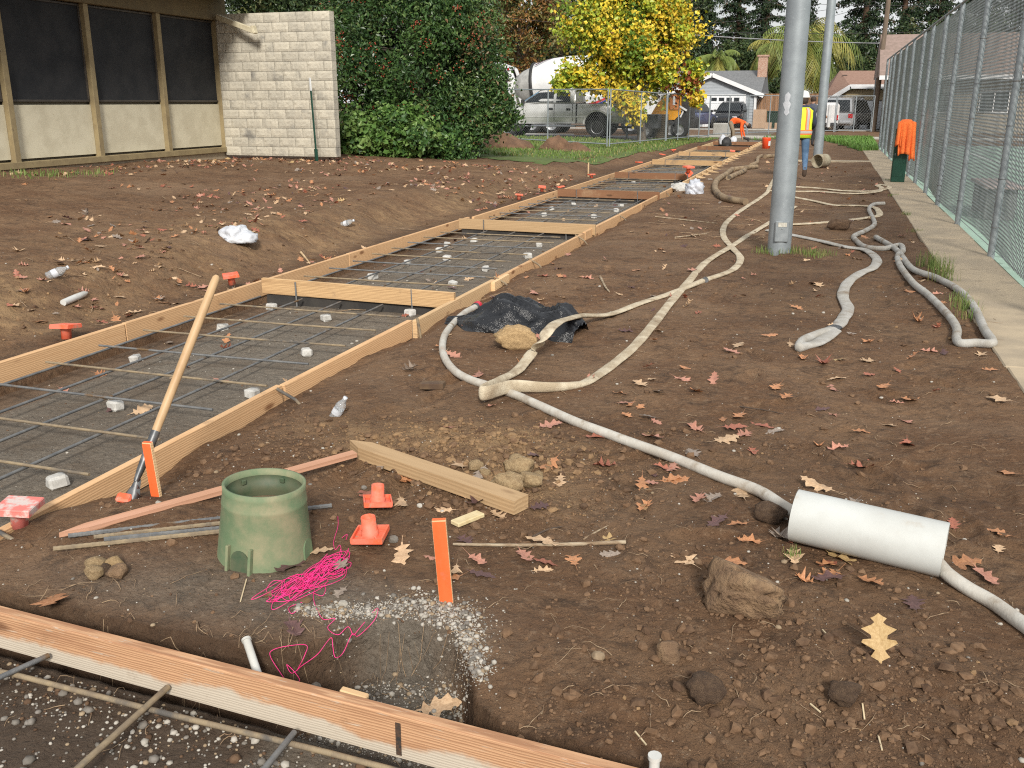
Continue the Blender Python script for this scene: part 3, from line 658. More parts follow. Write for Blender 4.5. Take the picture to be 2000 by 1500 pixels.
for i, (px, py, z, s, lb) in enumerate([(128, 634, .10, 1.3, 'orange rebar cap beside the walkway, nearest on the bank side'), (450, 536, .12, 1.2, 'orange rebar cap behind the top of the shovel handle'), (1014, 379, .12, 1.1, 'orange rebar cap on the bank, before the third bulkhead'), (1059, 364, .14, 1.1, 'orange rebar cap on the bank, middle of three'),
      (1094, 364, .12, 1.1, 'orange rebar cap at the end of the third bulkhead board'), (1155, 340, .12, 1.1, 'orange rebar cap on the bank beside a thin stake'), (1248, 316, .12, 1.2, 'orange rebar cap on the bank near the lawn edge'), (1294, 301, .12, 1.2, 'orange rebar cap on the lawn edge beside the fifth bulkhead'), (1315, 292, .12, 1.2, 'orange rebar cap farthest along the bank'),
      (1345, 325, .24, 1.5, 'orange rebar cap on a tall pin at the fourth bulkhead'), (1431, 294, .06, 1.3, 'orange rebar cap between the worker and the bucket')]):
    p = at_x(px, py, -4.98 if px < 1330 else -2.9) if px < 1330 else at_z(px, py, z); s2 = s * (1 + .1 * (i > 1)); cap(p, (random.uniform(-.15, .15), random.uniform(-.15, .15), random.uniform(0, 1)), cap_o, lb, s2, True)
fl = at_z(1346, 338, .1); mb = MB(); mb.box((0, 0, 0), (.13, .012, .13), R3(0, pi / 4, 0)); tag(mb.build('orange_flag', CAPO, loc=fl), 'orange diamond flag hanging at the end of the fourth bulkhead board', 'flag')
mb = MB(); pz = gp(1149, 345); mb.beam(Vector(pz), Vector(pz) + Vector((0, 0, .32)), .03, .02); tag(mb.build('grade_stake', KW), 'thin wooden stake on the bank between two orange caps', 'stake')
# ================================================================== THINGS ON THE NEAR SOIL
# shovel
HANDLE = M('ash_handle', (.52, .35, .19), (.40, .25, .125), scale=5, rough=.5, stretch=(1, 1, .12), bump=.2, bscale=30, c3=(.30, .20, .11), c3scale=9, c3lo=.6, c3hi=.75)
SOCK = M('scuffed_socket_steel', (.10, .105, .11), (.22, .22, .22), scale=20, rough=.45, metal=.7)
base = gp(252, 975); top = at_d(424, 538, 4.15); b_ = Vector(base) + Vector((0, 0, .0)); d_ = Vector(top) - b_; L_ = d_.length; d_.normalize()
sh = empty('shovel', b_, label='wooden handled shovel leaning over the form board', cat='shovel')
q = lambda f: d_ * (L_ * f)
mb = MB(); mb.tube([q(.2), q(.4), q(.7), q(.96), q(.99), q(1.0)], [.0165, .0185, .0195, .0185, .016, .008], 12); mb.build('handle', HANDLE, sh)
mb = MB(); mb.tube([q(.075), q(.12), q(.2), q(.29)], [.011, .016, .0195, .0195], 10); mb.build('socket', SOCK, sh)
mb = MB(); sx = d_.cross(Vector((0, 1, 0))).normalized(); rings = []
for f, w in ((.10, .012), (.06, .022), (.03, .034), (-.05, .036), (-.12, .03), (-.15, .01)):
    c = q(.0) + d_ * (f * .9); nrm = sx.cross(d_).normalized(); rings.append([c - sx * w + nrm * .012, c - sx * w * .4 - nrm * .004, c + sx * w * .4 - nrm * .004, c + sx * w + nrm * .012, c + sx * w * .4 - nrm * .001, c - sx * w * .4 - nrm * .001])
mb.loft(rings); mb.build('blade', SOCK, sh)
p = gp(243, 978); mb = MB(); mb.box((0, 0, .012), (.06, .05, .022), R3(.3, .2, .4), ch=.008); tag(mb.build('paint_chip', CAPO, loc=p), 'bright orange chip beside the shovel blade', 'chip')
# painted grade stakes
def paint_wood(name):
    m = M(name, (.86, .13, .03), (.80, .20, .07), scale=5, rough=.65, stretch=(1, 1, .3), bump=.2, bscale=30, c3=(.42, .16, .08), c3scale=16, c3lo=.58, c3hi=.78, detail=8); return m
PAINT = paint_wood('orange_stake_paint')
def stake(px, py, h, w, th, rz, tilt, label):
    p = gp(px, py); t = empty('grade_stake', p, label=label, cat='stake', group='orange painted grade stakes'); t.rotation_euler = (tilt[0], tilt[1], rz)
    mb = MB(); mb.box((0, 0, h / 2 - .05), (w, th, h + .1), ch=.0015); mb.build('stake_wood', FIR_PALE, t)
    mb = MB(); mb.box((0, -th / 2 - .0008, h / 2 - .002), (w - .003, .0016, h - .004)); mb.box((0, 0, h + .0008), (w - .003, th - .003, .0016)); mb.build('orange_paint', PAINT, t)
stake(306, 968, .235, .042, .018, .0, (0.02, -.05), 'orange painted grade stake beside the shovel')
stake(872, 1174, .30, .046, .018, .30, (.03, -.06), 'orange painted grade stake in the pale gravel by the pit')
# valve box
VB = M('green_valve_plastic', (.13, .195, .105), (.29, .27, .165), scale=7, rough=.75, lo=.36, hi=.72, c3=(.17, .22, .125), c3scale=11, c3lo=.55, c3hi=.7, detail=8)
VBI = M('green_valve_plastic_shaded', (.045, .085, .045), (.10, .11, .065), scale=8, rough=.6)  # darker copy of the box plastic, with the shade of its hollows painted in
p = gp(488, 1100); vb = empty('valve_box', (p[0], p[1] + .1, p[2] - .015), label='round green plastic valve box caked with mud', cat='valve box'); vb.rotation_euler = (-.03, .05, .12)
mb = MB(); n = 48; H_ = .285; prof = [(.172, 0), (.170, .012), (.150, .212), (.152, .218), (.150, .224), (.146, .262), (.147, .285), (.137, .285), (.135, .262), (.137, .235), (.128, .23), (.132, .2), (.16, .01), (.166, 0)]
vs, fs, mi = [], [], []
arch = [(-pi / 2 - .12 + .03, .2), (pi / 2 - .1, .2), (0.05, .2), (pi - .05, .2)]
for (r, z) in prof:
    for k in range(n): vs.append((r * cos(2 * pi * k / n), r * sin(2 * pi * k / n), z))
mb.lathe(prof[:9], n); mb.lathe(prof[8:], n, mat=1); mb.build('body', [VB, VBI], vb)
mb = MB(); mb.lathe([(.0, .185), (.08, .192), (.131, .182)], 24); mb.build('soil_fill', M('muddy_fill', (.26, .19, .11), (.17, .12, .07), scale=25, rough=.95, bump=.7, bscale=80), vb)
for a in (-pi / 2 - .12, pi / 2, 0, pi):
    T = Matrix.Rotation(a, 4, 'Z') @ Matrix.Translation((.163, 0, 0)) @ Matrix.Rotation(-.105, 4, 'Y')
    mb = MB(); poly = [(-.034, 0), (.034, 0)] + [(.034 * cos(t), .052 + .034 * sin(t)) for t in np.linspace(0, pi, 9)]
    mb.prism(poly, .0, .010, axis='x', T=T); mb.build('pipe_knockout', VBI if a < -1 else VB, vb)  # front knockout stands proud; its darker colour paints the shade of a recess
    if a < -1:
        for sgn in (-1, 1): mb = MB(); mb.box(T @ Vector((.012, sgn * .045, .05)), (.02, .011, .1), (T.to_3x3()), ch=.002); mb.build('rib', VB, vb)
for a in (.4, 1.5, 2.6, 3.7, 5.4): T = Matrix.Rotation(a, 4, 'Z'); mb = MB(); mb.box(T @ Vector((.131, 0, .245)), (.010, .018, .02), T.to_3x3(), ch=.003); mb.build('lid_tab', VBI, vb)
# long lath and loose rebar behind the box
a, b = gp(118, 1062), gp(694, 906); bar_obj('long_stake', (a[0], a[1], a[2] + .035), (b[0], b[1], b[2] + .05), .040, .02, wood('pink_lath_wood', (.52, .29, .19), (.42, .225, .135), (.25, .12, .06), ring=14), taper=.10, label='long pointed pink lath lying behind the valve box', cat='stake', roll=.1)
for i, (A, B, mt, lb) in enumerate([((135, 1056), (648, 998), STEEL, 'dark ribbed rebar length running out behind the valve box'), ((185, 1060), (560, 1020), RUST, 'short rusty rebar length, middle of the bundle by the valve box'), ((205, 1066), (590, 1030), STEEL, 'dark rebar length lying lowest against the valve box'), ((107, 1086), (560, 1040), RUST, 'yellow rusted rebar length nearest the trench')]):
    a, b = gp(*A), gp(*B); mb = MB(); L = float(np.linalg.norm(b - a)); n = int(L / .011); r = .0085 if i != 1 else .008
    mb.tube([(L * k / n, 0, 0) for k in range(n + 1)], [r * (1.0 if k % 2 else 1.17) for k in range(n + 1)], 7, smooth=False)
    o = mb.build('loose_rebar', mt); o.location = (a[0], a[1], a[2] + .020 + .003 * i); dd = Vector(b - a) + Vector((0, 0, .004)); o.rotation_euler = dd.to_track_quat('X', 'Z').to_euler()
    tag(o, lb, 'rebar', 'loose rebar lengths by the valve box')
# pointed timber
a, b = gp(684, 884), gp(1018, 1000); bar_obj('timber_stake', (a[0], a[1], a[2] + .035), (b[0], b[1], b[2] + .032), .09, .06, TIMBER, taper=.11, label='thick pointed timber lying among leaves', cat='timber')
a, b = gp(897, 1030), gp(930, 1008); bar_obj('wood_offcut', (a[0] - .02, a[1], a[2] + .012), (b[0] + .02, b[1], b[2] + .014), .05, .018, M('pale_offcut_wood', (.66, .55, .33), (.52, .40, .2), scale=12, rough=.8), label='small pale wood offcut beside the orange stake', cat='wood block')
a, b = gp(822, 757), gp(868, 757); bar_obj('wood_offcut', (a[0], a[1], a[2] + .015), (b[0], b[1], b[2] + .015), .07, .035, M('muddy_offcut_wood', (.14, .09, .05), (.09, .055, .035), scale=12, rough=.9), label='mud coloured wood block half buried near the hose fold', cat='wood block')
# rocks and clods
def rock(name, loc, size, mat, label, cat='rock', group=None, seed=0, sub=3, rough_=.16, freq=2.2, rot=0.0, sink=.2):
    import bmesh
    bm = bmesh.new(); bmesh.ops.create_icosphere(bm, subdivisions=sub, radius=1.0); r0 = random.Random(seed); off = r0.uniform(0, 99)
    V = np.array([v.co for v in bm.verts]); nz = np.zeros(len(V))
    for (f, am) in ((freq, 1.0), (freq * 2.6, .45), (freq * 6, .25)):
        nz += am * ((vn(V[:, 0] * f + off, V[:, 1] * f + V[:, 2] * 1.7 * f, 3) - .5) + (vn(V[:, 2] * f + off, V[:, 0] * f - V[:, 1] * 1.3 * f, 5) - .5))
    V = V * (1 + rough_ * 1.6 * nz)[:, None]
    for k in range(5):                                  # flats broken off
        nd = np.array([r0.gauss(0, 1), r0.gauss(0, 1), r0.gauss(0, 1)]); nd /= np.linalg.norm(nd); h = r0.uniform(.62, .85); dd = V @ nd; V = V - np.outer(np.maximum(dd - h, 0) * .85, nd)
    for v, q_ in zip(bm.verts, V): v.co = Vector(q_ * np.array(size) / 2)
    me = bpy.data.meshes.new(name); bm.to_mesh(me); bm.free(); me.materials.append(mat)
    me.polygons.foreach_set('use_smooth', [sub > 2] * len(me.polygons))
    o = link(name, me, loc=(loc[0], loc[1], loc[2] + size[2] * (.5 - sink)), rot=(0, 0, rot)); return tag(o, label, cat, group)
ROCKT = M('tan_sandstone', (.52, .36, .185), (.36, .24, .12), scale=16, rough=.95, bump=.9, bscale=45, dist=.01, coords='Generated')
ROCKB = M('big_soil_clod', (.27, .175, .10), (.18, .112, .066), scale=16, rough=.95, bump=1.0, bscale=55, dist=.02, coords='Object', c3=(.36, .245, .14), c3scale=9, c3lo=.55, c3hi=.75)
ROCKD = M('dark_soil_clod', (.175, .11, .066), (.115, .07, .043), scale=6, rough=.95, bump=1.0, bscale=30, dist=.02, coords='Generated')
ROCKY = M('dry_tan_clod', (.46, .335, .185), (.33, .225, .12), scale=9, rough=.95, bump=1.0, bscale=30, dist=.01, coords='Generated')
rock('sandstone_rock', gp(1005, 678), (.29, .2, .19), ROCKT, 'rough tan rock lying against the black plastic bag', seed=3, sub=4, rot=-.3)
rock('soil_clod', gp(1440, 1188), (.265, .20, .21), ROCKB, 'largest soil clod, with a leaf on top and roots hanging out', 'clod', 'big soil clods', seed=5, sub=4, rot=-.5, rough_=.3)
rock('soil_clod', gp(1303, 1290), (.075, .06, .085), ROCKB, 'small reddish soil clod left of the golden leaf', 'clod', 'big soil clods', seed=6)
rock('soil_clod', gp(1378, 1360), (.12, .11, .095), ROCKD, 'round dark soil clod below the largest one', 'clod', 'big soil clods', seed=7)
rock('soil_clod', gp(1650, 1365), (.09, .08, .07), ROCKD, 'dark soil clod below the golden leaf', 'clod', 'big soil clods', seed=8)
rock('soil_clod', gp(1505, 1015), (.13, .1, .09), ROCKD, 'dark soil clod at the open end of the white pipe', 'clod', 'big soil clods', seed=9)
rock('soil_clod', gp(1640, 447), (.32, .24, .2), ROCKD, 'dark soil clod behind the hose right of the grey pole', 'clod', 'big soil clods', seed=10)
for i, (px, py, s, lb) in enumerate([(1015, 915, .14, 'uppermost dry tan clod right of the timber'), (995, 950, .15, 'largest dry tan clod right of the timber'), (1040, 940, .11, 'dry tan clod at the right of the tan heap'), (930, 908, .075, 'round tan clod left of the tan heap'), (948, 920, .055, 'smaller tan clod left of the tan heap'), (967, 948, .07, 'tan clod touching the timber'), (1050, 925, .06, 'dry tan clod at the far edge of the tan heap')]):
    rock('tan_clod', gp(px, py + 8), (s, s * .85, s * .7), ROCKY, lb, 'clod', 'dry tan clods by the timber', seed=20 + i, sub=3, rough_=.22)
for i, (px, py, s, lb) in enumerate([(190, 1105, .07, 'flat tan stone at the back of the stone cluster'), (185, 1122, .065, 'yellow stone at the front left of the stone cluster'), (232, 1122, .068, 'brown stone at the front right of the stone cluster'), (222, 1106, .06, 'orange stone at the back right of the stone cluster'), (207, 1116, .05, 'dark stone in the middle of the stone cluster')]):
    rock('field_stone', gp(px, py + 4), (s * 1.15, s, s * .85), [ROCKY, ROCKY, ROCKB, ROCKT, ROCKD][i], lb, 'stone', 'stones clustered left of the valve box', seed=40 + i)
for i, (px, py, s, lb) in enumerate([(1168, 1287, .045, 'round pale cobble right of the pit'), (711, 955, .03, 'grey pebble behind the rebar caps'), (768, 1058, .045, 'grey pebble beside the large tan leaf'), (310, 985, .028, 'white pebble at the foot of the shovel stake'), (674, 1253, .035, 'pale stone on the trench edge'), (820, 990, .028, 'white pebble between the cap and the timber'), (615, 1375, .05, 'grey stone on the floor of the pit')]):
    rock('cobble', gp(px, py), (s, s * .85, s * .7), [peb_t, peb_g, peb_g, peb_w, peb_w, peb_w, peb_g][i], lb, 'stone', 'loose cobbles', seed=60 + i, sub=2, rough_=.06)
# pink mason's string
PINK = M('pink_string', (.90, .025, .22), (.95, .06, .32), scale=50, rough=.6)
mb = MB()
def strp(pts, hump=.0, n=6):
    W = []
    for a, b in pts:
        p = at_z(a, b, -.035); rim = float(np.interp(p[0], _rx, _ry))
        if p[1] < rim + .012:
            for _ in range(4): p = at_y(a, b, rim - .022); rim = float(np.interp(p[0], _rx, _ry))
        else: p = gp(a, b, .003 + hump * random.random())
        W.append(p)
    mb.tube(cat_rom(W, n), 0.00105, 5, cap=False)
for k in range(30):
    u0 = random.random(); cx, cy = 545 + 110 * u0 + random.gauss(0, 6), 1168 - 60 * u0 + random.gauss(0, 7); a = random.uniform(-.25, .25) - .55; ln = random.uniform(18, 62) * (1 - .25 * abs(u0 - .5)); wd = random.uniform(4, 17)
    pts = [(cx + ln * cos(t) * cos(a) - wd * sin(t) * sin(a) + random.gauss(0, 3), cy + ln * cos(t) * sin(a) + wd * sin(t) * cos(a) + random.gauss(0, 3)) for t in np.linspace(0, 2 * pi * random.choice([.8, 1.0, 1.3]), 9)]
    strp(pts, .016)
strp([(660, 1010), (660, 1030), (652, 1058), (655, 1075), (664, 1066), (666, 1085), (652, 1100)]); strp([(668, 1052), (678, 1045), (676, 1056)])
strp([(660, 1100), (685, 1102), (680, 1112), (662, 1115), (672, 1105), (678, 1092)], .004); strp([(615, 1150), (612, 1168), (618, 1190), (632, 1212), (655, 1210), (640, 1228), (660, 1240), (680, 1224), (690, 1240), (700, 1230), (736, 1190), (732, 1210), (700, 1242), (688, 1238), (670, 1275), (655, 1284), (650, 1262), (648, 1246), (640, 1252), (620, 1278), (590, 1300), (570, 1315), (560, 1298), (575, 1312), (585, 1330), (560, 1328), (545, 1310), (528, 1282), (532, 1270), (560, 1262), (598, 1260), (595, 1280), (580, 1310)], .002)
strp([(612, 1160), (630, 1165), (636, 1150), (628, 1145)]); strp([(585, 1190), (570, 1200), (565, 1188), (590, 1178)])
tag(mb.build('pink_string', PINK, fix=False), 'tangled bright pink mason string trailing into the trench', 'string')
# white stub pipe in the trench
PVC = M('white_pvc', (.58, .585, .56), (.48, .47, .43), scale=5, rough=.35, c3=(.38, .30, .2), c3scale=14, c3lo=.62, c3hi=.74)
a = at_y(482, 1252, 2.16); b = at_y(502, 1312, 2.09); a = Vector(a); b = Vector(b); b = b + (b - a) * .8
mb = MB(); mb.tube([a, a.lerp(b, .5), b], .0125, 12); mb.tube([a, a + (a - b).normalized() * .008], .015, 12)
tag(mb.build('stub_pipe', PVC), 'thin white plastic stub pipe leaning in the trench', 'pipe')
mb = MB(); p = at_z(1278, 1495, .0); mb.tube([p + np.array([0, 0, -.12]), p + np.array([.0, .0, .02])], .013, 12); mb.tube([p + np.array([0, 0, .02]), p + np.array([.0, .0, .03])], .017, 12); tag(mb.build('pin_head', PVC, ), 'pale pin head standing at the end of the near board', 'pin')
# stick, twigs
BARK = M('pale_stick_bark', (.42, .35, .25), (.22, .15, .09), scale=24, rough=.9, bump=.6, bscale=60, stretch=(.3, 1, 1)); BARKD = M('dark_twig_bark', (.06, .045, .035), (.10, .07, .05), scale=24, rough=.9)
def stick(pts, r, mat, label, taper=.5):
    W = [gp(a, b, r * .8) for a, b in pts]; n = len(W); mb = MB(); mb.tube(cat_rom(W, 4), [r * (1 - (1 - taper) * k / ((n - 1) * 4)) for k in range((n - 1) * 4 + 1)], 7); tag(mb.build('stick', mat), label, 'stick', 'sticks lying on the soil')
stick([(1222, 1062), (1120, 1066), (1000, 1068), (885, 1066)], .0085, BARK, 'long pale stick right of the orange stake', .6)
stick([(1040, 1050), (1070, 1036), (1098, 1030)], .005, BARKD, 'short black twig above the pale stick'); stick([(1140, 1055), (1165, 1040), (1188, 1028)], .0045, BARK, 'short pale twig crossing behind the long stick')
stick([(1172, 542), (1182, 562), (1190, 572)], .013, BARK, 'stubby stick standing alone in the middle of the soil'); stick([(1445, 795), (1500, 803), (1530, 810)], .004, BARKD, 'thin dark twig on the open soil at the right'); stick([(1280, 425), (1330, 430), (1400, 437)], .012, BARK, 'long thin stick left of the hoses'); stick([(1318, 465), (1360, 460), (1385, 456)], .01, BARK, 'short stick left of the hose crossing')
stick([(588, 495), (598, 507), (605, 516)], .014, KW, 'pale stick poking up on the bank near the first bulkhead')
# crushed bottle and litter
CLEAR = M('clear_plastic', (.85, .88, .9), rough=.08, trans=.75, ior=1.3, spec=.6, bump=.6, bscale=30, coords='Object'); LABELW = M('white_plastic_film', (.60, .62, .65), (.50, .52, .56), scale=8, rough=.4, bump=.6, bscale=14)
def bottle(px, py, s, label, rz, standing=False):
    p = gp(px, py); t = empty('plastic_bottle', (p[0], p[1], p[2] + .03 * s), label=label, cat='bottle'); t.rotation_euler = (0.25, 1.2 if not standing else .5, rz)
    mb = MB(); prof = [(.0, -.06), (.022, -.062), (.032, -.055)] + [(.033 - .003 * (k % 2) + .002 * random.random(), -.05 + .011 * k) for k in range(9)] + [(.028, .06), (.014, .085), (.013, .1), (.0, .101)]
    mb.lathe([(r * s, z * s) for r, z in prof], 14); mb.build('body', CLEAR, t)
    mb = MB(); mb.lathe([(.0135 * s, .098 * s), (.0145 * s, .1 * s), (.0145 * s, .112 * s), (0, .113 * s)], 12); mb.build('cap', LABELW, t)
    mb = MB(); mb.lathe([(.0335 * s, -.02 * s), (.0345 * s, 0), (.0335 * s, .02 * s)], 14); mb.build('film_label', LABELW, t)
bottle(660, 812, .85, 'crushed clear bottle standing on the soil beside the form board', .6, True); bottle(107, 542, 1.1, 'crushed clear bottle among leaves on the bank', 1.2); bottle(676, 442, 1.1, 'clear bottle scrap farther up on the leafy bank', .3)
mb = MB(); p = gp(137, 592, .025); q_ = gp(165, 583, .025); mb.tube([p + (p - q_) * .45, p, (p + q_) / 2, q_, q_ + (q_ - p) * .25], [.026, .027, .027, .024, .008], 12); tag(mb.build('white_tube', PVC), 'white plastic tube lying on the bank above the form', 'tube')
def crumple(name, px, py, size, mat, label, cat, seed, sub=4, amp=.35, z=.0):
    import bmesh
    bm = bmesh.new(); bmesh.ops.create_icosphere(bm, subdivisions=sub, radius=1.0); V = np.array([v.co for v in bm.verts]); o_ = seed * 7.3; nz = np.zeros(len(V))
    for (f, am) in ((1.6, 1), (3.7, .6), (8, .3)):
        w = vn(V[:, 0] * f + o_, V[:, 1] * f + V[:, 2] * f * 1.4 + o_, seed); nz += am * (1 - 2 * np.abs(w - .5) * 2) * .5
    V = V * (1 + amp * nz)[:, None]; V[:, 2] = np.maximum(V[:, 2], -.35)
    for v, c in zip(bm.verts, V): v.co = Vector(c * np.array(size) / 2)
    me = bpy.data.meshes.new(name); bm.to_mesh(me); bm.free(); me.materials.append(mat); me.polygons.foreach_set('use_smooth', [True] * len(me.polygons)); p = gp(px, py)
    return tag(link(name, me, loc=(p[0], p[1], p[2] + size[2] * .13 + z), rot=(0, 0, seed)), label, cat)
crumple('plastic_bag', 465, 470, (.36, .28, .22), LABELW, 'crumpled white plastic bag on the leafy bank', 'bag', 3, amp=.5)
crumple('plastic_bag', 1356, 378, (.36, .3, .36), M('thin_film', (.72, .75, .82), (.6, .63, .7), scale=8, rough=.3, trans=.3, bump=.7, bscale=10), 'translucent plastic bag beside the forms before the red bulkhead', 'bag', 5, amp=.45)
crumple('cement_lump', 1330, 372, (.35, .3, .2), DOBIE, 'grey lump of hardened concrete beside the plastic bag', 'lump', 6, amp=.4)
# ================================================================== HOSES, PIPE, BAG
HOSE_W = M('white_hose_rubber', (.54, .52, .465), (.44, .40, .34), scale=9, rough=.55, c3=(.27, .215, .15), c3scale=6, c3lo=.55, c3hi=.72, bump=.3, bscale=40)
HOSE_F = M('canvas_fire_hose', (.60, .525, .39), (.43, .35, .24), scale=9, rough=.9, c3=(.26, .19, .12), c3scale=5, c3lo=.5, c3hi=.72, bump=.7, bscale=160, detail=8)
HOSE_G = M('grey_canvas_hose', (.44, .43, .40), (.34, .32, .28), scale=7, rough=.85, c3=(.24, .19, .14), c3scale=4, c3lo=.52, c3hi=.72, bump=.5, bscale=120)
HOSE_D = M('dirty_suction_hose', (.33, .245, .15), (.20, .14, .085), scale=6, rough=.85, c3=(.09, .07, .05), c3scale=5, c3lo=.52, c3hi=.68, bump=.5, bscale=30)
CLAMP = M('worn_clamp_steel', (.20, .21, .22), (.10, .10, .10), scale=14, rough=.4, metal=.8)
def hose_path(pts, r, n=7, lift=None):
    W = []
    for i, q_ in enumerate(pts):
        off = q_[2] if len(q_) > 2 else 0.0
        p = gp(q_[0], q_[1]); 
        if off: p = at_z(q_[0], q_[1], p[2] + off); p = np.array([p[0], p[1], gz(p[0], p[1]) + off])
        W.append(p)
    out = cat_rom(W, n); res = []
    offs = [q_[2] if len(q_) > 2 else 0.0 for q_ in pts]
    for k, p in enumerate(out):
        f = k / n; i = min(int(f), len(offs) - 2); o = offs[i] + (offs[i + 1] - offs[i]) * min(1, f - i); res.append((p[0], p[1], gz(p[0], p[1]) + r * .8 + o))
    # settle: smooth the height
    z = np.array([p[2] for p in res]); h_ = 9; ker = np.hanning(2 * h_ + 3)[1:-1]; ker /= ker.sum(); zz = np.convolve(np.pad(z, h_, mode='edge'), ker, 'valid')
    return [(p[0], p[1], max(float(q), gz(p[0], p[1]) + r * .2)) for p, q in zip(res, zz)]
def hose(name, pts, r, mat, label, flat=None, clamps=(), n=7, ends=None, sides=12):
    """flat: list of (wide, high) for each control point"""
    t = empty(name, gp(pts[0][0], pts[0][1]), label=label, cat='hose'); o = t.location
    P = hose_path(pts, r * (flat[0][1] if flat else 1), n); m = len(P); fl = None
    if flat:
        fl = []
        for k in range(m):
            f = k / n; i = min(int(f), len(flat) - 2); u = min(1, f - i); w = [flat[i][j] + (flat[i + 1][j] - flat[i][j]) * u for j in (0, 1)]
            wob = 1 + .05 * math.sin(k * .9 + i) * (w[0] > 1.1); fl.append((w[0] * wob, w[1] / wob))
    mb = MB(); mb.tube([Vector(p) - o for p in P], r, sides, flat=fl); mb.build('hose_body', mat, t)
    for c in clamps:
        k = int(c * n); k = min(k, m - 3); mb = MB(); q0, q1 = Vector(P[k]) - o, Vector(P[k + 2]) - o; d = (q1 - q0).normalized(); cc = (q0 + q1) / 2
        ff = [(1.2, 1.35)] * 2 if not flat else [(fl[k][0] * 1.08, fl[k][1] * 1.25)] * 2
        for s in (-1, 0, 1): mb.tube([cc + d * (s * .032 - .012), cc + d * (s * .032 + .012)], r, 12, flat=ff)
        mb.build('clamp', CLAMP, t)
    return t, P
ht, HP = hose('delivery_hose', [(930, 603), (908, 616), (884, 637), (867, 665), (866, 695), (885, 725), (920, 748), (960, 762), (1005, 778), (1060, 799), (1130, 830), (1200, 859), (1300, 900), (1400, 938), (1480, 969), (1545, 1006, .02), (1640, 1036, .05), (1740, 1062, .05), (1815, 1098, .03), (1850, 1132, .01), (1890, 1160), (1940, 1190), (1990, 1225), (2050, 1270), (2140, 1345), (2230, 1440)], .0245, HOSE_W, 'white round hose with a red end, threaded through the white pipe', sides=14)
p = Vector(HP[0]) - ht.location; d = (Vector(HP[0]) - Vector(HP[2])).normalized(); mb = MB()
mb.tube([p - d * .03, p + d * .012], .034, 14); mb.build('coupling', CLAMP, ht); mb = MB(); mb.tube([p + d * .0, p + d * .05, p + d * .062], [.036, .038, .03], 14); mb.build('end_plug', M('red_plug_plastic', (.75, .02, .05), (.6, .02, .05), scale=9, rough=.4), ht)
F, G_ = (1.5, .44), (1.6, .36)
hose('canvas_hose', [(1512, 350), (1503, 366), (1497, 378), (1472, 396), (1440, 416), (1416, 440), (1413, 462), (1430, 486), (1446, 505), (1432, 527), (1382, 547), (1372, 550), (1305, 576), (1245, 597), (1192, 620), (1142, 626, .06), (1102, 622, .21), (1076, 636, .22), (1058, 664, .15), (1040, 696, .04), (1012, 727), (985, 745), (955, 756, .055), (939, 768, .06), (955, 768, .06), (1000, 757, .05), (1060, 758, .03), (1120, 758), (1152, 745), (1200, 713), (1240, 676), (1272, 640), (1312, 590), (1342, 556), (1382, 511), (1432, 480), (1482, 450), (1520, 425), (1553, 404)], .026, HOSE_F, 'tan canvas hose folded back on itself over the black bag',
     flat=[F] * 10 + [(1.1, .9)] * 2 + [F] * 3 + [(1.2, .7), G_, G_, G_, F, F, (1.2, .8), (.55, 1.5), (.5, 1.6), (.5, 1.6), (.45, 1.5), (.45, 1.2), (.9, .9), F, F, F, F, F, F, F, F, F, F, F], clamps=(10.3,), sides=14)
hose('canvas_hose', [(1500, 438), (1547, 440), (1595, 437), (1640, 433), (1693, 427), (1717, 421), (1713, 410), (1700, 405), (1673, 403), (1630, 402), (1593, 395), (1557, 388), (1530, 380)], .032, HOSE_F, 'pale canvas hose making a long loop to the right of the pole', flat=[F] * 13)
hose('canvas_hose', [(1500, 452), (1550, 462), (1600, 472), (1650, 483), (1690, 493), (1712, 508), (1706, 524), (1680, 537), (1655, 556), (1646, 580), (1656, 606), (1646, 626), (1632, 642), (1600, 656), (1570, 668), (1560, 677, .02), (1572, 681), (1600, 669), (1630, 650)], .034, HOSE_G, 'grey canvas hose folded at its near end, behind the pole', flat=[(1.45, .48)] * 13 + [(1.0, .95), (.9, .9), (.8, 1.0), (.9, .8), F, F], clamps=(12.0,), sides=14)
hose('dark_hose', [(1727, 400), (1707, 402), (1697, 412), (1705, 430), (1707, 443), (1690, 454), (1668, 464), (1671, 473), (1690, 486), (1727, 490), (1757, 483), (1763, 493), (1753, 503), (1758, 526), (1784, 558), (1814, 582), (1853, 624), (1868, 650), (1867, 668), (1876, 677), (1905, 677), (1935, 677), (1936, 670), (1922, 650), (1903, 608), (1873, 572), (1827, 548), (1780, 528), (1750, 491), (1710, 468)], .030, HOSE_G, 'grey green hose in a narrow kinked loop by the concrete strip', sides=12, n=6)
hose('canvas_hose', [(1500, 374), (1550, 375), (1600, 376), (1650, 379), (1690, 379), (1716, 375), (1722, 368), (1714, 364), (1722, 362), (1738, 366), (1722, 372), (1690, 376), (1640, 373), (1590, 368), (1540, 366)], .034, HOSE_F, 'cream canvas hose bunched near the concrete strip beyond the pole', flat=[F] * 15, n=5)
hose('suction_hose', [(1456, 400), (1432, 397), (1408, 388), (1396, 373), (1400, 357), (1418, 344), (1430, 334)], .058, HOSE_D, 'stiff mud caked suction hose curling beside the forms', sides=14)
hose('suction_hose', [(1422, 352), (1438, 344), (1455, 336)], .055, HOSE_D, 'short pale length of suction hose touching the curled one'); hose('suction_hose', [(1432, 334), (1455, 332), (1478, 329)], .055, HOSE_D, 'straight suction hose length with a dark open end')
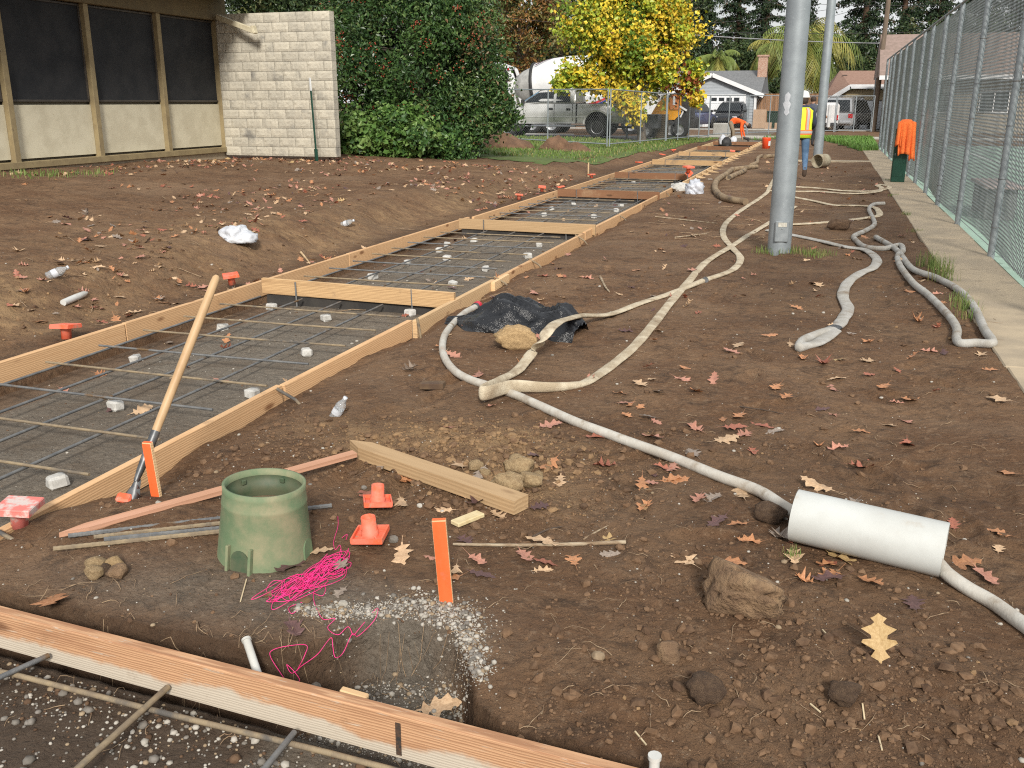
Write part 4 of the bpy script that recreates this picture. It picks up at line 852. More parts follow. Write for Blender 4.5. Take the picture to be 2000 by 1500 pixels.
hose('suction_hose', [(1466, 326), (1478, 320), (1480, 312), (1487, 307)], .05, HOSE_D, 'small suction hose piece bent like an S'); hose('suction_hose', [(1494, 309), (1505, 308), (1520, 307)], .06, HOSE_D, 'suction hose stub half hidden behind the grey pole')
# white sleeve pipe
a, b = Vector(gp(1541, 1066)), Vector(gp(1836, 1133)); r = .098
d = (b - a).normalized(); side = Vector((-d.y, d.x, 0)); a = a + Vector((0, 0, r + .005)) + side * .055; b = b + Vector((0, 0, r - .005)) + side * .05
mb = MB(); mb.tube([a, b], r, 40, cap=False); mb.tube([a, b], r - .006, 40, cap=False)
for c in (a, b):
    n = 40; u = d.cross(Vector((0, 0, 1))).normalized(); w = u.cross(d); R1 = [c + u * cos(2 * pi * k / n) * r + w * sin(2 * pi * k / n) * r for k in range(n)]; R2 = [c + u * cos(2 * pi * k / n) * (r - .006) + w * sin(2 * pi * k / n) * (r - .006) for k in range(n)]
    mb.add(R1 + R2, [(k, (k + 1) % n, n + (k + 1) % n, n + k) for k in range(n)])
tag(mb.build('sleeve_pipe', M('sleeve_pvc', (.57, .59, .57), (.49, .50, .475), scale=3, rough=.42, c3=(.36, .265, .165), c3scale=6, c3lo=.54, c3hi=.80, bump=.05, bscale=30, detail=8)), 'short wide white pipe sleeve around the round hose', 'pipe')
# black bag
BAGM = M('black_film', (.008, .009, .011), (.013, .014, .017), scale=6, rough=.2, spec=.6, bump=.8, bscale=13, dist=.03)
import bmesh
def bag():
    n, m = 90, 44; co_ = []
    for j in range(m):
        for i in range(n):
            u, v = i / (n - 1), j / (m - 1)
            x = -.56 + 1.08 * u; y = (v - .5) * 2
            wid = .07 + .19 * sst(.02, .35, u) * (1 - .35 * sst(.8, 1.0, u)); h = (.025 + .19 * np.exp(-((u - .46) / .24) ** 2) + .145 * np.exp(-((u - .86) / .14) ** 2)) * (1 - abs(y) ** 2.6)
            fold = .5 - abs(float(vn(np.array([u * 5 + v * 9]), np.array([v * 3 - u * 4]), 71)[0]) - .5); fold2 = .5 - abs(float(vn(np.array([u * 13 - v * 7]), np.array([v * 9 + u * 5]), 72)[0]) - .5)
            h = h * (.75 + .9 * fold) + .03 * fold2 * (1 - y * y)
            yy = y * wid * (1.1 + .35 * (fold - .25)) - .05 * math.sin(u * 6) - .10 * sst(.7, .95, u)
            co_.append((x, yy, max(h, .002)))
    ii = (np.arange(m - 1)[:, None] * n + np.arange(n - 1)[None]).ravel(); return np_mesh('trash_bag', np.array(co_), np.stack([ii, ii + 1, ii + n + 1, ii + n], 1), [BAGM], True)
p = gp(1010, 640); o = link('trash_bag', bag(), loc=(p[0], p[1], p[2] - .005), rot=(0, 0, -.06)); tag(o, 'glossy black plastic bag under the canvas hose', 'bag')

# ================================================================== POLES, STRIP, FENCE
GALV = M('galvanised_steel', (.30, .335, .355), (.25, .28, .30), scale=5, rough=.5, metal=.3, c3=(.36, .40, .415), c3scale=26, c3lo=.58, c3hi=.8, bump=.08, bscale=60)
GALVD = M('galvanised_pipe', (.30, .33, .345), (.22, .245, .26), scale=9, rough=.5, metal=.35)
b0 = gp(1521, 492); lp = empty('light_pole', (b0[0], b0[1], b0[2] - .03), label='thick galvanised light pole with a hand hole cover', cat='pole')
rb = 45 / 2 / FPX * 10.35; mb = MB(); mb.tube([(0, 0, -.2), (0, 0, 1.5), (0, 0, 4), (0.0, 0, 9.5)], [rb, rb * .98, rb * .94, rb * .82], 32, cap=True); mb.build('shaft', GALV, lp)
aim = Vector((0 - b0[0], 0 - b0[1], 0)).normalized(); ang = atan2(aim.y, aim.x); T = Matrix.Rotation(ang + .12, 4, 'Z')
mb = MB(); mb.box(T @ Vector((rb + .004, 0, .27)), (.02, .15, .23), T.to_3x3(), ch=.009); mb.build('hand_hole_cover', GALVD, lp); mb = MB(); mb.box(T @ Vector((rb + .017, 0, .345)), (.004, .09, .045), T.to_3x3()); mb.build('metal_tag', M('aged_tag', (.55, .54, .47), (.4, .38, .33), scale=40, rough=.6), lp)
mb = MB(); mb.box(T @ Vector((rb + .017, 0, .30)), (.006, .014, .014), T.to_3x3(), ch=.002); mb.build('screw', GALVD, lp)
mb = MB(); T2 = Matrix.Rotation(ang + .1, 4, 'Z'); vs_ = [];
for j in range(9):
    v_ = (j - 4) / 4.0; hw_ = .26 * sqrt(max(0, 1 - v_ * v_)) * (1 + .35 * math.sin(j * 2.1)) + .01
    for i in range(7): aa = ang - .3 + .03 * math.sin(j) + hw_ * (i - 3) / 3.0; vs_.append((cos(aa) * (rb * .985 + .0025), sin(aa) * (rb * .985 + .0025), 1.60 + .12 * v_))
mb.add(vs_, [(j * 7 + i, j * 7 + i + 1, j * 7 + i + 8, j * 7 + i + 7) for j in range(8) for i in range(6)]); mb.build('whitewash_spot', M('white_spot', (.5, .52, .55), (.42, .44, .47), scale=30, rough=.6), lp, fix=False)
b1 = gp(1596, 318); mb = MB(); lp2 = empty('light_pole', (b1[0], b1[1], b1[2] - .05), label='thinner galvanised light pole beyond the worker in the vest', cat='pole'); mb.tube([(0, 0, -.2), (0, 0, 3), (0, 0, 9.5)], [.125, .118, .10], 24); mb.build('shaft', GALV, lp2); mb = MB(); mb.lathe([(.15, 0), (.15, .06), (.13, .09), (.125, .10)], 24); mb.build('grout_collar', DOBIE, lp2)
# box cabinet on second pole side (seen at its right)
mb = MB(); mb.box((.20, -.05, 1.28), (.09, .34, .62), ch=.03); mb.build('hinged_cover', M('white_cover', (.62, .62, .62), (.5, .5, .5), scale=6, rough=.5), lp2)
# cardboard tube on the ground
tb = gp(1605, 328); tb = empty('form_tube', (tb[0] - .02, tb[1] + .1, tb[2] + .17), label='muddy round form tube lying at the foot of the thin pole', cat='tube'); tb.rotation_euler = (0, 0, -.55)
mb = MB(); T = Matrix.Rotation(-pi / 2, 4, 'X') @ Matrix.Scale(1.0, 4); mb.lathe([(.17, -.2), (.17, .16), (.15, .2), (.10, .22), (0, .225)], 20, T=T); mb.lathe([(.155, -.2), (.155, .1), (0, .1)], 20, T=T); mb.lathe([(.155, -.2), (.17, -.2)], 20, T=T); mb.build('tube_wall', M('dusty_tube', (.40, .36, .26), (.27, .22, .15), scale=6, rough=.9), tb)
# concrete strip, slab by slab
CONC = M('old_concrete', (.45, .365, .25), (.34, .28, .20), scale=2.2, rough=.9, coords='Object', c3=(.29, .23, .16), c3scale=7, c3lo=.58, c3hi=.75, bump=.3, bscale=90, dist=.004, detail=8)
strip = tag(empty('concrete_strip', (1.16, 0, 0)), kind='structure')
yy = -2.9; k = 0
while yy < 36:
    L = 3.05; mb = MB(); mb.box((.29 + .004 * (k % 3), L / 2, -.055), (.58 + .01 * (k % 2), L - .012, .11), ch=.008); link('slab', mb.mesh('slab', CONC), strip, (0, yy, random.uniform(-.004, .004))); yy += L; k += 1
mb = MB(); mb.box((.0, 0, 0), (2.2, .5, .08), ch=.01); cs = link('concrete_slab', mb.mesh('concrete_slab', CONC), loc=(.1, 28.6, -.045)); tag(cs, 'narrow concrete slab crossing the soil behind the form tube', 'slab')
# court
COURT = M('green_court_paint', (.27, .39, .31), (.31, .43, .35), scale=.7, rough=.85, c3=(.19, .27, .215), c3scale=3, c3lo=.55, c3hi=.7)
mb = MB(); mb.box((14.8, 24, -.10), (26, 34, .1)); ct = mb.build('court', COURT); tag(ct, kind='structure')
WHITEP = M('white_line_paint', (.66, .67, .66), (.55, .56, .55), scale=12, rough=.8)
for (x0, y0, x1, y1) in ((4.5, 12, 4.5, 36), (4.5, 36, 14, 36), (4.5, 30.5, 14, 30.5), (14, 12, 14, 36)):
    mb = MB(); mb.beam((x0, y0, -.047), (x1, y1, -.047), .06, .004); link('line_marking', mb.mesh('line_marking', WHITEP), ct)
# tall chain link fence
FX, FH = 1.74, 2.95
WIRE = M('galvanised_wire', (.30, .32, .33), (.22, .24, .25), scale=4, rough=.5, metal=.4)
ft = empty('chain_link_fence', (FX, 11, 0), label='tall galvanised chain link fence along the green court', cat='fence')
py_ = [7.7, 11.0, 13.9, 16.5, 18.6, 20.9, 22.8, 25.2, 27.6, 29.9, 32.3, 34.4, 36.4]
for y in py_:
    lean = random.uniform(-.02, .02); mb = MB(); mb.tube([(0, y - 11, -.15), (lean * .5, y - 11, 1.5), (lean, y - 11, FH)], .036, 12); mb.tube([(lean, y - 11, FH), (lean, y - 11, FH + .03)], [.04, .01], 10); mb.build('post', GALVD, ft)
    for zt in (.35, .8, 1.3, 1.8, 2.3): mb = MB(); mb.lathe([(.039, -.004), (.041, 0), (.039, .004)], 10, T=Matrix.Translation((lean * zt / FH, y - 11, zt + random.uniform(-.05, .05)))); mb.build('tie_wire', STEEL, ft)
mb = MB(); mb.tube([(.0, -3.5, FH + .02), (.0, 25.4, FH + .02)], .022, 10); mb.build('top_rail', GALVD, ft); mb = MB(); mb.tube([(.03, -3.5, .06), (.03, 25.4, .06)], .004, 6); mb.build('tension_wire', WIRE, ft)
def wires(y0, y1, z0, z1, pitch, r, amp=.0, bulge=None):
    """woven diamonds: every wire is one zigzag, neighbours hook where they meet"""
    V, Fq = [], []; n = 0; h = z1 - z0
    for sgn in (1, -1):
        k = int((y1 - y0 + h) / pitch) + 1
        for i in range(k):
            ya = y0 - h + i * pitch if sgn > 0 else y0 + i * pitch
            A = [ya, z0]; B = [ya + sgn * h, z1]
            t0, t1 = 0.0, 1.0
            for q0, q1 in ((A[0], B[0]),):
                dq = q1 - q0
                ta, tb_ = (y0 - q0) / dq, (y1 - q0) / dq; lo_, hi_ = min(ta, tb_), max(ta, tb_); t0, t1 = max(t0, lo_), min(t1, hi_)
            if t1 - t0 < .01: continue
            seg = max(1, int((t1 - t0) * 6)); ox = .004 * sgn; prev = None
            for s in range(seg + 1):
                t = t0 + (t1 - t0) * s / seg; y, z = A[0] + (B[0] - A[0]) * t, A[1] + (B[1] - A[1]) * t
                bx = (bulge(y, z) if bulge else 0.0); V += [(ox + r + bx, y, z), (ox - r + bx, y, z), (ox + bx, y + r * 1.2, z - sgn * r * 1.2), (ox + bx, y - r * 1.2, z + sgn * r * 1.2)]
                if s:
                    b_i = len(V) - 8; Fq += [(b_i, b_i + 2, b_i + 6, b_i + 4), (b_i + 2, b_i + 1, b_i + 5, b_i + 6), (b_i + 1, b_i + 3, b_i + 7, b_i + 5), (b_i + 3, b_i, b_i + 4, b_i + 7)]
    return np.array(V, float), np.array(Fq)
V, Fq = wires(-3.5, 25.4, .05, FH, .078, .0030, bulge=lambda y, z: .06 + .05 * math.sin(y * .9) * (z < .9) * (1 - z)); link('wire_mesh', np_mesh('wire_mesh', V, Fq, [WIRE]), ft)
# litter bin post with a jacket over it
gpst = gp(1752, 356); gb = empty('green_post', (1.42, 21.1, -.0), label='square dark green metal post standing on the concrete strip', cat='post')
mb = MB(); mb.box((0, 0, .53), (.26, .22, 1.06), ch=.012); mb.build('casing', M('dark_green_enamel', (.008, .045, .028), (.012, .06, .04), scale=4, rough=.35), gb); mb = MB(); mb.box((-.02, -.112, .56), (.2, .006, .9), ch=.003); mb.build('door', M('dark_green_enamel', (.008, .045, .028)), gb); mb = MB(); mb.box((-.1, -.12, .55), (.015, .014, .05), ch=.004); mb.build('latch', GALVD, gb)
JACK = M('orange_fleece', (.95, .22, .05), (.85, .17, .04), scale=6, rough=.9, bump=.4, bscale=20)
jk = empty('hooded_jacket', (1.47, 21.05, 1.05), label='orange hooded jacket draped over the green post', cat='jacket')
def drape(w, h, x0, yoff, folds, sway, seed):
    nI, nJ = 16, 14; cc = []
    for j in range(nJ):
        v = j / (nJ - 1)
        for i in range(nI):
            u = i / (nI - 1); x = x0 + (u - .5) * w * (1 - .12 * v + .1 * math.sin(seed)) + sway * v; y = yoff - .03 * math.sin(u * folds * pi + seed + v) * (.3 + v) - .02 * v
            cc.append((x, y, .14 - .04 * (2 * u - 1) ** 2 - h * v))
    ii = (np.arange(nJ - 1)[:, None] * nI + np.arange(nI - 1)[None]).ravel(); return cc, [(a, a + 1, a + nI + 1, a + nI) for a in ii]
for nm_, w, h, x0, yo, fo, sw, sd_ in (('body_panel', .24, .62, -.03, -.15, 5, .03, 1.0), ('sleeve', .12, .72, .11, -.13, 3, .05, 2.0), ('sleeve', .11, .45, -.12, -.16, 3, .0, 4.0), ('back_panel', .28, .5, .0, .15, 4, .0, 3.0)):
    mb = MB(); vv, ff = drape(w, h, x0, yo, fo, sw, sd_); mb.add(vv, ff, 0, True); ob = mb.build(nm_, JACK, jk, fix=False); md = ob.modifiers.new('thick', 'SOLIDIFY'); md.thickness = .02
mb = MB(); mb.lathe([(.02, .20), (.1, .19), (.15, .13), (.17, .05), (.16, -.02)], 14, T=Matrix.Scale(.9, 4)); mb.build('hood', JACK, jk)
# bench seen through the mesh
bn = empty('court_bench', (2.4, 15.6, -.05), label='low dark bench with a pale top inside the court fence', cat='bench'); DARKP = M('dark_bench_mesh', (.15, .17, .165), (.19, .21, .2), scale=9, rough=.7)
mb = MB(); mb.box((0, 0, .46), (.5, 1.5, .05), ch=.01); mb.build('seat', M('pale_pink_top', (.42, .33, .31), (.36, .30, .28), scale=6, rough=.8), bn)
for s in (-1, 1): mb = MB(); mb.box((0, s * .6, .215), (.4, .08, .43), ch=.01); mb.build('leg', DARKP, bn)

# ================================================================== LEAVES
LC = {'rust red': ((.36, .135, .08), (.25, .085, .055)), 'orange brown': ((.47, .23, .11), (.35, .155, .07)), 'pale tan': ((.56, .39, .24), (.44, .29, .17)), 'dark purple': ((.125, .066, .06), (.085, .046, .044)), 'pinkish red': ((.47, .235, .165), (.36, .165, .115)), 'dull grey': ((.29, .235, .19), (.20, .16, .13)), 'golden': ((.47, .33, .16), (.38, .25, .11))}
LM = {k: M('leaf_' + k.replace(' ', '_'), a, b, scale=16, rough=.5, bump=.35, bscale=40, spec=.4, vary=.2, dist=.004) for k, (a, b) in LC.items()}
def leaf_verts(seed, curl):
    r = random.Random(seed); half = [(.0, .018), (.10, .03), (.17, .22), (.22, .13), (.30, .10), (.41, .33), (.47, .30), (.50, .165), (.57, .13), (.69, .29), (.74, .24), (.76, .13), (.83, .10), (.89, .15), (.925, .07), (1.0, .0)]
    half = [(a + r.uniform(-.02, .02) * (0 < a < 1), b * r.uniform(.8, 1.25)) for a, b in half]; vs, fs = [], []
    for sgn in (1, -1):
        base = len(vs)
        for (a, b) in half: vs.append((a - .12 * b * 0, sgn * b)); 
        for (a, b) in half: vs.append((min(1, a), 0))
        n = len(half)
        for i in range(n - 1): f = (base + i, base + i + 1, base + n + i + 1, base + n + i); fs.append(f if sgn < 0 else f[::-1])
    k = len(vs); vs += [(0, .007), (0, -.007), (-.3, .006), (-.3, -.006)]; fs.append((k, k + 1, k + 3, k + 2))
    tips = {i for i in range(len(vs))}
    out = []; c1, c2, ph = curl * r.uniform(.6, 1.4), r.uniform(-.25, .35) * curl * 2, r.uniform(0, 6)
    for (a, b) in vs: out.append((a - .4, b, c1 * b * b * 1.6 + c2 * (a - .5) ** 2 + .03 * math.sin(a * 9 + ph) * (.3 + abs(b) * 3) * (1 + curl)))
    z0 = np.percentile([o_[2] for o_ in out], 12); return [(a, b, c - z0) for a, b, c in out], fs
SHAPES = [leaf_verts(s, c) for s, c in ((1, .12), (2, .3), (3, .06), (4, .55), (5, .22), (6, .4), (7, -.35), (8, 1.0))]
_lm = {}
def leaf_mesh(k, colr):
    if (k, colr) not in _lm:
        mb = MB(); mb.add(*SHAPES[k], smooth=False); _lm[(k, colr)] = mb.mesh('oak_leaf', LM[colr])
    return _lm[(k, colr)]
def leaf_at(p, s, colr, label, group, k=None, rot=None, up=.006, rz=None):
    o = link('oak_leaf', leaf_mesh(random.randrange(8) if k is None else k, colr), loc=(p[0], p[1], p[2] + up), rot=rot or (random.gauss(0, .10), random.gauss(0, .10), random.uniform(0, 2 * pi) if rz is None else rz)); o.scale = (s, s * random.uniform(.68, 1.12), s * random.uniform(.5, 1.7)); o.location.z += random.uniform(-.007, .003)
    return tag(o, label, 'leaf', group)
hand = [(785, 1084, .155, 'pale tan', 0, 'large pale leaf below the orange caps'), (738, 915, .17, 'dull grey', 0, 'grey lobed leaf hanging over the pointed timber end'), (790, 940, .13, 'orange brown', 7, 'curled orange brown leaf against the timber'), (862, 932, .10, 'dull grey', 4, 'small grey leaf lying on top of the timber'), (930, 985, .14, 'dark purple', 3, 'dark purple leaf leaning on the timber front'), (722, 972, .15, 'rust red', 2, 'rust leaf behind the upper orange cap'),
        (560, 1115, .16, 'dark purple', 1, 'dark maroon leaf leaning on the valve box'), (617, 1080, .11, 'pale tan', 2, 'pale leaf between the valve box and the pink string'), (655, 1108, .11, 'dull grey', 4, 'grey leaf lying across the pink string'), (572, 1232, .12, 'dark purple', 3, 'purple leaf on the trench rim'), (664, 1160, .08, 'dull grey', 1, 'small grey leaf right of the pink string'), (785, 985, .12, 'pale tan', 6, 'narrow tan leaf beside the upper orange cap'),
        (1420, 1100, .12, 'orange brown', 2, 'bright orange leaf tucked behind the largest clod'), (1365, 977, .11, 'pinkish red', 5, 'pink leaf with a long stalk above the clod'), (1612, 1105, .11, 'orange brown', 3, 'orange leaf below the white pipe'), (1622, 1135, .12, 'dark purple', 1, 'dark leaf below the white pipe'), (1695, 1140, .10, 'orange brown', 5, 'narrow orange leaf under the white pipe'), (1785, 1185, .12, 'dark purple', 4, 'purple leaf below the right end of the white pipe'),
        (1920, 1128, .14, 'pinkish red', 3, 'pink leaf cluster beside the hose leaving the pipe'), (1950, 1075, .09, 'pale tan', 1, 'tan leaf right of the white pipe'), (1060, 1103, .11, 'rust red', 2, 'red leaf below the long pale stick'), (930, 1098, .10, 'pinkish red', 1, 'pink leaf right of the orange stake'), (935, 1125, .11, 'dark purple', 0, 'purple leaf below a pink one near the orange stake'), (1160, 855, .13, 'rust red', 3, 'rust leaf touching the hose above the timber'),
        (1070, 833, .13, 'pinkish red', 5, 'pink leaf left of the hose'), (1280, 858, .13, 'pinkish red', 1, 'pink lobed leaf above the hose'), (1270, 818, .10, 'dull grey', 2, 'grey spiky leaf above the hose'), (1355, 888, .11, 'dull grey', 2, 'grey star shaped leaf resting by the hose'), (1225, 790, .10, 'pinkish red', 2, 'small pink leaf on the open soil'), (1445, 815, .13, 'orange brown', 1, 'orange leaf at the top of a cluster of five'), (1430, 838, .13, 'rust red', 0, 'red leaf in the middle of a cluster of five'),
        (1412, 822, .08, 'orange brown', 4, 'small orange leaf left in a cluster of five'), (1455, 850, .11, 'pinkish red', 5, 'pink leaf lowest in a cluster of five'), (1676, 846, .10, 'orange brown', 2, 'lone orange leaf on the open soil at the right'), (1775, 782, .12, 'orange brown', 5, 'orange leaf right of the open soil'), (1955, 786, .15, 'pale tan', 0, 'tan leaf beside the concrete strip corner'), (1700, 733, .12, 'rust red', 2, 'red leaf below the grey folded hose'), (1728, 757, .11, 'orange brown', 4, 'orange leaf under the red one on open soil'),
        (1602, 957, .16, 'pale tan', 6, 'long narrow tan leaf above the white pipe'), (1186, 915, .12, 'rust red', 7, 'curled rust leaf below the hose'), (1300, 917, .10, 'rust red', 5, 'glossy red leaf below the hose'), (1265, 945, .08, 'pinkish red', 2, 'small pink leaf below the hose'), (1156, 742, .11, 'pinkish red', 3, 'pink leaf resting on the canvas hose'), (850, 1385, .14, 'pale tan', 0, 'pale leaf down in the pit'), (110, 1205, .17, 'orange brown', 2, 'large orange brown leaf behind the near board'), (1050, 893, .09, 'dark purple', 2, 'dark leaf right of the tan clods'), (1050, 995, .09, 'dark purple', 4, 'dark leaf at the end of the timber'), (960, 795, .09, 'pinkish red', 1, 'pink leaf below the hose fold'), (885, 565, .12, 'dark purple', 3, 'dark leaf below the splice block'), (978, 548, .16, 'orange brown', 7, 'orange leaves caught behind the splice block'), (1915, 695, .16, 'pale tan', 5, 'tan leaf at the near end of the kinked hose loop')]
for (px, py, s, c, k, lb) in hand:
    p = gp(px, py); leaf_at(p, s * 1.02, c, lb, 'oak leaves on the near soil', k, up=.012 if 'on' not in lb else .015, rot=(random.gauss(0, .13), random.gauss(0, .13), random.uniform(0, 6.28)))
p = gp(1715, 1285); leaf_at(p, .155, 'golden', 'golden brown leaf standing upright in the soil', 'oak leaves on the near soil', 2, rot=(-.35, -.95, 1.75), up=.05).scale = (.15, .15, .15)
cols = list(LC); pw = [.12, .24, .28, .07, .21, .06, .02]
MARKS = [(465, 457, 'crumpled white bag'), (676, 440, 'far bottle scrap'), (107, 540, 'crushed bottle on the bank'), (137, 592, 'white tube'), (130, 640, 'nearest bank side cap'), (450, 540, 'shovel handle top'), (30, 420, 'weedy corner of the bank'), (190, 360, 'middle window post'), (330, 350, 'last window bay'), (520, 340, 'block wall foot'), (620, 330, 'thin green post'), (780, 340, 'bright green shrub'), (920, 340, 'shrub end'), (300, 420, 'bank middle'), (560, 420, 'bank above the first bulkhead'), (800, 400, 'bank before the second bulkhead'), (600, 505, 'pale stick on the bank'), (1010, 380, 'first far cap'), (990, 640, 'black bag'), (1010, 690, 'tan rock'), (940, 765, 'hose fold'), (1180, 555, 'stubby stick'), (1130, 470, 'soil beside the second bulkhead'), (1280, 640, 'canvas hose middle'), (1440, 510, 'hose crossing'), (1380, 547, 'hose clamp'), (1350, 440, 'thin stick pair'), (1200, 860, 'white hose middle'), (1520, 500, 'thick pole foot'), (1560, 675, 'folded grey hose end'), (1640, 600, 'grey hose bend'), (1700, 500, 'grey hose top bend'), (1640, 447, 'dark clod behind the hose'), (1870, 675, 'kinked hose corner'), (1830, 545, 'grass tuft on the strip'), (1780, 450, 'strip edge beyond the tuft'), (1440, 830, 'cluster of five leaves'), (1680, 845, 'lone orange leaf'), (1490, 803, 'thin dark twig'), (1620, 760, 'open soil middle'), (1860, 820, 'strip corner soil'), (1690, 1050, 'white pipe'), (1440, 1150, 'largest clod'), (1000, 950, 'tan clods'), (1230, 1060, 'long stick end'), (870, 1080, 'orange stake'), (1250, 960, 'soil below the hose'), (1450, 700, 'soil inside the hose loop'), (1900, 950, 'soil right of the pipe')]
def region(px, py, p):
    if p[0] < -4.8: return 'lying on the bank ' + ('near the form boards' if p[0] > -6.4 else 'below the building wall' if p[1] > 12.5 else 'in the middle of the slope')
    if px > 1500: return 'lying on the soil near the concrete strip'
    if py > 800: return 'lying on the near soil'
    return 'lying on the soil beside the hoses'
count = 0; tries = 0; used = {}
while count < 232 and tries < 4000:
    tries += 1
    if random.random() < .56:
        py = 330 + 300 * random.random() ** .9; px = random.uniform(0, 1080)
    else: py = 440 + 700 * random.random() ** 1.2; px = random.uniform(850, 1990)
    p = gp(px, py)
    if -4.85 < p[0] < -2.7 or p[0] > 1.15 or p[1] < 2.2 or p[0] < -12.8 or (1480 < px < 1560 and py < 500): continue
    if p[0] < -4.8 and float(fbm(np.array([p[0] * .9]), np.array([p[1] * .6]), 3, 81)[0]) < -.06: continue
    c = random.choices(cols, pw)[0]; lm = min(MARKS, key=lambda m_: (m_[0] - px) ** 2 + ((m_[1] - py) * 1.6) ** 2); dx_, dy_ = px - lm[0], py - lm[1]; s_ = random.uniform(.08, .155)
    rel = ('right of' if dx_ > 0 else 'left of') if abs(dx_) > abs(dy_) * 1.3 else ('below' if dy_ > 0 else 'above'); sz = 'small' if s_ < .1 else 'large' if s_ > .135 else 'middling'
    key = (sz, c, rel, lm[2]); used[key] = used.get(key, 0) + 1; k_ = used[key]
    lb = '%s %s oak leaf %s the %s' % (sz, c, rel, lm[2]) + ('' if k_ == 1 else ', %s such leaf' % nth(k_ - 1)); leaf_at(p, s_, c, lb, 'scattered oak leaves'); count += 1
V, Fq, MI = [], [], []; names = list(LC)
for i in range(3200):
    u = random.random()
    if u < .80: x, y = -4.95 - 8.0 * random.random() ** 1.1, random.uniform(5, 21)
    elif u < .93: x, y = random.uniform(-2.6, 1.0), random.uniform(5, 30)
    else: x, y = random.uniform(-4.6, -2.9), random.uniform(4, 25)
    if y > 21 and x < -4.9: continue
    if -12.9 > x: continue
    if x < -4.8 and float(fbm(np.array([x * .9]), np.array([y * .6]), 3, 81)[0]) < .0: continue
    if x > -4.8 and random.random() < .55: continue
    vv, ff = random.choice(SHAPES); s = random.uniform(.045, .135); A = R3(random.gauss(0, .38), random.gauss(0, .38), random.uniform(0, 6.28)); z = gz(x, y) + .014; b = len(V)
    V += [tuple(A @ (Vector(q) * s) + Vector((x, y, z))) for q in vv]; Fq += [tuple(b + q for q in f) for f in ff]; MI += [random.choices(range(7), pw)[0]] * len(ff)
tag(link('fallen_leaves', np_mesh('fallen_leaves', V, Fq, [LM[c] for c in names], False, MI)), 'smaller fallen oak leaves littered over the bank and soil', 'leaves', kind='stuff')
# grass tufts
GRASS = M('grass_blade', (.10, .17, .035), (.16, .22, .06), scale=3, rough=.6, spec=.3); GRASSY = M('grass_blade_yellow', (.28, .25, .09), (.2, .19, .07), scale=3, rough=.7)
def blades(P, hmin, hmax, w, lean=.5):
    V, Fq, mi = [], [], []
    for p in P:
        h = random.uniform(hmin, hmax); a = random.uniform(0, 6.28); l = random.uniform(.1, lean) * h; dx, dy = cos(a), sin(a); b = len(V); ww = w * random.uniform(.7, 1.3)
        V += [(p[0] - dy * ww, p[1] + dx * ww, p[2] - .01), (p[0] + dy * ww, p[1] - dx * ww, p[2] - .01), (p[0] + dx * l * .4 + dy * ww * .7, p[1] + dy * l * .4 - dx * ww * .7, p[2] + h * .65), (p[0] + dx * l * .4 - dy * ww * .7, p[1] + dy * l * .4 + dx * ww * .7, p[2] + h * .65),
              (p[0] + dx * l + dy * .0005, p[1] + dy * l, p[2] + h * (1 - .3 * l / h)), (p[0] + dx * l, p[1] + dy * l, p[2] + h * (1 - .3 * l / h))]
        Fq += [(b, b + 1, b + 2, b + 3), (b + 3, b + 2, b + 4, b + 5)]; m_ = int(random.random() < .2); mi += [m_, m_]
    return V, Fq, mi
def tuft(name, pts, n, spread, h, label, w=.0025):
    P = []
    for k in range(n):
        c = random.choice(pts); p = gp(c[0], c[1]); x, y = p[0] + random.gauss(0, spread), p[1] + random.gauss(0, spread); P.append((x, y, gz(min(x, 1.1), y)))
    V, Fq, mi = blades(P, h * .5, h, w); tag(link(name, np_mesh(name, V, Fq, [GRASS, GRASSY], False, mi)), label, 'grass', kind='stuff')
tuft('grass_tuft', [(1500, 492), (1540, 494), (1580, 497), (1600, 499)], 380, .09, .09, 'short grass left round the foot of the thick pole'); tuft('grass_tuft', [(1815, 520), (1825, 525), (1835, 535), (1845, 550)], 240, .055, .2, 'green grass tuft growing at the edge of the concrete strip'); tuft('grass_tuft', [(1870, 590), (1885, 605), (1893, 622)], 140, .05, .13, 'small grass tuft between the kinked hose and the strip'); tuft('grass_tuft', [(1545, 1086), (1550, 1088)], 40, .015, .05, 'tiny grass sprig below the white pipe', .0012)
tuft('grass_tuft', [(1735, 352), (1745, 380), (1770, 420), (1790, 450)], 200, .04, .06, 'thin weeds along the edge of the strip')
# ================================================================== BUILDING ON THE LEFT
BX = -13.1
yP = lambda px, py: at_x(px, py, BX)[1]
zP = lambda px, py: at_x(px, py, BX)[2]
OLIVE = M('olive_trim_paint', (.30, .235, .125), (.24, .185, .10), scale=5, rough=.7, c3=(.17, .13, .08), c3scale=12, c3lo=.6, c3hi=.75)
CREAM = M('peeling_cream_paint', (.64, .59, .44), (.55, .50, .365), scale=3, rough=.8, c3=(.40, .32, .20), c3scale=14, c3lo=.66, c3hi=.76, bump=.2, bscale=40, detail=8)
SCREEN = M('dark_solar_screen', (.022, .024, .027), (.034, .035, .037), scale=2.5, rough=.75, spec=.25)
bt = empty('school_building', (BX, 16, .5), label='low cream and olive building with dark screened windows', cat='building'); O = Vector(bt.location)
posts_y = [yP(28, 310), yP(193, 298), yP(327, 292), yP(440, 293)]; dyp = posts_y[1] - posts_y[0]; posts_y = [posts_y[0] - dyp * 1.05] + posts_y
zs, zt_, zb = zP(200, 199), (zP(160, 7) + zP(417, 43)) / 2, (zP(437, 288) + zP(223, 303)) / 2
YE = posts_y[-1]
for i, y in enumerate(posts_y):
    mb = MB(); mb.box((.03, y - 16 - (.05 if i == 4 else 0), (zb + zt_) / 2 - .5), (.13, .12, zt_ - zb + .02), ch=.006); mb.build('post', OLIVE, bt)
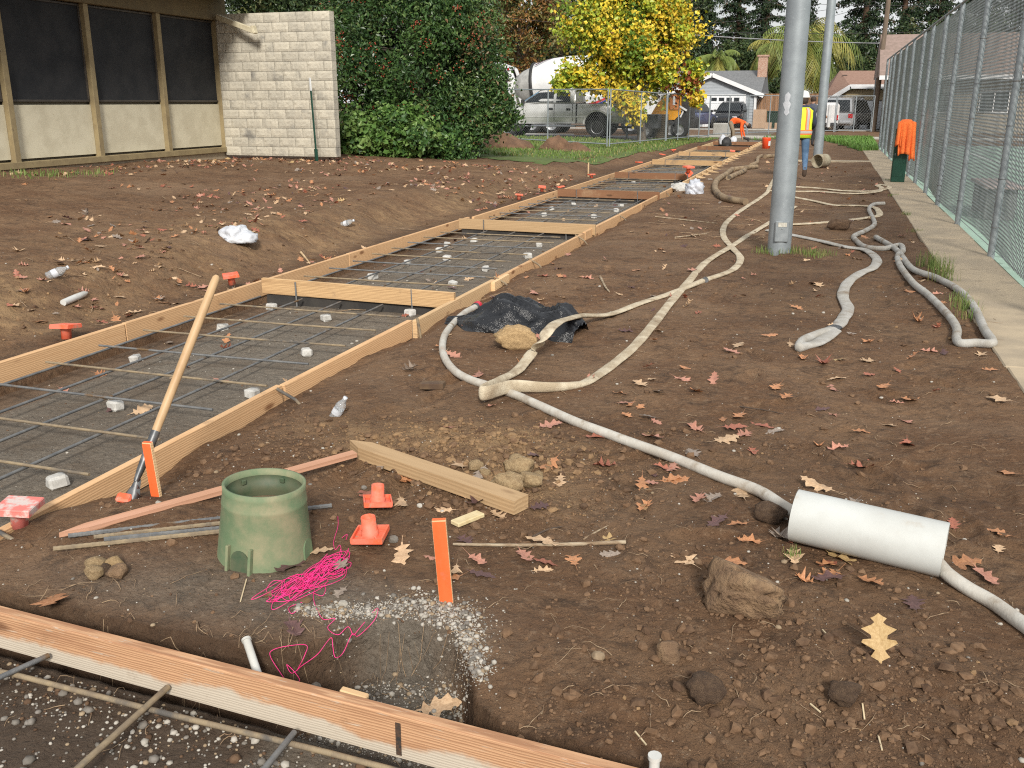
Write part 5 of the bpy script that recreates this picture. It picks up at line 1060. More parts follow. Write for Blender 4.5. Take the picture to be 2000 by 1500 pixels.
for i in range(4):
    y0, y1 = posts_y[i] - 16 + .06, posts_y[i + 1] - 16 - .06; yc, w = (y0 + y1) / 2, y1 - y0
    mb = MB(); mb.box((-.03, yc, (zs + zb) / 2 - .5 + .0), (.06, w - .004, zs - zb - .1), ch=.003); mb.build('wall_panel', CREAM, bt)
    wt = MB(); wt.box((-.035, yc, (zs + zt_) / 2 - .5), (.02, w - .05, zt_ - zs - .03)); wo_ = wt.build('window_screen', SCREEN, bt)
    fr = MB()
    for (cy, cz, sy, sz) in ((yc, zs - .5 + .02, w - .004, .035), (yc, zt_ - .5 - .02, w - .004, .035), (y0 + .018, (zs + zt_) / 2 - .5, .03, zt_ - zs - .08), (y1 - .018, (zs + zt_) / 2 - .5, .03, zt_ - zs - .08)): fr.box((-.015, cy, cz), (.035, sy, sz), ch=.003)
    f = fr.build('window_frame', M('bronze_frame', (.05, .042, .035), (.07, .06, .05), rough=.5), wo_)
L0 = posts_y[0] - 4; Lc = (L0 + YE) / 2 - 16; Lw = YE - L0
mb = MB(); mb.box((.045, Lc + .05, zb - .5 - .045), (.16, Lw + .1, .11), ch=.006); mb.build('sill_plate', OLIVE, bt)
mb = MB(); mb.box((-.01, Lc, zb - .5 - .25), (.14, Lw, .3)); mb.build('footing', CONC, bt)
mb = MB(); mb.box((.04, Lc + .1, zt_ - .5 + .24), (.2, Lw + .3, .46), ch=.01); mb.build('header_beam', M('shaded_olive_beam', (.16, .12, .06), (.125, .095, .05), scale=4, rough=.75), bt)  # darker than the trim paint: the eave's shade is put into its colour
mb = MB(); mb.box((.35, Lc - .05, zt_ - .5 + .52), (1.5, Lw + .1, .08)); mb.build('soffit', OLIVE, bt)
mb = MB(); mb.box((1.12, Lc - .05, zt_ - .5 + .60), (.05, Lw + .1, .26), ch=.005); mb.build('fascia', OLIVE, bt)
mb = MB(); mb.box((-4, Lc, zt_ - .5 + .66), (10.1, Lw + .4, .14)); mb.build('roof', M('grey_roofing', (.16, .15, .14), (.2, .19, .17), rough=.9), bt)
mb = MB(); mb.box((-4, Lc, 1.2), (7.8, Lw, 4.0)); mb.build('core', M('inner_wall', (.2, .17, .12)), bt)
a, b = at_y(424, 33, 18.95), at_y(495, 60, 18.7); mb = MB(); mb.beam(Vector(a) - O, Vector(b) - O, .09, .11, ch=.008); e = Vector(b) - O; mb.box(e + Vector((.02, 0, .02)), (.06, .13, .16), R3(0, -.3, 0), ch=.006); mb.build('downspout', M('cream_gutter', (.62, .56, .40), (.5, .44, .3), scale=7, rough=.6), bt)
# block wall, block by block
BLK = M('split_face_block', (.52, .48, .39), (.43, .40, .33), scale=3.5, rough=.95, bump=.7, bscale=22, dist=.02, vary=.06, c3=(.23, .22, .195), c3scale=1.6, c3lo=.54, c3hi=.72, detail=8)
wt = empty('block_wall', (BX + .1, 19.2, .40), label='split face concrete block wall at the end of the building', cat='wall')
bm_ = []
for k in range(5):
    mb = MB(); nI, nJ = 9, 5; V = []
    for j in range(nJ):
        for i in range(nI):
            u, v = i / (nI - 1), j / (nJ - 1); ed = min(u, 1 - u, v, 1 - v); V.append(((u - .5) * .392, -.1 - (0 if ed == 0 else .006 + .012 * random.random()), (v - .5) * .194))
    F_ = [(j * nI + i, j * nI + i + 1, (j + 1) * nI + i + 1, (j + 1) * nI + i) for j in range(nJ - 1) for i in range(nI - 1)]
    mb.add(V, F_, 0, False); mb.box((0, 0, 0), (.392, .198, .194)); bm_.append(mb.mesh('block', BLK))
for c in range(15):
    z = .1 + c * .2; x = .2 - (.2 if c % 2 else 0)
    while x < 2.85:
        if x > 2.75 and c % 2 == 0: break
        half_ = (c % 2 == 1) and (x < .05 or x > 2.75); o = link('block', bm_[random.randrange(5)], wt, (x + (.1 if x < .05 else -.1 if half_ else 0), random.uniform(-.003, .003), z)); x += .4
        if half_: o.scale = (.5, 1, 1)
        if random.random() < .5: o.rotation_euler = (0, 0, 0)
mb = MB(); mb.box((1.3, .02, 1.5), (2.56, .16, 2.98)); mb.build('mortar', M('mortar', (.42, .40, .34), (.34, .32, .27), scale=30, rough=.95), wt)
# green T post by the wall
a, b = at_y(618, 306, 18.7), at_y(605, 152, 18.75); mb = MB(); tp = empty('fence_post', a, label='thin dark green steel post with a white top by the block wall', cat='post')
dd = Vector(b) - Vector(a); mb.beam((0, 0, 0), dd * .84, .03, .03); mb.beam((0, 0, -.1), dd * .1, .06, .05); mb.build('shaft', M('dark_green_enamel', (.008, .045, .028)), tp); mb = MB(); mb.beam(dd * .84, dd, .034, .034); mb.build('tip', WHITEP, tp)
# gravelly kerb at the foot of the building and weeds
mb = MB(); P = []
for k in range(260): x, y = BX + random.uniform(.9, 2.2), random.uniform(11.5, 13.2); P.append((x, y, gz(x, y)))
V, Fq, mi = blades(P, .04, .12, .006); tag(link('weeds', np_mesh('weeds', V, Fq, [GRASS, GRASSY], False, mi)), 'patch of green weeds at the foot of the building', 'weeds', kind='stuff')

# ================================================================== FOLIAGE
def leaf_cloud(P, size, rngs, flat=.0, aspect=.55, droop=0.0):
    n = len(P); a = rngs.normal(0, 1, (n, 3)); a[:, 2] -= droop; a /= np.linalg.norm(a, axis=1)[:, None]; b = rngs.normal(0, 1, (n, 3)); b[:, 2] *= (1 - flat); b -= a * (a * b).sum(1)[:, None]; b /= np.linalg.norm(b, axis=1)[:, None]; c = np.cross(a, b)
    s = size * rngs.uniform(.65, 1.35, (n, 1)); A, B, Cc = a * s, b * s * aspect, c * s * .18
    V = np.stack([P - A * .5, P + B * .5 + Cc, P + A * .5, P - B * .5 + Cc], 1).reshape(-1, 3); F_ = np.arange(n * 4).reshape(n, 4); return V, F_
def clump_points(n, centre, radii, clumps, spread, rngs, shell=.55, lump=.25, flatbottom=None):
    cc = rngs.normal(0, 1, (clumps, 3)); cc /= np.linalg.norm(cc, axis=1)[:, None]; r = shell + (1 - shell) * rngs.uniform(0, 1, clumps) ** .5; r *= 1 + lump * (rngs.uniform(0, 1, clumps) - .5) * 2
    cc = cc * r[:, None] * np.array(radii) + np.array(centre)
    if flatbottom is not None: cc[:, 2] = np.maximum(cc[:, 2], flatbottom + rngs.uniform(0, .3, clumps))
    k = rngs.integers(0, clumps, n); sp = spread * rngs.uniform(.6, 1.4, clumps); return cc[k] + rngs.normal(0, 1, (n, 3)) * sp[k][:, None], k
def branchy(mb, base, top, r, limbs, rngs, reach):
    base, top = Vector(base), Vector(top); mb.tube([base, base.lerp(top, .4) + Vector((.05, .05, 0)), base.lerp(top, .8), top], [r, r * .8, r * .5, r * .2], 9)
    for i in range(limbs):
        f = rngs.uniform(.25, .85); p = base.lerp(top, f); a = rngs.uniform(0, 6.28); q = p + Vector((cos(a) * reach, sin(a) * reach, reach * rngs.uniform(.3, .9))); m = p.lerp(q, .5) + Vector((0, 0, reach * .1)); mb.tube([p, m, q], [r * .4, r * .25, r * .08], 6)
def tree(name, base, crown_c, radii, n, clumps, size, mats, wts, label, cat='tree', group=None, seed=1, spread=.35, trunk_r=.14, bark=None, aspect=.55, lump=.25, shell=.45, droop=0.0, limbs=9, by_clump=.7, stems=1, flatbottom=None, sidebias=None):
    r_ = np.random.default_rng(seed); base = Vector([float(v) for v in base]); t = empty(name, base, label=label, cat=cat, group=group); o = np.array(base)
    P, k = clump_points(n, np.array(crown_c) - o, radii, clumps, spread, r_, shell, lump, flatbottom); V, F_ = leaf_cloud(P, size, r_, aspect=aspect, droop=droop)
    cm = r_.choice(len(mats), clumps, p=wts); lm = r_.choice(len(mats), n, p=wts); mi = np.where(r_.uniform(0, 1, n) < by_clump, cm[k], lm)
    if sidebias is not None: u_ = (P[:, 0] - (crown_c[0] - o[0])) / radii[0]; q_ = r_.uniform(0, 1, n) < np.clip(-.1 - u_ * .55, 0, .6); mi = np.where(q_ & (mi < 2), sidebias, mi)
    link('crown', np_mesh('crown', V, F_, mats, False, mi), t)
    mb = MB(); cc = Vector([float(v) for v in crown_c]) - base
    for s in range(stems): branchy(mb, (r_.uniform(-.2, .2) * (stems > 1), r_.uniform(-.2, .2) * (stems > 1), -.15), cc + Vector((r_.uniform(-.6, .6), r_.uniform(-.6, .6), radii[2] * .45)), trunk_r, limbs, r_, max(radii[0], radii[1]) * .6)
    mb.build('trunk', bark or M('grey_bark', (.16, .13, .10), (.09, .075, .06), scale=9, rough=.95, bump=.6, bscale=20), t, fix=False); return t
LF = lambda n, a, b, r=.45: M('foliage_' + n, a, b, scale=2.5, rough=r, spec=.4, coords='Object')
HOL = [LF('holly_dark', (.022, .052, .017), (.04, .085, .024), .35), LF('holly_mid', (.045, .10, .026), (.07, .13, .035), .35), LF('holly_light', (.10, .165, .05), (.13, .19, .06), .4), LF('holly_new', (.20, .10, .05), (.16, .12, .05))]
g0 = at_z(790, 300, .28); hb_ = (g0[0], g0[1] + .3, gz(g0[0], g0[1]))
hc = at_d(806, 95, 24.6)
ht_ = tree('holly_tree', hb_, (hc[0] - .12, hc[1], 2.75), (2.3, 2.1, 2.65), 72000, 380, .105, HOL, [.42, .33, .21, .04], 'big dark green evergreen shrub with red berries beside the block wall', seed=3, spread=.25, trunk_r=.13, lump=.14, shell=.55, stems=3, flatbottom=-2.2 + .2)
r_ = np.random.default_rng(5); bp, bk = clump_points(1300, np.array((hc[0], hc[1], 2.8)) - np.array(hb_), (2.4, 2.05, 2.2), 90, .10, r_, .9, .06)
xc = np.array([at_d(a, b_, 24.0) for a, b_ in ((955, 190), (975, 205), (950, 235), (930, 250), (985, 225), (960, 160), (915, 265))]) - np.array(hb_); kx = r_.integers(0, 7, 7000); V, F_ = leaf_cloud(xc[kx] + r_.normal(0, 1, (7000, 3)) * .20, .105, r_); link('side_crown', np_mesh('side_crown', V, F_, HOL, False, r_.choice(4, 7000, p=[.42, .33, .21, .04])), ht_)
sp_ = []; b = ICO_V * .020; V = (bp[:, None] + b[None]).reshape(-1, 3); F_ = (ICO_F[None] + (np.arange(len(bp)) * 12)[:, None, None]).reshape(-1, 3)
link('berries', np_mesh('berries', V, F_, [M('red_berry', (.26, .04, .02), (.33, .07, .03), scale=4, rough=.4)], True), ht_)
MAP = [LF('maple_green', (.07, .145, .03), (.10, .185, .04)), LF('maple_light', (.15, .245, .065), (.18, .27, .08)), LF('maple_dark', (.035, .085, .02), (.05, .11, .03))]
for i, (px, py, dp, rx, rz, lb) in enumerate([(770, 288, 23.4, 1.15, .62, 'bright green leafy shrub at the foot of the dark evergreen'), (872, 290, 23.6, .55, .45, 'small bluish green shrub right of the bright one'), (690, 268, 23.8, .6, .5, 'pale green shrub next to the end of the block wall')]):
    c = at_d(px, py, dp); z = gz(c[0], c[1]); tree('leafy_shrub', (c[0], c[1], z), (c[0], c[1], z + rz * .75), (rx, .75, rz), [9000, 2600, 2600][i], [90, 40, 40][i], [.13, .09, .12][i], MAP, [[.5, .3, .2], [.2, .1, .7], [.4, .5, .1]][i], lb, 'shrub', 'shrubs below the evergreen', seed=20 + i, spread=.13, trunk_r=.025, aspect=.8, stems=3, limbs=5)
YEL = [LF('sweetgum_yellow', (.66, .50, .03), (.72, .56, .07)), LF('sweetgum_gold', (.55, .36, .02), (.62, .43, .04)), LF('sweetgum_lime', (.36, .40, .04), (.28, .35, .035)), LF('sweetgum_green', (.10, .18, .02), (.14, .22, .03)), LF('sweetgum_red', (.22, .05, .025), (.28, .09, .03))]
yb_ = at_d(1255, 268, 39.5); yz = gz(yb_[0], yb_[1]); yc_ = at_d(1236, 75, 39.5)
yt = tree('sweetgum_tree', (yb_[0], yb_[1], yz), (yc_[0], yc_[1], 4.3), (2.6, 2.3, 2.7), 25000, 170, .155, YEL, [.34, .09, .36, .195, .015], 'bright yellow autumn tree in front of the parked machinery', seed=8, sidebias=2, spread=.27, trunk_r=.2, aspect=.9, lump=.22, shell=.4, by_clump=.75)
r_ = np.random.default_rng(9)
low = [(1235, 205, .5), (1245, 225, .35), (1215, 190, .5), (1300, 150, .5), (1345, 165, .5), (1360, 195, .3), (1355, 140, .5), (1110, 150, .5), (1095, 165, .35), (1135, 155, .4), (1170, 165, .4), (1350, 150, .3)]
Pc = np.array([at_d(a, b, 38.6) for a, b, c in low]) - np.array((yb_[0], yb_[1], yz)); k = r_.integers(0, len(low), 5200); P = Pc[k] + r_.normal(0, 1, (5200, 3)) * (np.array([c for _, _, c in low])[k] * .42)[:, None]
V, F_ = leaf_cloud(P, .19, r_, aspect=.9); cw = np.array([0, 0, 0, 2, 4, 1, 2, 2, 2, 0, 1, 2])[k]; mi = np.where(r_.uniform(0, 1, 5200) < .6, cw, r_.choice(4, 5200)); link('lower_crown', np_mesh('lower_crown', V, F_, YEL, False, mi), yt)
AUT = [LF('autumn_brown', (.20, .10, .03), (.28, .15, .05)), LF('autumn_olive', (.12, .11, .03), (.18, .16, .05)), LF('autumn_green', (.06, .09, .02), (.09, .12, .03))]
DKG = [LF('far_green_dark', (.025, .048, .018), (.04, .066, .024)), LF('far_green_mid', (.055, .085, .03), (.07, .10, .035)), LF('far_green_olive', (.10, .11, .04), (.12, .13, .05))]
def far_tree(px, py, dp, rpx, rzpx, mats, wts, label, n, clumps, size, seed, trunk=.25, **kw):
    c = at_d(px, py, dp); s = dp / 1930.0; tree('broadleaf_tree', (c[0], c[1], -.1), tuple(c), (rpx * s, rpx * s * .9, rzpx * s), n, clumps, size, mats, wts, label, seed=seed, trunk_r=trunk, group='trees beyond the street', spread=rpx * s * .11, **kw)
far_tree(1010, 45, 62, 92, 85, AUT, [.45, .4, .15], 'orange brown autumn tree above the mixer truck', 9000, 110, .27, 31, lump=.35)
far_tree(1100, 30, 70, 60, 105, DKG, [.45, .35, .2], 'dark green tree between the brown and the yellow tree', 6000, 80, .3, 32)
far_tree(540, -20, 34, 130, 75, DKG, [.6, .3, .1], 'dark tree behind the block wall and the building', 12000, 120, .16, 33)
far_tree(640, 40, 46, 110, 110, DKG, [.6, .3, .1], 'dark green tree behind the evergreen shrub', 9000, 110, .2, 34)
far_tree(840, 10, 60, 150, 140, DKG, [.5, .35, .15], 'olive green tree hidden behind the evergreen shrub', 8000, 110, .28, 35)
far_tree(1150, -30, 80, 50, 60, [AUT[0], YEL[4]], [.5, .5], 'dark red tree top behind the yellow tree', 3500, 50, .3, 36)
# conifers
NEED = [LF('redwood_dark', (.016, .034, .016), (.028, .052, .022), .6), LF('redwood_mid', (.034, .06, .026), (.045, .075, .03), .6), LF('redwood_brown', (.09, .06, .03), (.07, .05, .03), .7)]
def conifer(px, dp, wpx, toppx, label, seed, zlow=3.0, gap=.03):
    r_ = np.random.default_rng(seed); s = dp / 1930.0; b = at_d(px, 205, dp); b[2] = -.1; Hh = (200 - toppx) * s + 1.6; t = empty('conifer_tree', b, label=label, cat='tree', group='dark conifers beyond the houses'); P = []; W = wpx * s
    tw = MB(); tw.tube([(0, 0, 0), (.1, 0, Hh * .5), (0, 0, Hh)], [.45, .28, .04], 8)
    z = zlow
    while z < Hh:
        f = (z - zlow) / (Hh - zlow); R_ = W * (1 - f) ** .75 * r_.uniform(.65, 1.15) + .3
        for q in range(5):
            if r_.uniform() < gap: continue
            a = r_.uniform(0, 6.28); rr = R_ * r_.uniform(.7, 1.1); m = int(26 + rr * 26); u = r_.uniform(.12, 1, m) ** .8
            x = np.cos(a) * rr * u; y = np.sin(a) * rr * u; zz = z + .18 * rr * np.sin(u * 2.4) - .16 * rr * u * u; sp = .10 + .17 * rr * u * (1.15 - u)
            P.append(np.stack([x + r_.normal(0, 1, m) * sp, y + r_.normal(0, 1, m) * sp, zz - np.abs(r_.normal(0, 1, m)) * .28], 1))
            if q < 2: tw.tube([(0, 0, z), (cos(a) * rr * .5, sin(a) * rr * .5, z + .16 * rr), (cos(a) * rr, sin(a) * rr, z)], [.07, .05, .015], 4, cap=False)
        z += r_.uniform(.35, .6)
    P = np.concatenate(P); V, F_ = leaf_cloud(P, .34, r_, flat=.4, aspect=.45, droop=.5); mi = r_.choice(3, len(P), p=[.6, .34, .06]); link('crown', np_mesh('crown', V, F_, NEED, False, mi), t); tw.build('trunk', M('redwood_bark', (.12, .07, .045), (.08, .05, .03), rough=.95), t, fix=False)
for i, (px, dp, w, tp_, lb) in enumerate([(1365, 105, 70, -190, 'dark conifer behind the palm nearest the yellow tree'), (1430, 112, 48, -150, 'thin dark conifer left of the large palm'), (1485, 120, 55, -170, 'dark conifer directly behind the large palm'), (1672, 100, 66, -250, 'tall dense conifer left of the wooden utility pole'), (1745, 108, 62, -230, 'tall dense conifer just right of the wooden utility pole'), (1815, 112, 70, -260, 'tall dark conifer behind the top of the fence'), (1890, 118, 66, -200, 'dark conifer farthest toward the court'), (1330, 125, 60, -140, 'pointed conifer behind the yellow tree'), (1555, 130, 60, -90, 'lower conifer between the large palm and the dense pair'), (1960, 110, 60, -150, 'conifer behind the near part of the fence'), (1250, 130, 70, -170, 'conifer showing above the yellow tree')]):
    conifer(px, dp, w, tp_, lb, 50 + i)
for i, (px, py, dp, rw, rz2, lb) in enumerate([(930, 20, 84, 110, 120, 'tall dark tree filling the gap left of the brown autumn tree'), (1040, 90, 90, 90, 90, 'dark green tree low behind the brown autumn tree'), (1180, 40, 96, 90, 120, 'tall dark tree behind the yellow tree'), (1310, 40, 98, 80, 120, 'tall dark green tree right behind the yellow crown'), (1100, 120, 92, 80, 60, 'dark bush above the mixer drum'), (760, 0, 70, 150, 130, 'tall dark tree behind the middle of the evergreen')]):
    far_tree(px, py, dp, rw, rz2, DKG, [.6, .32, .08], lb, 6500, 90, .34, 110 + i, trunk=.25)
# palms
PALM = [LF('palm_green', (.12, .17, .035), (.17, .21, .05)), LF('palm_yellow', (.30, .27, .06), (.24, .24, .06)), LF('palm_dead', (.32, .18, .07), (.24, .13, .05))]
def palm(px, py, dp, Rpx, label, seed, nf=52, trunk=True):
    r_ = np.random.default_rng(seed); s = dp / 1930.0; c = at_d(px, py, dp); t = empty('palm_tree', (c[0], c[1], -.1), label=label, cat='tree', group='palms beyond the houses'); R_ = Rpx * s; hc_ = c[2] + .1; V, F_, mi = [], [], []
    for f in range(nf):
        az = r_.uniform(0, 6.28); el = r_.uniform(-.55, 1.35); L = R_ * r_.uniform(.85, 1.2); m_ = 2 if (el < -.3 and r_.uniform() < .55) else (1 if r_.uniform() < .4 else 0); pts = []
        p = np.array([0, 0, hc_]); e = el
        for k in range(13): p = p + np.array([cos(az) * cos(e), sin(az) * cos(e), sin(e)]) * L / 12; e -= .17; pts.append(p.copy())
        for k in range(12):
            d = pts[k + 1 if k < 12 else k] - pts[k]; d /= np.linalg.norm(d) + 1e-9; sd_ = np.array([-sin(az), cos(az), 0]); ll = L * .30 * sin(pi * (k + 2) / 15)
            for q in range(2):
                p0 = pts[k] + d * L / 24 * q
                for sg in (-1, 1):
                    tip = p0 + sd_ * sg * ll * .55 + d * ll * .45 + np.array([0, 0, -ll * r_.uniform(.45, .95)]); w = d * .055; b = len(V); V += [p0 - w, p0 + w, tip + w * .3, tip - w * .3]; F_.append((b, b + 1, b + 2, b + 3)); mi.append(m_)
    link('fronds', np_mesh('fronds', np.array(V), np.array(F_), PALM, False, mi), t)
    mb = MB(); mb.tube([(0, 0, 0), (.05, 0, hc_ * .5), (0, 0, hc_ + .3)], [.42, .34, .3], 12); mb.tube([(0, 0, hc_ - 1.6), (0, 0, hc_ - .6), (0, 0, hc_)], [.36, .52, .4], 10); mb.build('trunk', M('palm_bark', (.20, .13, .075), (.13, .085, .05), scale=6, rough=.95, bump=.8, bscale=3, bstretch=(1, 1, 6)), t)
palm(1566, 92, 84, 118, 'large drooping palm between the two houses', 91, 84); palm(1402, 118, 92, 62, 'smaller palm behind the grey roofed house', 92, 44); palm(1520, 100, 90, 60, 'young palm beside the large drooping one', 93, 40)
far_tree(1525, 178, 80, 26, 38, DKG, [.7, .3, 0], 'dark clipped shrub between the two houses', 2600, 40, .25, 37, trunk=.08)
far_tree(1900, 215, 58, 130, 22, DKG, [.6, .3, .1], 'dark hedge beyond the green court', 6000, 90, .16, 38, trunk=.06)
# ================================================================== LAWN, STREET
def sheet(name, poly, z_fn, mat, step=.4, kind='structure'):
    import mathutils
    xs = [p[0] for p in poly]; ys = [p[1] for p in poly]; V, F_, idx = [], [], {}
    def inside(x, y):
        c = False; j = len(poly) - 1
        for i in range(len(poly)):
            if (poly[i][1] > y) != (poly[j][1] > y) and x < (poly[j][0] - poly[i][0]) * (y - poly[i][1]) / (poly[j][1] - poly[i][1]) + poly[i][0]: c = not c
            j = i
        return c
    X = np.arange(min(xs), max(xs) + step, step); Y = np.arange(min(ys), max(ys) + step, step)
    def vid(i, j):
        if (i, j) not in idx: idx[(i, j)] = len(V); V.append((X[i], Y[j], float(z_fn(X[i], Y[j]))))
        return idx[(i, j)]
    for i in range(len(X) - 1):
        for j in range(len(Y) - 1):
            if inside(X[i] + step / 2, Y[j] + step / 2): F_.append((vid(i, j), vid(i + 1, j), vid(i + 1, j + 1), vid(i, j + 1)))
    return tag(link(name, np_mesh(name, V, F_, [mat], True)), kind=kind), inside
LAWN = M('lawn_ground', (.075, .115, .026), (.11, .15, .04), scale=1.5, rough=.95, c3=(.17, .15, .07), c3scale=.9, c3lo=.55, c3hi=.75)
pz = lambda px, py, z: tuple(at_z(px, py, z)[:2])
lp_ = [pz(880, 296, .25), pz(960, 308, .2), pz(1060, 316, .18), pz(1130, 312, .17), pz(1200, 300, .14), pz(1290, 285, .1), pz(1385, 268, .06), (-4.6, 47.2), (-7.2, 47.2), (-7.6, 40.6), (-40, 40.6), (-40, 32), (-13, 27)]
_, ins = sheet('lawn', lp_, lambda x, y: gz(x, y) + .015, LAWN, .35)
lp2_ = [pz(1470, 268, 0), pz(1540, 271, 0), pz(1600, 272, 0), pz(1640, 280, 0), pz(1685, 294, 0), pz(1716, 294, 0), (1.9, 47.2), (-4.4, 47.2)]
_, ins2 = sheet('side_lawn', lp2_, lambda x, y: gz(x, y) + .02 if x < 1.1 else -.04, LAWN, .3)
P = []
while len(P) < 15000:
    x, y = random.uniform(-18, -4.4), random.uniform(25, 46)
    if ins(x, y) and (y > 38 or random.random() < .8): P.append((x, y, gz(x, y) + .01))
V, Fq, mi = blades(P, .05, .11, .016, .7); tag(link('lawn_grass', np_mesh('lawn_grass', V, Fq, [GRASS, GRASSY], False, mi)), 'patchy short lawn grass behind the walkway forms', 'grass', kind='stuff')
P = []
while len(P) < 9000:
    x, y = random.uniform(-4, 1.9), random.uniform(30, 47)
    if ins2(x, y) and (x > -1.6 or random.random() < .15): P.append((x, y, (gz(x, y) if x < 1.1 else -.04) + .01))
V, Fq, mi = blades(P, .09, .22, .016, .6); tag(link('lawn_grass', np_mesh('lawn_grass', V, Fq, [M('lush_grass', (.09, .20, .03), (.13, .25, .045), scale=3, rough=.6), GRASS], False, mi)), 'taller green lawn grass beside the end of the fence', 'grass', kind='stuff')
ASPH = M('asphalt', (.085, .085, .088), (.115, .115, .117), scale=3, rough=.9, c3=(.07, .07, .07), c3scale=.7)
mb = MB(); mb.box((0, 54.6, -.13), (160, 13.0, .1)); tag(mb.build('street', ASPH), kind='structure')
KERB = M('kerb_concrete', (.42, .41, .38), (.34, .33, .30), scale=3, rough=.9)
for (x0, x1) in ((-60, -12.2), (-7.5, 40)):
    k = tag(empty('kerb', (x0, 47.9, 0)), kind='structure'); x = 0
    while x < x1 - x0: mb = MB(); L = min(3.0, x1 - x0 - x); mb.box((x + L / 2, 0, -.04), (L - .01, .3, .14), ch=.02); mb.build('kerb_stone', KERB, k); x += 3
k = tag(empty('far_kerb', (-60, 61.2, 0)), kind='structure')
for i in range(34): mb = MB(); mb.box((i * 3 + 1.5, 0, -.06), (2.99, .25, .14), ch=.02); mb.build('kerb_stone', KERB, k)
mb = MB(); mb.box((-4, 66, -.15), (44, 9.2, .1)); tag(mb.build('driveway', M('driveway_concrete', (.30, .29, .27), (.25, .24, .22), scale=2, rough=.9)), kind='structure')
# soil heaps on the lawn
HEAP = M('red_brown_heap', (.20, .115, .068), (.13, .075, .045), scale=4, rough=.95, bump=1.0, bscale=14, dist=.05)
def heap(px, py, wpx, h, label, seed, dp):
    c = at_d(px, py, dp); w = wpx * dp / 1930 / 2; n = 40; V = []
    for j in range(n):
        for i in range(n):
            u, v = (i / (n - 1) - .5) * 2, (j / (n - 1) - .5) * 2; r2 = u * u + v * v; x, y = u * w, v * w * .7; hh = h * max(0, 1 - r2) ** .8 * (.8 + .7 * float(vn(np.array([u * 2.2 + seed]), np.array([v * 2.2]), seed)[0] - .4)) + .08 * h * float(vn(np.array([u * 9]), np.array([v * 9]), seed + 1)[0]); V.append((x, y, hh if r2 < 1 else -.1))
    ii = (np.arange(n - 1)[:, None] * n + np.arange(n - 1)[None]).ravel(); o = link('soil_heap', np_mesh('soil_heap', V, np.stack([ii, ii + 1, ii + n + 1, ii + n], 1), [HEAP], True), loc=(c[0], c[1], gz(c[0], c[1]) - .03)); tag(o, label, 'heap', 'soil heaps on the lawn')
heap(985, 293, 130, .5, 'long red brown soil heap beside the green shrub', 3, 30.5); heap(1088, 297, 80, .48, 'rounded soil heap at the middle of the temporary fence', 5, 29.8); heap(1125, 303, 70, .25, 'low crumbling soil heap right of the rounded one', 7, 29.3)
# ------------------------------------------------------------------ temporary fence panels
def panel(a, b, h, label, posts=(0, .5, 1), pitch=.10, gapped=False):
    a, b = Vector(a), Vector(b); L = (Vector((b.x, b.y, 0)) - Vector((a.x, a.y, 0))).length; t = empty('temporary_fence', a, label=label, cat='fence panel', group='temporary chain link fence panels'); t.rotation_euler = (0, 0, atan2(b.y - a.y, b.x - a.x) - pi / 2); dz = b.z - a.z
    for f in posts: mb = MB(); mb.tube([(0, f * L, dz * f), (0, f * L, h + dz * f)], .024, 8); mb.build('post', GALV, t)
    for z in (.08, h): mb = MB(); mb.tube([(0, 0, z), (0, L, z + dz)], .021, 8); mb.build('rail', GALV, t)
    V, Fq = wires(.02, L - .02, .08, h, pitch, .0011); V[:, 2] += dz * V[:, 1] / L; link('wire_mesh', np_mesh('wire_mesh', V, Fq, [WIRE]), t)
A0, A1, A2, A3 = at_d(968, 273, 36.2), at_d(1187, 286, 31.8), at_d(1299, 275, 38.5), at_d(1383, 268, 43.5)
panel(A0, A1 + np.array([-.03, 0, 0]), 1.83, 'temporary fence panel in front of the silver pickup'); panel(A1 + np.array([.05, .02, 0]), A2, 1.83, 'temporary fence panel in front of the yellow tree trunk'); panel(A2 + np.array([.03, .04, 0]), A3, 1.83, 'temporary fence panel in front of the numbered machine', (0, .25, .5, .75, 1))
B0, B1, B2, B3 = at_d(1384, 266, 43.8), at_d(1457, 262, 46), at_d(1540, 260, 48), at_d(1628, 258, 49.5); B4 = at_d(1702, 257, 50)
panel(B0, B1, 1.8, 'temporary fence panel behind the bending worker', pitch=.17); panel(B1 + np.array([.06, 0, 0]), B2, 1.8, 'temporary fence panel left of the thick pole', pitch=.17); panel(B2 + np.array([.06, 0, 0]), B3, 1.8, 'temporary fence panel behind the two poles', pitch=.17); panel(B3 + np.array([.06, 0, 0]), B4, 1.8, 'temporary fence panel in front of the silver wagon', pitch=.17)
C0 = at_d(880, 268, 38.5); panel(C0, A0 + np.array([-.05, 0, 0]), 1.83, 'temporary fence panel half hidden by the evergreen')
# ------------------------------------------------------------------ utility pole and wires
UP = at_z(1706, 255, -.1); UP = at_d(1706, 252, 55); ut = empty('utility_pole', (UP[0], UP[1], -.1), label='weathered wooden utility pole beside the fence end', cat='pole')
mb = MB(); mb.tube([(0, 0, 0), (.03, 0, 4), (.14, 0, 10.5)], [.15, .14, .11], 12); mb.build('shaft', M('weathered_pole_wood', (.20, .15, .11), (.13, .10, .075), scale=8, rough=.95, stretch=(1, 1, .1), bump=.5, bscale=12), ut); mb = MB(); mb.tube([(-.17, -.05, 0), (-.16, -.05, 3.0)], .035, 8); mb.build('conduit', GALV, ut); mb = MB(); mb.box((.12, 0, 9.6), (2.4, .1, .12)); mb.build('crossarm', KW, ut)
CAB = M('black_cable', (.03, .03, .032), (.05, .05, .05), rough=.6); CABL = M('pale_cable', (.28, .29, .30), (.22, .23, .24), rough=.5)
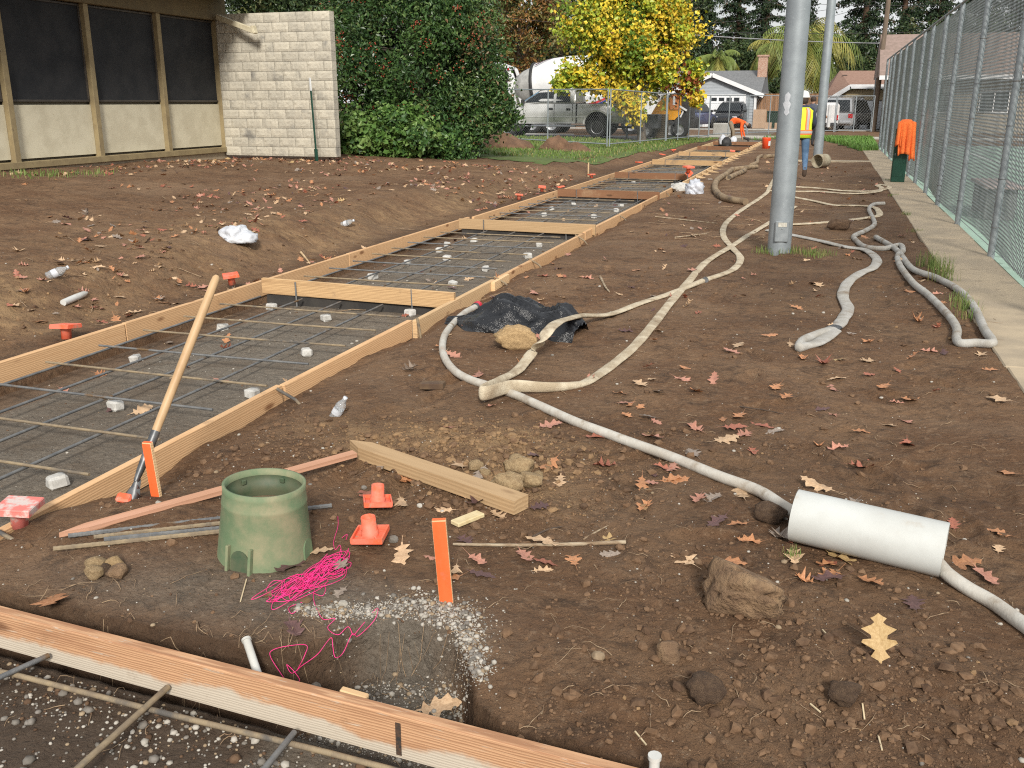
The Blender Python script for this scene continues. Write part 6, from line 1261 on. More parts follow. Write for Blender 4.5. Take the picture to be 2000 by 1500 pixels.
for i, (A, B, sag, r, mt, lb) in enumerate([((1350, 68, 52), (2000, 82, 60), .25, .03, CABL, 'thick pale overhead cable crossing behind the poles'), ((1100, 46, 58), (2000, 52, 62), .5, .012, CAB, 'thin overhead wire above the thick pale one'), ((1000, 36, 58), (1710, 2, 56), .8, .012, CAB, 'overhead wire rising to the utility pole'), ((1360, 78, 66), (1710, 8, 56), .3, .012, CAB, 'slanting service wire from the grey house to the pole'), ((1450, 2, 60), (2000, 6, 62), .2, .012, CAB, 'topmost thin overhead wire at the picture edge')]):
    a, b = at_d(*A), at_d(*B); mb = MB(); mb.tube([a + (b - a) * t + np.array([0, 0, -sag * 4 * t * (1 - t)]) for t in np.linspace(0, 1, 17)], r, 5, cap=False); tag(mb.build('overhead_cable', mt), lb, 'cable', 'overhead cables')
# ================================================================== HOUSES
def W(px, py, Y): return Vector([float(v) for v in at_y(px, py, Y)])
HY = 68.5; SID = M('grey_lap_siding', (.36, .39, .42), (.32, .35, .38), scale=3, rough=.75); SHG = M('grey_shingle', (.14, .145, .15), (.20, .205, .21), scale=8, rough=.95, coords='Object', bump=.4, bscale=14); WHT = M('white_house_trim', (.74, .75, .76), (.66, .67, .68), scale=3, rough=.6); DKW = M('dark_glass', (.02, .025, .03), rough=.12, spec=.6)
h1 = empty('grey_house', W(1410, 252, HY), label='grey sided house with a white garage door and grey shingle roof', cat='house'); O = Vector(h1.location)
pk, el_, er_ = W(1392, 147, HY), W(1290, 190, HY), W(1492, 188, HY); gl = -.1
xl, xr = W(1300, 250, HY).x, W(1474, 250, HY).x; z_at = lambda x: el_.z + (pk.z - el_.z) * (x - el_.x) / (pk.x - el_.x) if x < pk.x else er_.z + (pk.z - er_.z) * (er_.x - x) / (er_.x - pk.x)
mb = MB(); z = gl; nb_ = 0
while z < pk.z - .12:                                   # lap boards
    zt2 = min(z + .2, pk.z); f = lambda zz: (max(xl, pk.x - (pk.z - zz) / (pk.z - el_.z) * (pk.x - el_.x)), min(xr, pk.x + (pk.z - zz) / (pk.z - er_.z) * (er_.x - pk.x)))
    a, b = f(z), f(zt2); m2 = MB(); y0 = HY
    m2.add([Vector(q) - O for q in ((a[0], y0 - .02, z), (a[1], y0 - .02, z), (b[1], y0, zt2), (b[0], y0, zt2), (a[0], y0 + .05, z), (a[1], y0 + .05, z), (b[1], y0 + .05, zt2), (b[0], y0 + .05, zt2))], [(0, 1, 2, 3), (4, 7, 6, 5), (0, 4, 5, 1), (1, 5, 6, 2), (3, 2, 6, 7), (0, 3, 7, 4)]); m2.build('lap_board', SID, h1); z += .2
mb = MB(); mb.box(Vector(((xl + xr) / 2, HY + 6, (gl + er_.z) / 2)) - O, (xr - xl - .04, 11.8, er_.z - gl)); mb.build('wall', SID, h1)
for (p, q) in ((el_, pk), (er_, pk)):
    mb = MB(); off = Vector((0, -.35, .02)); a, b = p + off, q + off; up = Vector((-(b - a).z, 0, (b - a).x)).normalized(); up = up if up.z > 0 else -up; mb.beam(a - O, b - O, .05, .26, up=up); mb.build('rake_board', WHT, h1)
    mb = MB(); d = Vector((0, 7.0, 0)); n_ = up * .14; mb.add([a - O + n_, b - O + n_, b - O + n_ + d, a - O + n_ + d, a - O + n_ * .5, b - O + n_ * .5, b - O + n_ * .5 + d, a - O + n_ * .5 + d], [(0, 1, 2, 3), (7, 6, 5, 4), (0, 4, 5, 1), (2, 6, 7, 3), (1, 5, 6, 2), (0, 3, 7, 4)]); mb.build('roof_slope', SHG, h1)
rz_ = W(1430, 138, HY + 6).z; x0, x1 = W(1290, 138, HY + 6).x, W(1498, 138, HY + 6).x; ez = W(1490, 190, HY + 1).z
mb = MB()
mb.add([Vector(q) - O for q in ((x0, HY + .9, ez), (x1, HY + .9, ez), (x1, HY + 6, rz_), (x0, HY + 6, rz_), (x1, HY + 11, ez), (x0, HY + 11, ez), (x0, HY + .9, ez - .1), (x1, HY + .9, ez - .1), (x1, HY + 11, ez - .1), (x0, HY + 11, ez - .1))], [(0, 1, 2, 3), (3, 2, 4, 5), (6, 9, 8, 7), (0, 6, 7, 1), (1, 7, 8, 4, 2), (0, 3, 5, 9, 6), (4, 8, 9, 5)]); mb.build('main_roof', SHG, h1)
g0_, g1_ = W(1376, 250, HY - .06), W(1453, 186, HY - .06); gt = MB(); gt.box(((g0_.x + g1_.x) / 2 - O.x, -.09, (gl + g1_.z) / 2 - O.z), (g1_.x - g0_.x + .3, .06, g1_.z - gl + .1)); gd = gt.build('garage_surround', WHT, h1)
for r in range(4):
    hz = (g1_.z - gl) / 4
    mb = MB(); mb.box(((g0_.x + g1_.x) / 2 - O.x, -.14, gl + hz * (r + .5) - O.z), (g1_.x - g0_.x, .05, hz - .015), ch=.01); mb.build('garage_door_panel', M('white_garage_door', (.78, .80, .82), (.72, .74, .76), scale=2, rough=.5), gd)
for f in (.22, .42, .62, .82): mb = MB(); mb.box((g0_.x + (g1_.x - g0_.x) * f - O.x, -.17, gl + hz * 3.5 - O.z), (.36, .02, .22)); mb.build('door_window', DKW, gd)
mb = MB(); mb.box((xr - O.x - .08, -.1, (gl + er_.z) / 2 - O.z), (.16, .08, er_.z - gl)); mb.build('corner_board', WHT, h1)
ch_ = W(1490, 130, HY + 5); mb = MB(); mb.box(ch_ - O, (.65, .65, 1.5), ch=.02); mb.box(ch_ - O + Vector((0, 0, .72)), (.8, .8, .12)); mb.build('chimney', M('chimney_brick', (.36, .20, .14), (.46, .33, .26), scale=12, rough=.9), h1)
# tan house
HZ2 = 67.0; TAN = M('tan_stucco', (.47, .38, .235), (.43, .345, .21), scale=4, rough=.9); SHB = M('brown_shingle', (.25, .145, .105), (.32, .20, .15), scale=7, rough=.95, bump=.4, bscale=14)
h2 = empty('tan_house', W(1680, 252, HZ2), label='tan stucco house with a brown shingle roof behind the silver wagon', cat='house'); O = Vector(h2.location)
outl = [(1618, 252), (1618, 199), (1660, 175), (1790, 175), (1790, 252)]; mb = MB(); fr_ = [W(a, b, HZ2) - O for a, b in outl]; bk_ = [p + Vector((0, 8, 0)) for p in fr_]; n = 5
mb.add(fr_ + bk_, [tuple(range(5)), tuple(range(9, 4, -1))] + [(i, (i + 1) % 5, 5 + (i + 1) % 5, 5 + i) for i in range(5)]); mb.build('wall', TAN, h2)
for (a, b) in (((1606, 203), (1661, 169)), ((1660, 169), (1795, 169))):
    p, q = W(*a, HZ2 - .4) - O, W(*b, HZ2 - .4) - O; mb = MB(); up = Vector((-(q - p).z, 0, (q - p).x)).normalized(); mb.beam(p, q, .05, .26, up=up); mb.build('fascia', WHT, h2)
e0, e1, e2 = W(1604, 201, HZ2 - .4) - O, W(1660, 167, HZ2 - .4) - O, W(1800, 167, HZ2 - .4) - O; r0, r1 = W(1640, 138, HZ2 + 4.5) - O, W(1800, 138, HZ2 + 4.5) - O; l0 = W(1597, 190, HZ2 + 8) - O
mb = MB(); mb.add([e0, e1, e2, r1, r0, l0, e0 + Vector((0, .02, -.08)), e1 + Vector((0, .02, -.08)), e2 + Vector((0, .02, -.08))], [(0, 1, 4), (1, 2, 3, 4), (0, 4, 5)]); mb.build('roof', SHB, h2, fix=False)
mb = MB(); c = W(1650, 150, HZ2 + 2.8) - O; mb.box(c, (.3, .3, .25)); mb.build('roof_vent', M('dark_vent', (.08, .06, .05)), h2)
ga, gb2 = W(1628, 252, HZ2 - .05), W(1735, 197, HZ2 - .05)
gs = MB(); gs.box(((ga.x + gb2.x) / 2 - O.x, -.04, (gl + gb2.z) / 2 - O.z), (gb2.x - ga.x + .3, .05, gb2.z - gl + .12)); gso = gs.build('garage_surround', M('dark_trim', (.12, .10, .08)), h2)
for r in range(4): hz = (gb2.z - gl) / 4; mb = MB(); mb.box(((ga.x + gb2.x) / 2 - O.x, -.09, gl + hz * (r + .5) - O.z), (gb2.x - ga.x, .05, hz - .015), ch=.01); mb.build('garage_door_panel', M('white_garage_door', (.78, .80, .82)), gso)
# house behind the court
h3 = empty('court_house', (14, 62, -.1), label='low beige house with white framed windows behind the court', cat='house')
mb = MB(); mb.box((0, 0, 1.5), (22, 6, 3.0)); mb.build('wall', M('beige_stucco', (.36, .315, .25), (.33, .29, .23), scale=2, rough=.9), h3)
mb = MB(); mb.prism([(-4, 3.0), (0, 5.4), (4, 3.0)], -11.6, 11.6, axis='x'); mb.build('roof', M('far_roof_shingle', (.30, .22, .19), (.24, .18, .15), scale=5, rough=.95), h3)
mb = MB(); mb.box((0, -4.05, 2.95), (23.2, .06, .22)); mb.build('fascia', WHT, h3)
for x in (-8.5, -5.6, -2.6, 1.2, 4.5, 8): w_ = MB(); w_.box((x, -3.03, 1.7), (1.5, .08, 1.2)); wo_ = w_.build('window', WHT, h3); mb = MB(); mb.box((x - .36, -3.08, 1.7), (.64, .03, 1.04)); mb.build('pane', DKW, wo_); mb = MB(); mb.box((x + .36, -3.08, 1.7), (.64, .03, 1.04)); mb.build('pane', DKW, wo_)
# wooden yard fence, board by board
yf = empty('yard_fence', W(1476, 250, 69.5), label='brown board fence between the two houses', cat='fence'); O = Vector(yf.location); xa, xb_ = W(1476, 250, 69.5).x, W(1600, 250, 69.5).x; ytop = W(1500, 183, 69.5).z
CED = M('cedar_board', (.30, .165, .085), (.20, .11, .06), scale=4, rough=.9, stretch=(6, 6, .6), vary=.25)
mb = MB(); mb.box((0, 0, 0), (.145, .02, ytop + .1), ch=.004); me = mb.mesh('fence_board', CED); x = xa
while x < xb_: link('fence_board', me, yf, (x - O.x, random.uniform(-.004, .004), (ytop - .1) / 2 - O.z)); x += .155
mb = MB(); mb.box(((xb_ - xa) / 2, .04, ytop * .75 - O.z), (xb_ - xa, .05, .09)); mb.build('rail', CED, yf)
# bins
def bin_(px, py, w, h, mat, label, dp):
    p = at_d(px, py, dp); t = empty('wheelie_bin', (p[0], p[1], -.1), label=label, cat='bin'); mb = MB(); mb.loft([[Vector((sx * w * f / 2, sy * w * f * .55, z)) for sx, sy in ((-1, -1), (1, -1), (1, 1), (-1, 1))] for z, f in ((.04, .82), (h * .9, 1.0))], smooth=False); mb.build('body', mat, t)
    mb = MB(); mb.box((0, 0, h * .93), (w * 1.06, w * 1.2, .07), ch=.02); mb.build('lid', mat, t)
    for s in (-1, 1): mb = MB(); mb.lathe([(.0, -.03), (.1, -.03), (.1, .03), (0, .03)], 12, T=Matrix.Translation((s * w * .42, w * .5, .1)) @ Matrix.Rotation(pi / 2, 4, 'Y')); mb.build('wheel', CAB, t)
bin_(1508, 250, .75, 1.15, M('dark_green_bin', (.015, .035, .025), (.02, .045, .03), rough=.5), 'dark green wheeled bin in front of the board fence', 63)
cb = at_d(1482, 250, 61.5); mb = MB(); mb.box((0, 0, .6), (.82, .12, 1.2), R3(-.12, 0, 0), ch=.01); cbo = mb.build('cardboard_sheet', M('brown_cardboard', (.40, .28, .19), (.35, .24, .16), scale=3, rough=.9), loc=(cb[0], cb[1], -.09)); tag(cbo, 'tall brown cardboard carton flat leaning near the grey house', 'cardboard')
for i, (px, s, lb) in enumerate([(1500, .42, 'small brown carton before the green bin'), (1519, .4, 'small brown carton nearest the thick pole')]):
    p = at_d(px, 250, 60); t = MB(); t.box((0, 0, s * .5), (s, s, s), ch=.01); tag(t.build('carton', M('brown_cardboard', (.4, .28, .19)), loc=(p[0], p[1], -.09)), lb, 'carton')
pr = at_d(1412, 262, 47); mb = MB(); mb.box((0, 0, .3), (.95, .6, .6), ch=.03); tag(mb.build('concrete_block', KERB, loc=(pr[0], pr[1], -.03)), 'weathered square concrete block behind the bending worker', 'block')
bk = gp(1496, 290); t = empty('plastic_bucket', bk, label='orange plastic bucket standing on the soil beside the forms', cat='bucket'); BK = M('orange_bucket_plastic', (.90, .10, .035), (.82, .09, .03), scale=3, rough=.4)
mb = MB(); mb.lathe([(0, 0), (.132, 0), (.15, .34), (.155, .35), (.155, .375), (.146, .375), (.14, .33), (.125, .03), (0, .03)], 24); mb.build('body', BK, t); mb = MB(); mb.tube([(.155 * cos(a), .05 * sin(a) - .12 * abs(sin(a)), .34 - .2 * abs(sin(a))) for a in np.linspace(0, pi, 12)], .004, 6); mb.build('handle', GALVD, t)
mb = MB(); Tl = [(.151 * cos(a), .151 * sin(a), z) for z in (.1, .26) for a in np.linspace(-1.0, -.2, 6)]; Tl = [(x * (.90 + .0 * z + .1 * z / .26), y * (.90 + .1 * z / .26), z) for x, y, z in Tl]; mb.add([(x * 1.03, y * 1.03, z) for x, y, z in Tl], [(i, i + 1, 7 + i, 6 + i) for i in range(5)]); mb.build('white_print', WHITEP, t, fix=False)
st = at_d(1290, 273, 42.5); mb = MB(); tt_ = empty('palm_stump', (st[0], st[1], gz(st[0], st[1]) - .02), label='ringed brown palm stump in front of the numbered machine', cat='stump')
pf = []
for k in range(13): z = k * .085; r_0 = .30 + .01 * (12 - k) * .3; pf += [(r_0, z), (r_0 + .03, z + .05), (r_0 - .005, z + .08)]
mb.lathe(pf + [(0, 13 * .085)], 20, smooth=False); mb.build('trunk', M('stump_fibre', (.25, .19, .12), (.16, .115, .07), scale=6, rough=.95), tt_)
# ================================================================== VEHICLES
RUB = M('tyre_rubber', (.018, .018, .019), (.03, .03, .03), scale=20, rough=.85); RIM = M('alloy_rim', (.45, .46, .47), (.35, .36, .37), scale=6, rough=.35, metal=.7); BLK_ = M('black_plastic_trim', (.02, .02, .021), (.03, .03, .03), rough=.6); GLS = M('vehicle_glass', (.012, .016, .019), (.022, .026, .03), scale=2, rough=.22, spec=.25); CHR = M('chrome', (.6, .61, .62), rough=.15, metal=1.0); REDL = M('red_lens', (.45, .01, .015), (.3, .01, .01), scale=9, rough=.2); CLRL = M('clear_lens', (.6, .62, .64), (.45, .46, .48), scale=12, rough=.15)
def paint(n, a, b=None): return M('paint_' + n, a, b or tuple(c * .8 for c in a), scale=1.5, rough=.28, metal=.25, coat=.4, c3=tuple(c * .6 + .04 for c in a), c3scale=3, c3lo=.6, c3hi=.8)
def vwheel(t, x, y, r, w):
    T = Matrix.Translation((x, y, r)) @ Matrix.Rotation(pi / 2, 4, 'X'); mb = MB(); mb.lathe([(r * .62, -w / 2), (r * .93, -w / 2), (r, -w * .38), (r, w * .38), (r * .93, w / 2), (r * .62, w / 2)], 24, T=T); mb.lathe([(0, -w * .2), (r * .62, -w * .2)], 16, T=T); wo_ = mb.build('wheel', RUB, t)
    for sg in (-1, 1):
        mb = MB(); mb.lathe([(r * .62, sg * w * .5), (r * .55, sg * w * .42), (r * .2, sg * w * .36), (0, sg * w * .40)], 20, T=T)
        mb.build('rim', RIM, wo_)
        for k in range(5): a = k * 2 * pi / 5; mb = MB(); mb.box(T @ Vector((cos(a) * r * .4, sin(a) * r * .4, sg * w * .41)), (r * .14, r * .14, .02)); mb.build('rim_slot', BLK_, wo_)
def body(t, name, secs, mat):
    rings = []
    for (x, hw, zb, zs, zt, tw) in secs: rings.append([Vector(q) for q in ((x, -hw * .9, zb), (x, -hw * .985, zb + .12), (x, -hw, (zb + zs) / 2), (x, -hw * .985, zs), (x, -tw, zt), (x, 0, zt + .012), (x, tw, zt), (x, hw * .985, zs), (x, hw, (zb + zs) / 2), (x, hw * .985, zb + .12), (x, hw * .9, zb))])
    mb = MB(); mb.loft(rings, smooth=True); o = mb.build(name, mat, t); md = o.modifiers.new('e', 'EDGE_SPLIT'); md.split_angle = radians(38); return o
def side_panel(t, name, poly, y0, z0, y1, z1, mat, th=.012):
    for sg in (-1, 1):
        mb = MB(); f = lambda z, e: sg * (y0 + (y1 - y0) * (z - z0) / (z1 - z0) + e); n = len(poly)
        mb.add([Vector((x, f(z, .006), z)) for x, z in poly] + [Vector((x, f(z, -th), z)) for x, z in poly], [tuple(range(n))] + [(i, (i + 1) % n, n + (i + 1) % n, n + i) for i in range(n)]); mb.build(name, mat, t)
def bxp(t, name, c, s, mat, ch=.02, both=False, rot=None):
    for sg in ((-1, 1) if both else (1,)): mb = MB(); mb.box((c[0], c[1] * sg, c[2]), s, rot, ch=ch); mb.build(name, mat, t)
def pickup(loc, rz, label):
    t = empty('pickup_truck', loc, rz, label=label, cat='pickup'); SIL = paint('silver', (.60, .60, .585))
    body(t, 'body', [(-3.15, .93, .68, 1.22, 1.32, .86), (-3.05, .98, .60, 1.30, 1.40, .93), (-1.0, 1.0, .58, 1.30, 1.40, .95), (1.3, 1.0, .56, 1.28, 1.38, .94), (1.6, .99, .56, 1.24, 1.34, .86), (2.9, .97, .56, 1.12, 1.24, .80), (3.15, .88, .60, 1.0, 1.12, .7)], SIL)
    body(t, 'cab', [(-.98, .93, 1.36, 1.40, 1.45, .90), (-.9, .93, 1.36, 1.55, 1.95, .78), (.1, .94, 1.36, 1.55, 2.0, .77), (.62, .94, 1.36, 1.55, 1.95, .76), (1.1, .93, 1.34, 1.45, 1.68, .82), (1.62, .92, 1.3, 1.33, 1.36, .88)], SIL)
    for p in ([(.02, 1.46), (1.32, 1.46), (1.1, 1.62), (.66, 1.87), (.02, 1.90)], [(-.74, 1.46), (-.1, 1.46), (-.1, 1.90), (-.70, 1.88)]): side_panel(t, 'side_window', p, .948, 1.42, .812, 1.95, GLS)
    side_panel(t, 'windshield_edge', [(1.40, 1.47), (1.5, 1.43), (.74, 1.90), (.7, 1.88)], .95, 1.42, .815, 1.95, M('blue_glare_glass', (.10, .22, .34), rough=.1))
    mb = MB(); mb.add([(1.60, -.8, 1.40), (1.60, .8, 1.40), (.66, .7, 1.975), (.66, -.7, 1.975)], [(0, 1, 2, 3)]); mb.build('windshield', GLS, t, fix=False)
    for x in (-.04, 1.36, -.86): side_panel(t, 'door_gap', [(x, .7), (x + .02, .7), (x + .02, 1.4), (x, 1.4)], .996, .6, .99, 1.4, BLK_)
    bxp(t, 'door_handle', (.14, 1.0, 1.19), (.22, .05, .09), BLK_, both=True); bxp(t, 'door_handle', (-.66, 1.0, 1.17), (.2, .05, .09), BLK_, both=True)
    side_panel(t, 'bed_gap', [(-1.05, .6), (-.99, .6), (-.99, 1.42), (-1.05, 1.42)], .997, .6, .99, 1.4, BLK_)
    bxp(t, 'body_moulding', (-.1, 1.0, .86), (5.6, .02, .05), SIL, both=True); bxp(t, 'running_board', (.3, 1.0, .47), (2.6, .14, .05), CHR, both=True); bxp(t, 'bed_floor', (-2.05, 0, 1.41), (1.95, 1.7, .02), BLK_, 0)
    for x in (-1.95, 2.1):
        for sg in (-1, 1):
            T = Matrix.Translation((x, sg * .99, .56)) @ Matrix.Rotation(pi / 2, 4, 'X'); mb = MB(); mb.lathe([(0, -.02), (.53, -.02), (.53, .02), (0, .02)], 24, T=T); mb.build('wheel_arch', BLK_, t); vwheel(t, x, sg * .88, .43, .28)
            pr = [(x + cos(a) * .62, .56 + sin(a) * .60) for a in np.linspace(0, pi, 15)]; pr2 = [(x + cos(a) * .54, .56 + sin(a) * .53) for a in np.linspace(pi, 0, 15)]
            mb = MB(); V = [Vector((u, sg * 1.03, w_)) for u, w_ in pr + pr2[::-1]]; mb.add(V, [(i, i + 1, 16 + i, 15 + i) for i in range(14)]); o = mb.build('fender_flare', SIL, t, fix=False); md = o.modifiers.new('s', 'SOLIDIFY'); md.thickness = .1; md.offset = 0
    bxp(t, 'rear_bumper', (-3.22, 0, .66), (.16, 1.9, .2), CHR); bxp(t, 'tail_lamp', (-3.16, .9, 1.08), (.06, .14, .4), REDL, both=True); bxp(t, 'front_bumper', (3.2, 0, .62), (.16, 1.9, .24), CHR); bxp(t, 'headlamp', (3.14, .7, .95), (.08, .36, .2), CLRL, both=True); bxp(t, 'grille', (3.15, 0, .95), (.06, 1.0, .24), BLK_); bxp(t, 'side_mirror', (1.35, 1.12, 1.48), (.12, .22, .2), BLK_, both=True)
    bxp(t, 'hitch', (-3.45, 0, .52), (.4, .12, .08), BLK_); return t
pk_ = at_d(1092, 262, 42.2); pz_ = gz(pk_[0], pk_[1]) + .02; tag(sheet('parking_pad', [(-30, 40.7), (-7.6, 40.7), (-7.2, 48), (-30, 48)], lambda x, y: gz(x, y) + .02, ASPH, .5)[0], kind='structure')
pickup((pk_[0], pk_[1], pz_), pi, 'silver crew cab pickup parked behind the temporary fence')
jt = at_d(1222, 262, 42.2); tj = empty('towed_compressor', (jt[0], jt[1], gz(jt[0], jt[1]) + .02), label='small dark towed trailer with a white dome behind the pickup', cat='trailer'); bxp(tj, 'tow_bar', (0.1, 0, .45), (1.6, .1, .1), BLK_); bxp(tj, 'box', (.95, 0, .7), (1.1, 1.1, .6), M('dark_trailer', (.05, .055, .06), (.08, .085, .09), rough=.6)); mb = MB(); mb.lathe([(.22, .8), (.26, .95), (.18, 1.12), (0, 1.17)], 14); mb.build('white_dome', WHT, tj); mb = MB(); mb.tube([(0.05, 0, 0), (.05, 0, .7)], .05, 8); mb.build('jack_leg', GALV, tj); vwheel(tj, 1.0, -.62, .3, .18); vwheel(tj, 1.0, .62, .3, .18)
# mixer truck
mx = at_d(1098, 262, 52); mt_ = empty('mixer_truck', (mx[0], mx[1], -.08), 0, label='white concrete mixer truck with its spare axle wheel raised, behind the pickup', cat='mixer truck'); MW = M('mixer_white', (.74, .75, .75), (.64, .65, .65), scale=2, rough=.4, c3=(.5, .5, .48), c3scale=4, c3lo=.6, c3hi=.8)
axT = Matrix.Translation((.1, 0, 2.62)) @ Matrix.Rotation(-pi / 2 - .12, 4, 'Y')
mb = MB(); mb.lathe([(.0, -2.9), (.9, -2.85), (1.2, -1.9), (1.36, -.4), (1.36, .5), (1.22, 1.5)], 32, T=axT); dr = mb.build('drum', MW, mt_); mb = MB(); mb.lathe([(1.10, 1.62), (.92, 2.2), (.72, 2.6), (.5, 2.6)], 32, T=axT); mb.build('drum_mouth', M('mixer_grey', (.42, .42, .40), (.3, .3, .29), scale=4, rough=.6), dr); mb = MB(); mb.lathe([(1.24, 1.48), (1.29, 1.52), (1.27, 1.64), (1.1, 1.66)], 32, T=axT); mb.build('drum_ring', BLK_, dr)
mb = MB(); V = []; n = 24
for i in range(n + 1): f = i / n; th = -2.25 + 1.5 * f; r = 1.372 - .10 * max(0, f - .6); z = 1.4 - 2.6 * f; V += [axT @ Vector((r * cos(th + pi / 2), r * sin(th + pi / 2), z)), axT @ Vector((r * cos(th + pi / 2), r * sin(th + pi / 2), z - .16))]
mb.add(V, [(2 * i, 2 * i + 1, 2 * i + 3, 2 * i + 2) for i in range(n)]); mb.build('drum_stripe', M('dark_stripe', (.08, .03, .05), rough=.5), dr, fix=False)
bxp(mt_, 'chassis', (.8, 0, .85), (9.0, .9, .3), BLK_); bxp(mt_, 'cab', (4.4, 0, 1.9), (1.9, 2.3, 2.0), MW, .12); bxp(mt_, 'cab_window', (4.5, 1.152, 2.3), (1.2, .02, .7), GLS, 0, True); bxp(mt_, 'fender_tank', (2.2, -1.0, 1.55), (2.2, .5, 1.0), MW, .1)
for dz, cl in ((.0, (.6, .04, .05)), (-.13, (.03, .06, .25))):
    mb = MB(); V = []
    for i in range(15): f = i / 14; x = 1.1 + 2.0 * f; z = 1.42 + dz + .62 * f ** 2.2; V += [(x, -1.256, z), (x, -1.256, z + .12)]
    mb.add(V, [(2 * i, 2 * i + 2, 2 * i + 3, 2 * i + 1) for i in range(14)]); mb.build('swoosh_stripe', M('swoosh_%d' % int(dz * -100), cl, rough=.4), mt_, fix=False)
for x in (-2.6, -1.4, -.3, 4.0):
    for sg in (-1, 1): vwheel(mt_, x, sg * 1.0, .52, .34)
bt_ = empty('booster', (0, 0, 0)); bt_.parent = mt_; bt_.location = (-2.62, 0, 2.35)
mb = MB(); mb.beam((.75, -.55, -.9), (.05, -.55, .9), .2, .16, ch=.03); mb.beam((.75, .55, -.9), (.05, .55, .9), .2, .16, ch=.03); mb.build('lift_arm', MW, mt_, loc=(-2.9, 0, 2.5)); bpy.data.objects.remove(bt_)
for sg in (-1, 1):
    T = Matrix.Translation((-3.35, sg * .85, 2.95)) @ Matrix.Rotation(pi / 2, 4, 'X'); mb = MB(); mb.lathe([(.3, -.16), (.46, -.16), (.52, -.1), (.52, .1), (.46, .16), (.3, .16)], 24, T=T); bw = mb.build('booster_wheel', RUB, mt_); mb = MB(); mb.lathe([(.31, -.14), (.24, -.1), (.1, -.12), (0, -.12)], 18, T=T); mb.lathe([(.31, .14), (.24, .1), (.1, .12), (0, .12)], 18, T=T); mb.build('rim', WHT, bw)
mb = MB(); mb.box((-3.3, 0, 3.55), (.9, 1.6, .12), R3(0, .35, 0), ch=.03); mb.build('rear_fender', MW, mt_); bxp(mt_, 'reflector', (-2.85, -.82, 3.35), (.12, .03, .12), REDL, .01); mb = MB(); mb.prism([(-2.75, 1.3), (-2.35, 1.3), (-2.75, 3.4), (-3.0, 3.4)], -.75, -.6); mb.build('rear_bracket', MW, mt_)
# numbered machine
NY = 46.5; nm2 = empty('paving_machine', W(1300, 268, NY), label='yellow and black paving machine with white numbers and tandem wheels', cat='machine'); O = Vector(nm2.location); YM = M('machine_yellow', (.80, .36, .015), (.72, .31, .01), scale=2, rough=.4)
def npr(name, pts, dy0, dy1, mat): mb = MB(); q = [W(a, b, NY) - O for a, b in pts]; mb.prism([(p.x, p.z) for p in q], dy0, dy1); return mb.build(name, mat, nm2)
npr('hood', [(1266, 234), (1286, 200), (1296, 192), (1330, 188), (1330, 222), (1318, 234)], -.1, 1.5, YM); npr('cab_panel', [(1308, 205), (1312, 185), (1328, 184), (1326, 214), (1310, 214)], -.16, -.105, M('machine_orange', (.62, .22, .06), (.55, .2, .06), rough=.5)); npr('cab_sticker', [(1315, 204), (1316, 188), (1320, 188), (1320, 206)], -.18, -.162, WHT)
npr('chassis', [(1246, 262), (1250, 237), (1300, 236), (1306, 214), (1346, 212), (1350, 236), (1348, 250), (1310, 252), (1300, 264)], 0, 1.5, BLK_); npr('engine_box', [(1330, 232), (1330, 190), (1340, 186), (1348, 200), (1352, 230)], .2, 1.3, BLK_)
mb = MB(); mb.beam(W(1326, 206, NY) - O + Vector((0, -.1, 0)), W(1342, 216, NY) - O + Vector((0, -.1, 0)), .06, .08); mb.build('grab_handle', WHT, nm2)
for px in (1308, 1327):
    p = W(px, 253, NY) - O; T = Matrix.Translation((p.x, .0, p.z)) @ Matrix.Rotation(pi / 2, 4, 'X'); mb = MB(); mb.lathe([(.25, -.2), (.38, -.2), (.42, -.14), (.42, .14), (.38, .2), (.25, .2)], 24, T=T); wo_ = mb.build('wheel', RUB, nm2)
    for sg in (-1, 1): mb = MB(); mb.lathe([(.26, sg * .19), (.2, sg * .13), (.08, sg * .16), (0, sg * .16)], 18, T=T); mb.build('rim', RIM, wo_)
mb = MB(); p = W(1264, 254, NY) - O; T = Matrix.Translation((p.x, -.1, p.z)) @ Matrix.Rotation(pi / 2, 4, 'X'); mb.lathe([(.15, -.06), (.21, -.06), (.21, .06), (.15, .06), (.15, -.06)], 18, T=T); mb.build('white_ring', WHT, nm2)
def text_mesh(txt, size, mat, name, parent, loc, rot):
    cu = bpy.data.curves.new(name, 'FONT'); cu.body = txt; cu.size = size; cu.extrude = .008; cu.align_x = 'CENTER'; cu.align_y = 'CENTER'; cu.offset = size * .02
    ob = bpy.data.objects.new(name, cu); C.objects.link(ob); dg = bpy.context.evaluated_depsgraph_get(); me = bpy.data.meshes.new_from_object(ob.evaluated_get(dg)); bpy.data.objects.remove(ob); me.materials.clear(); me.materials.append(mat); return link(name, me, parent, loc, rot)
text_mesh('067', .52, WHT, 'number', nm2, W(1321, 222, NY) - O + Vector((0, -.03, 0)), (pi / 2, 0, 0))
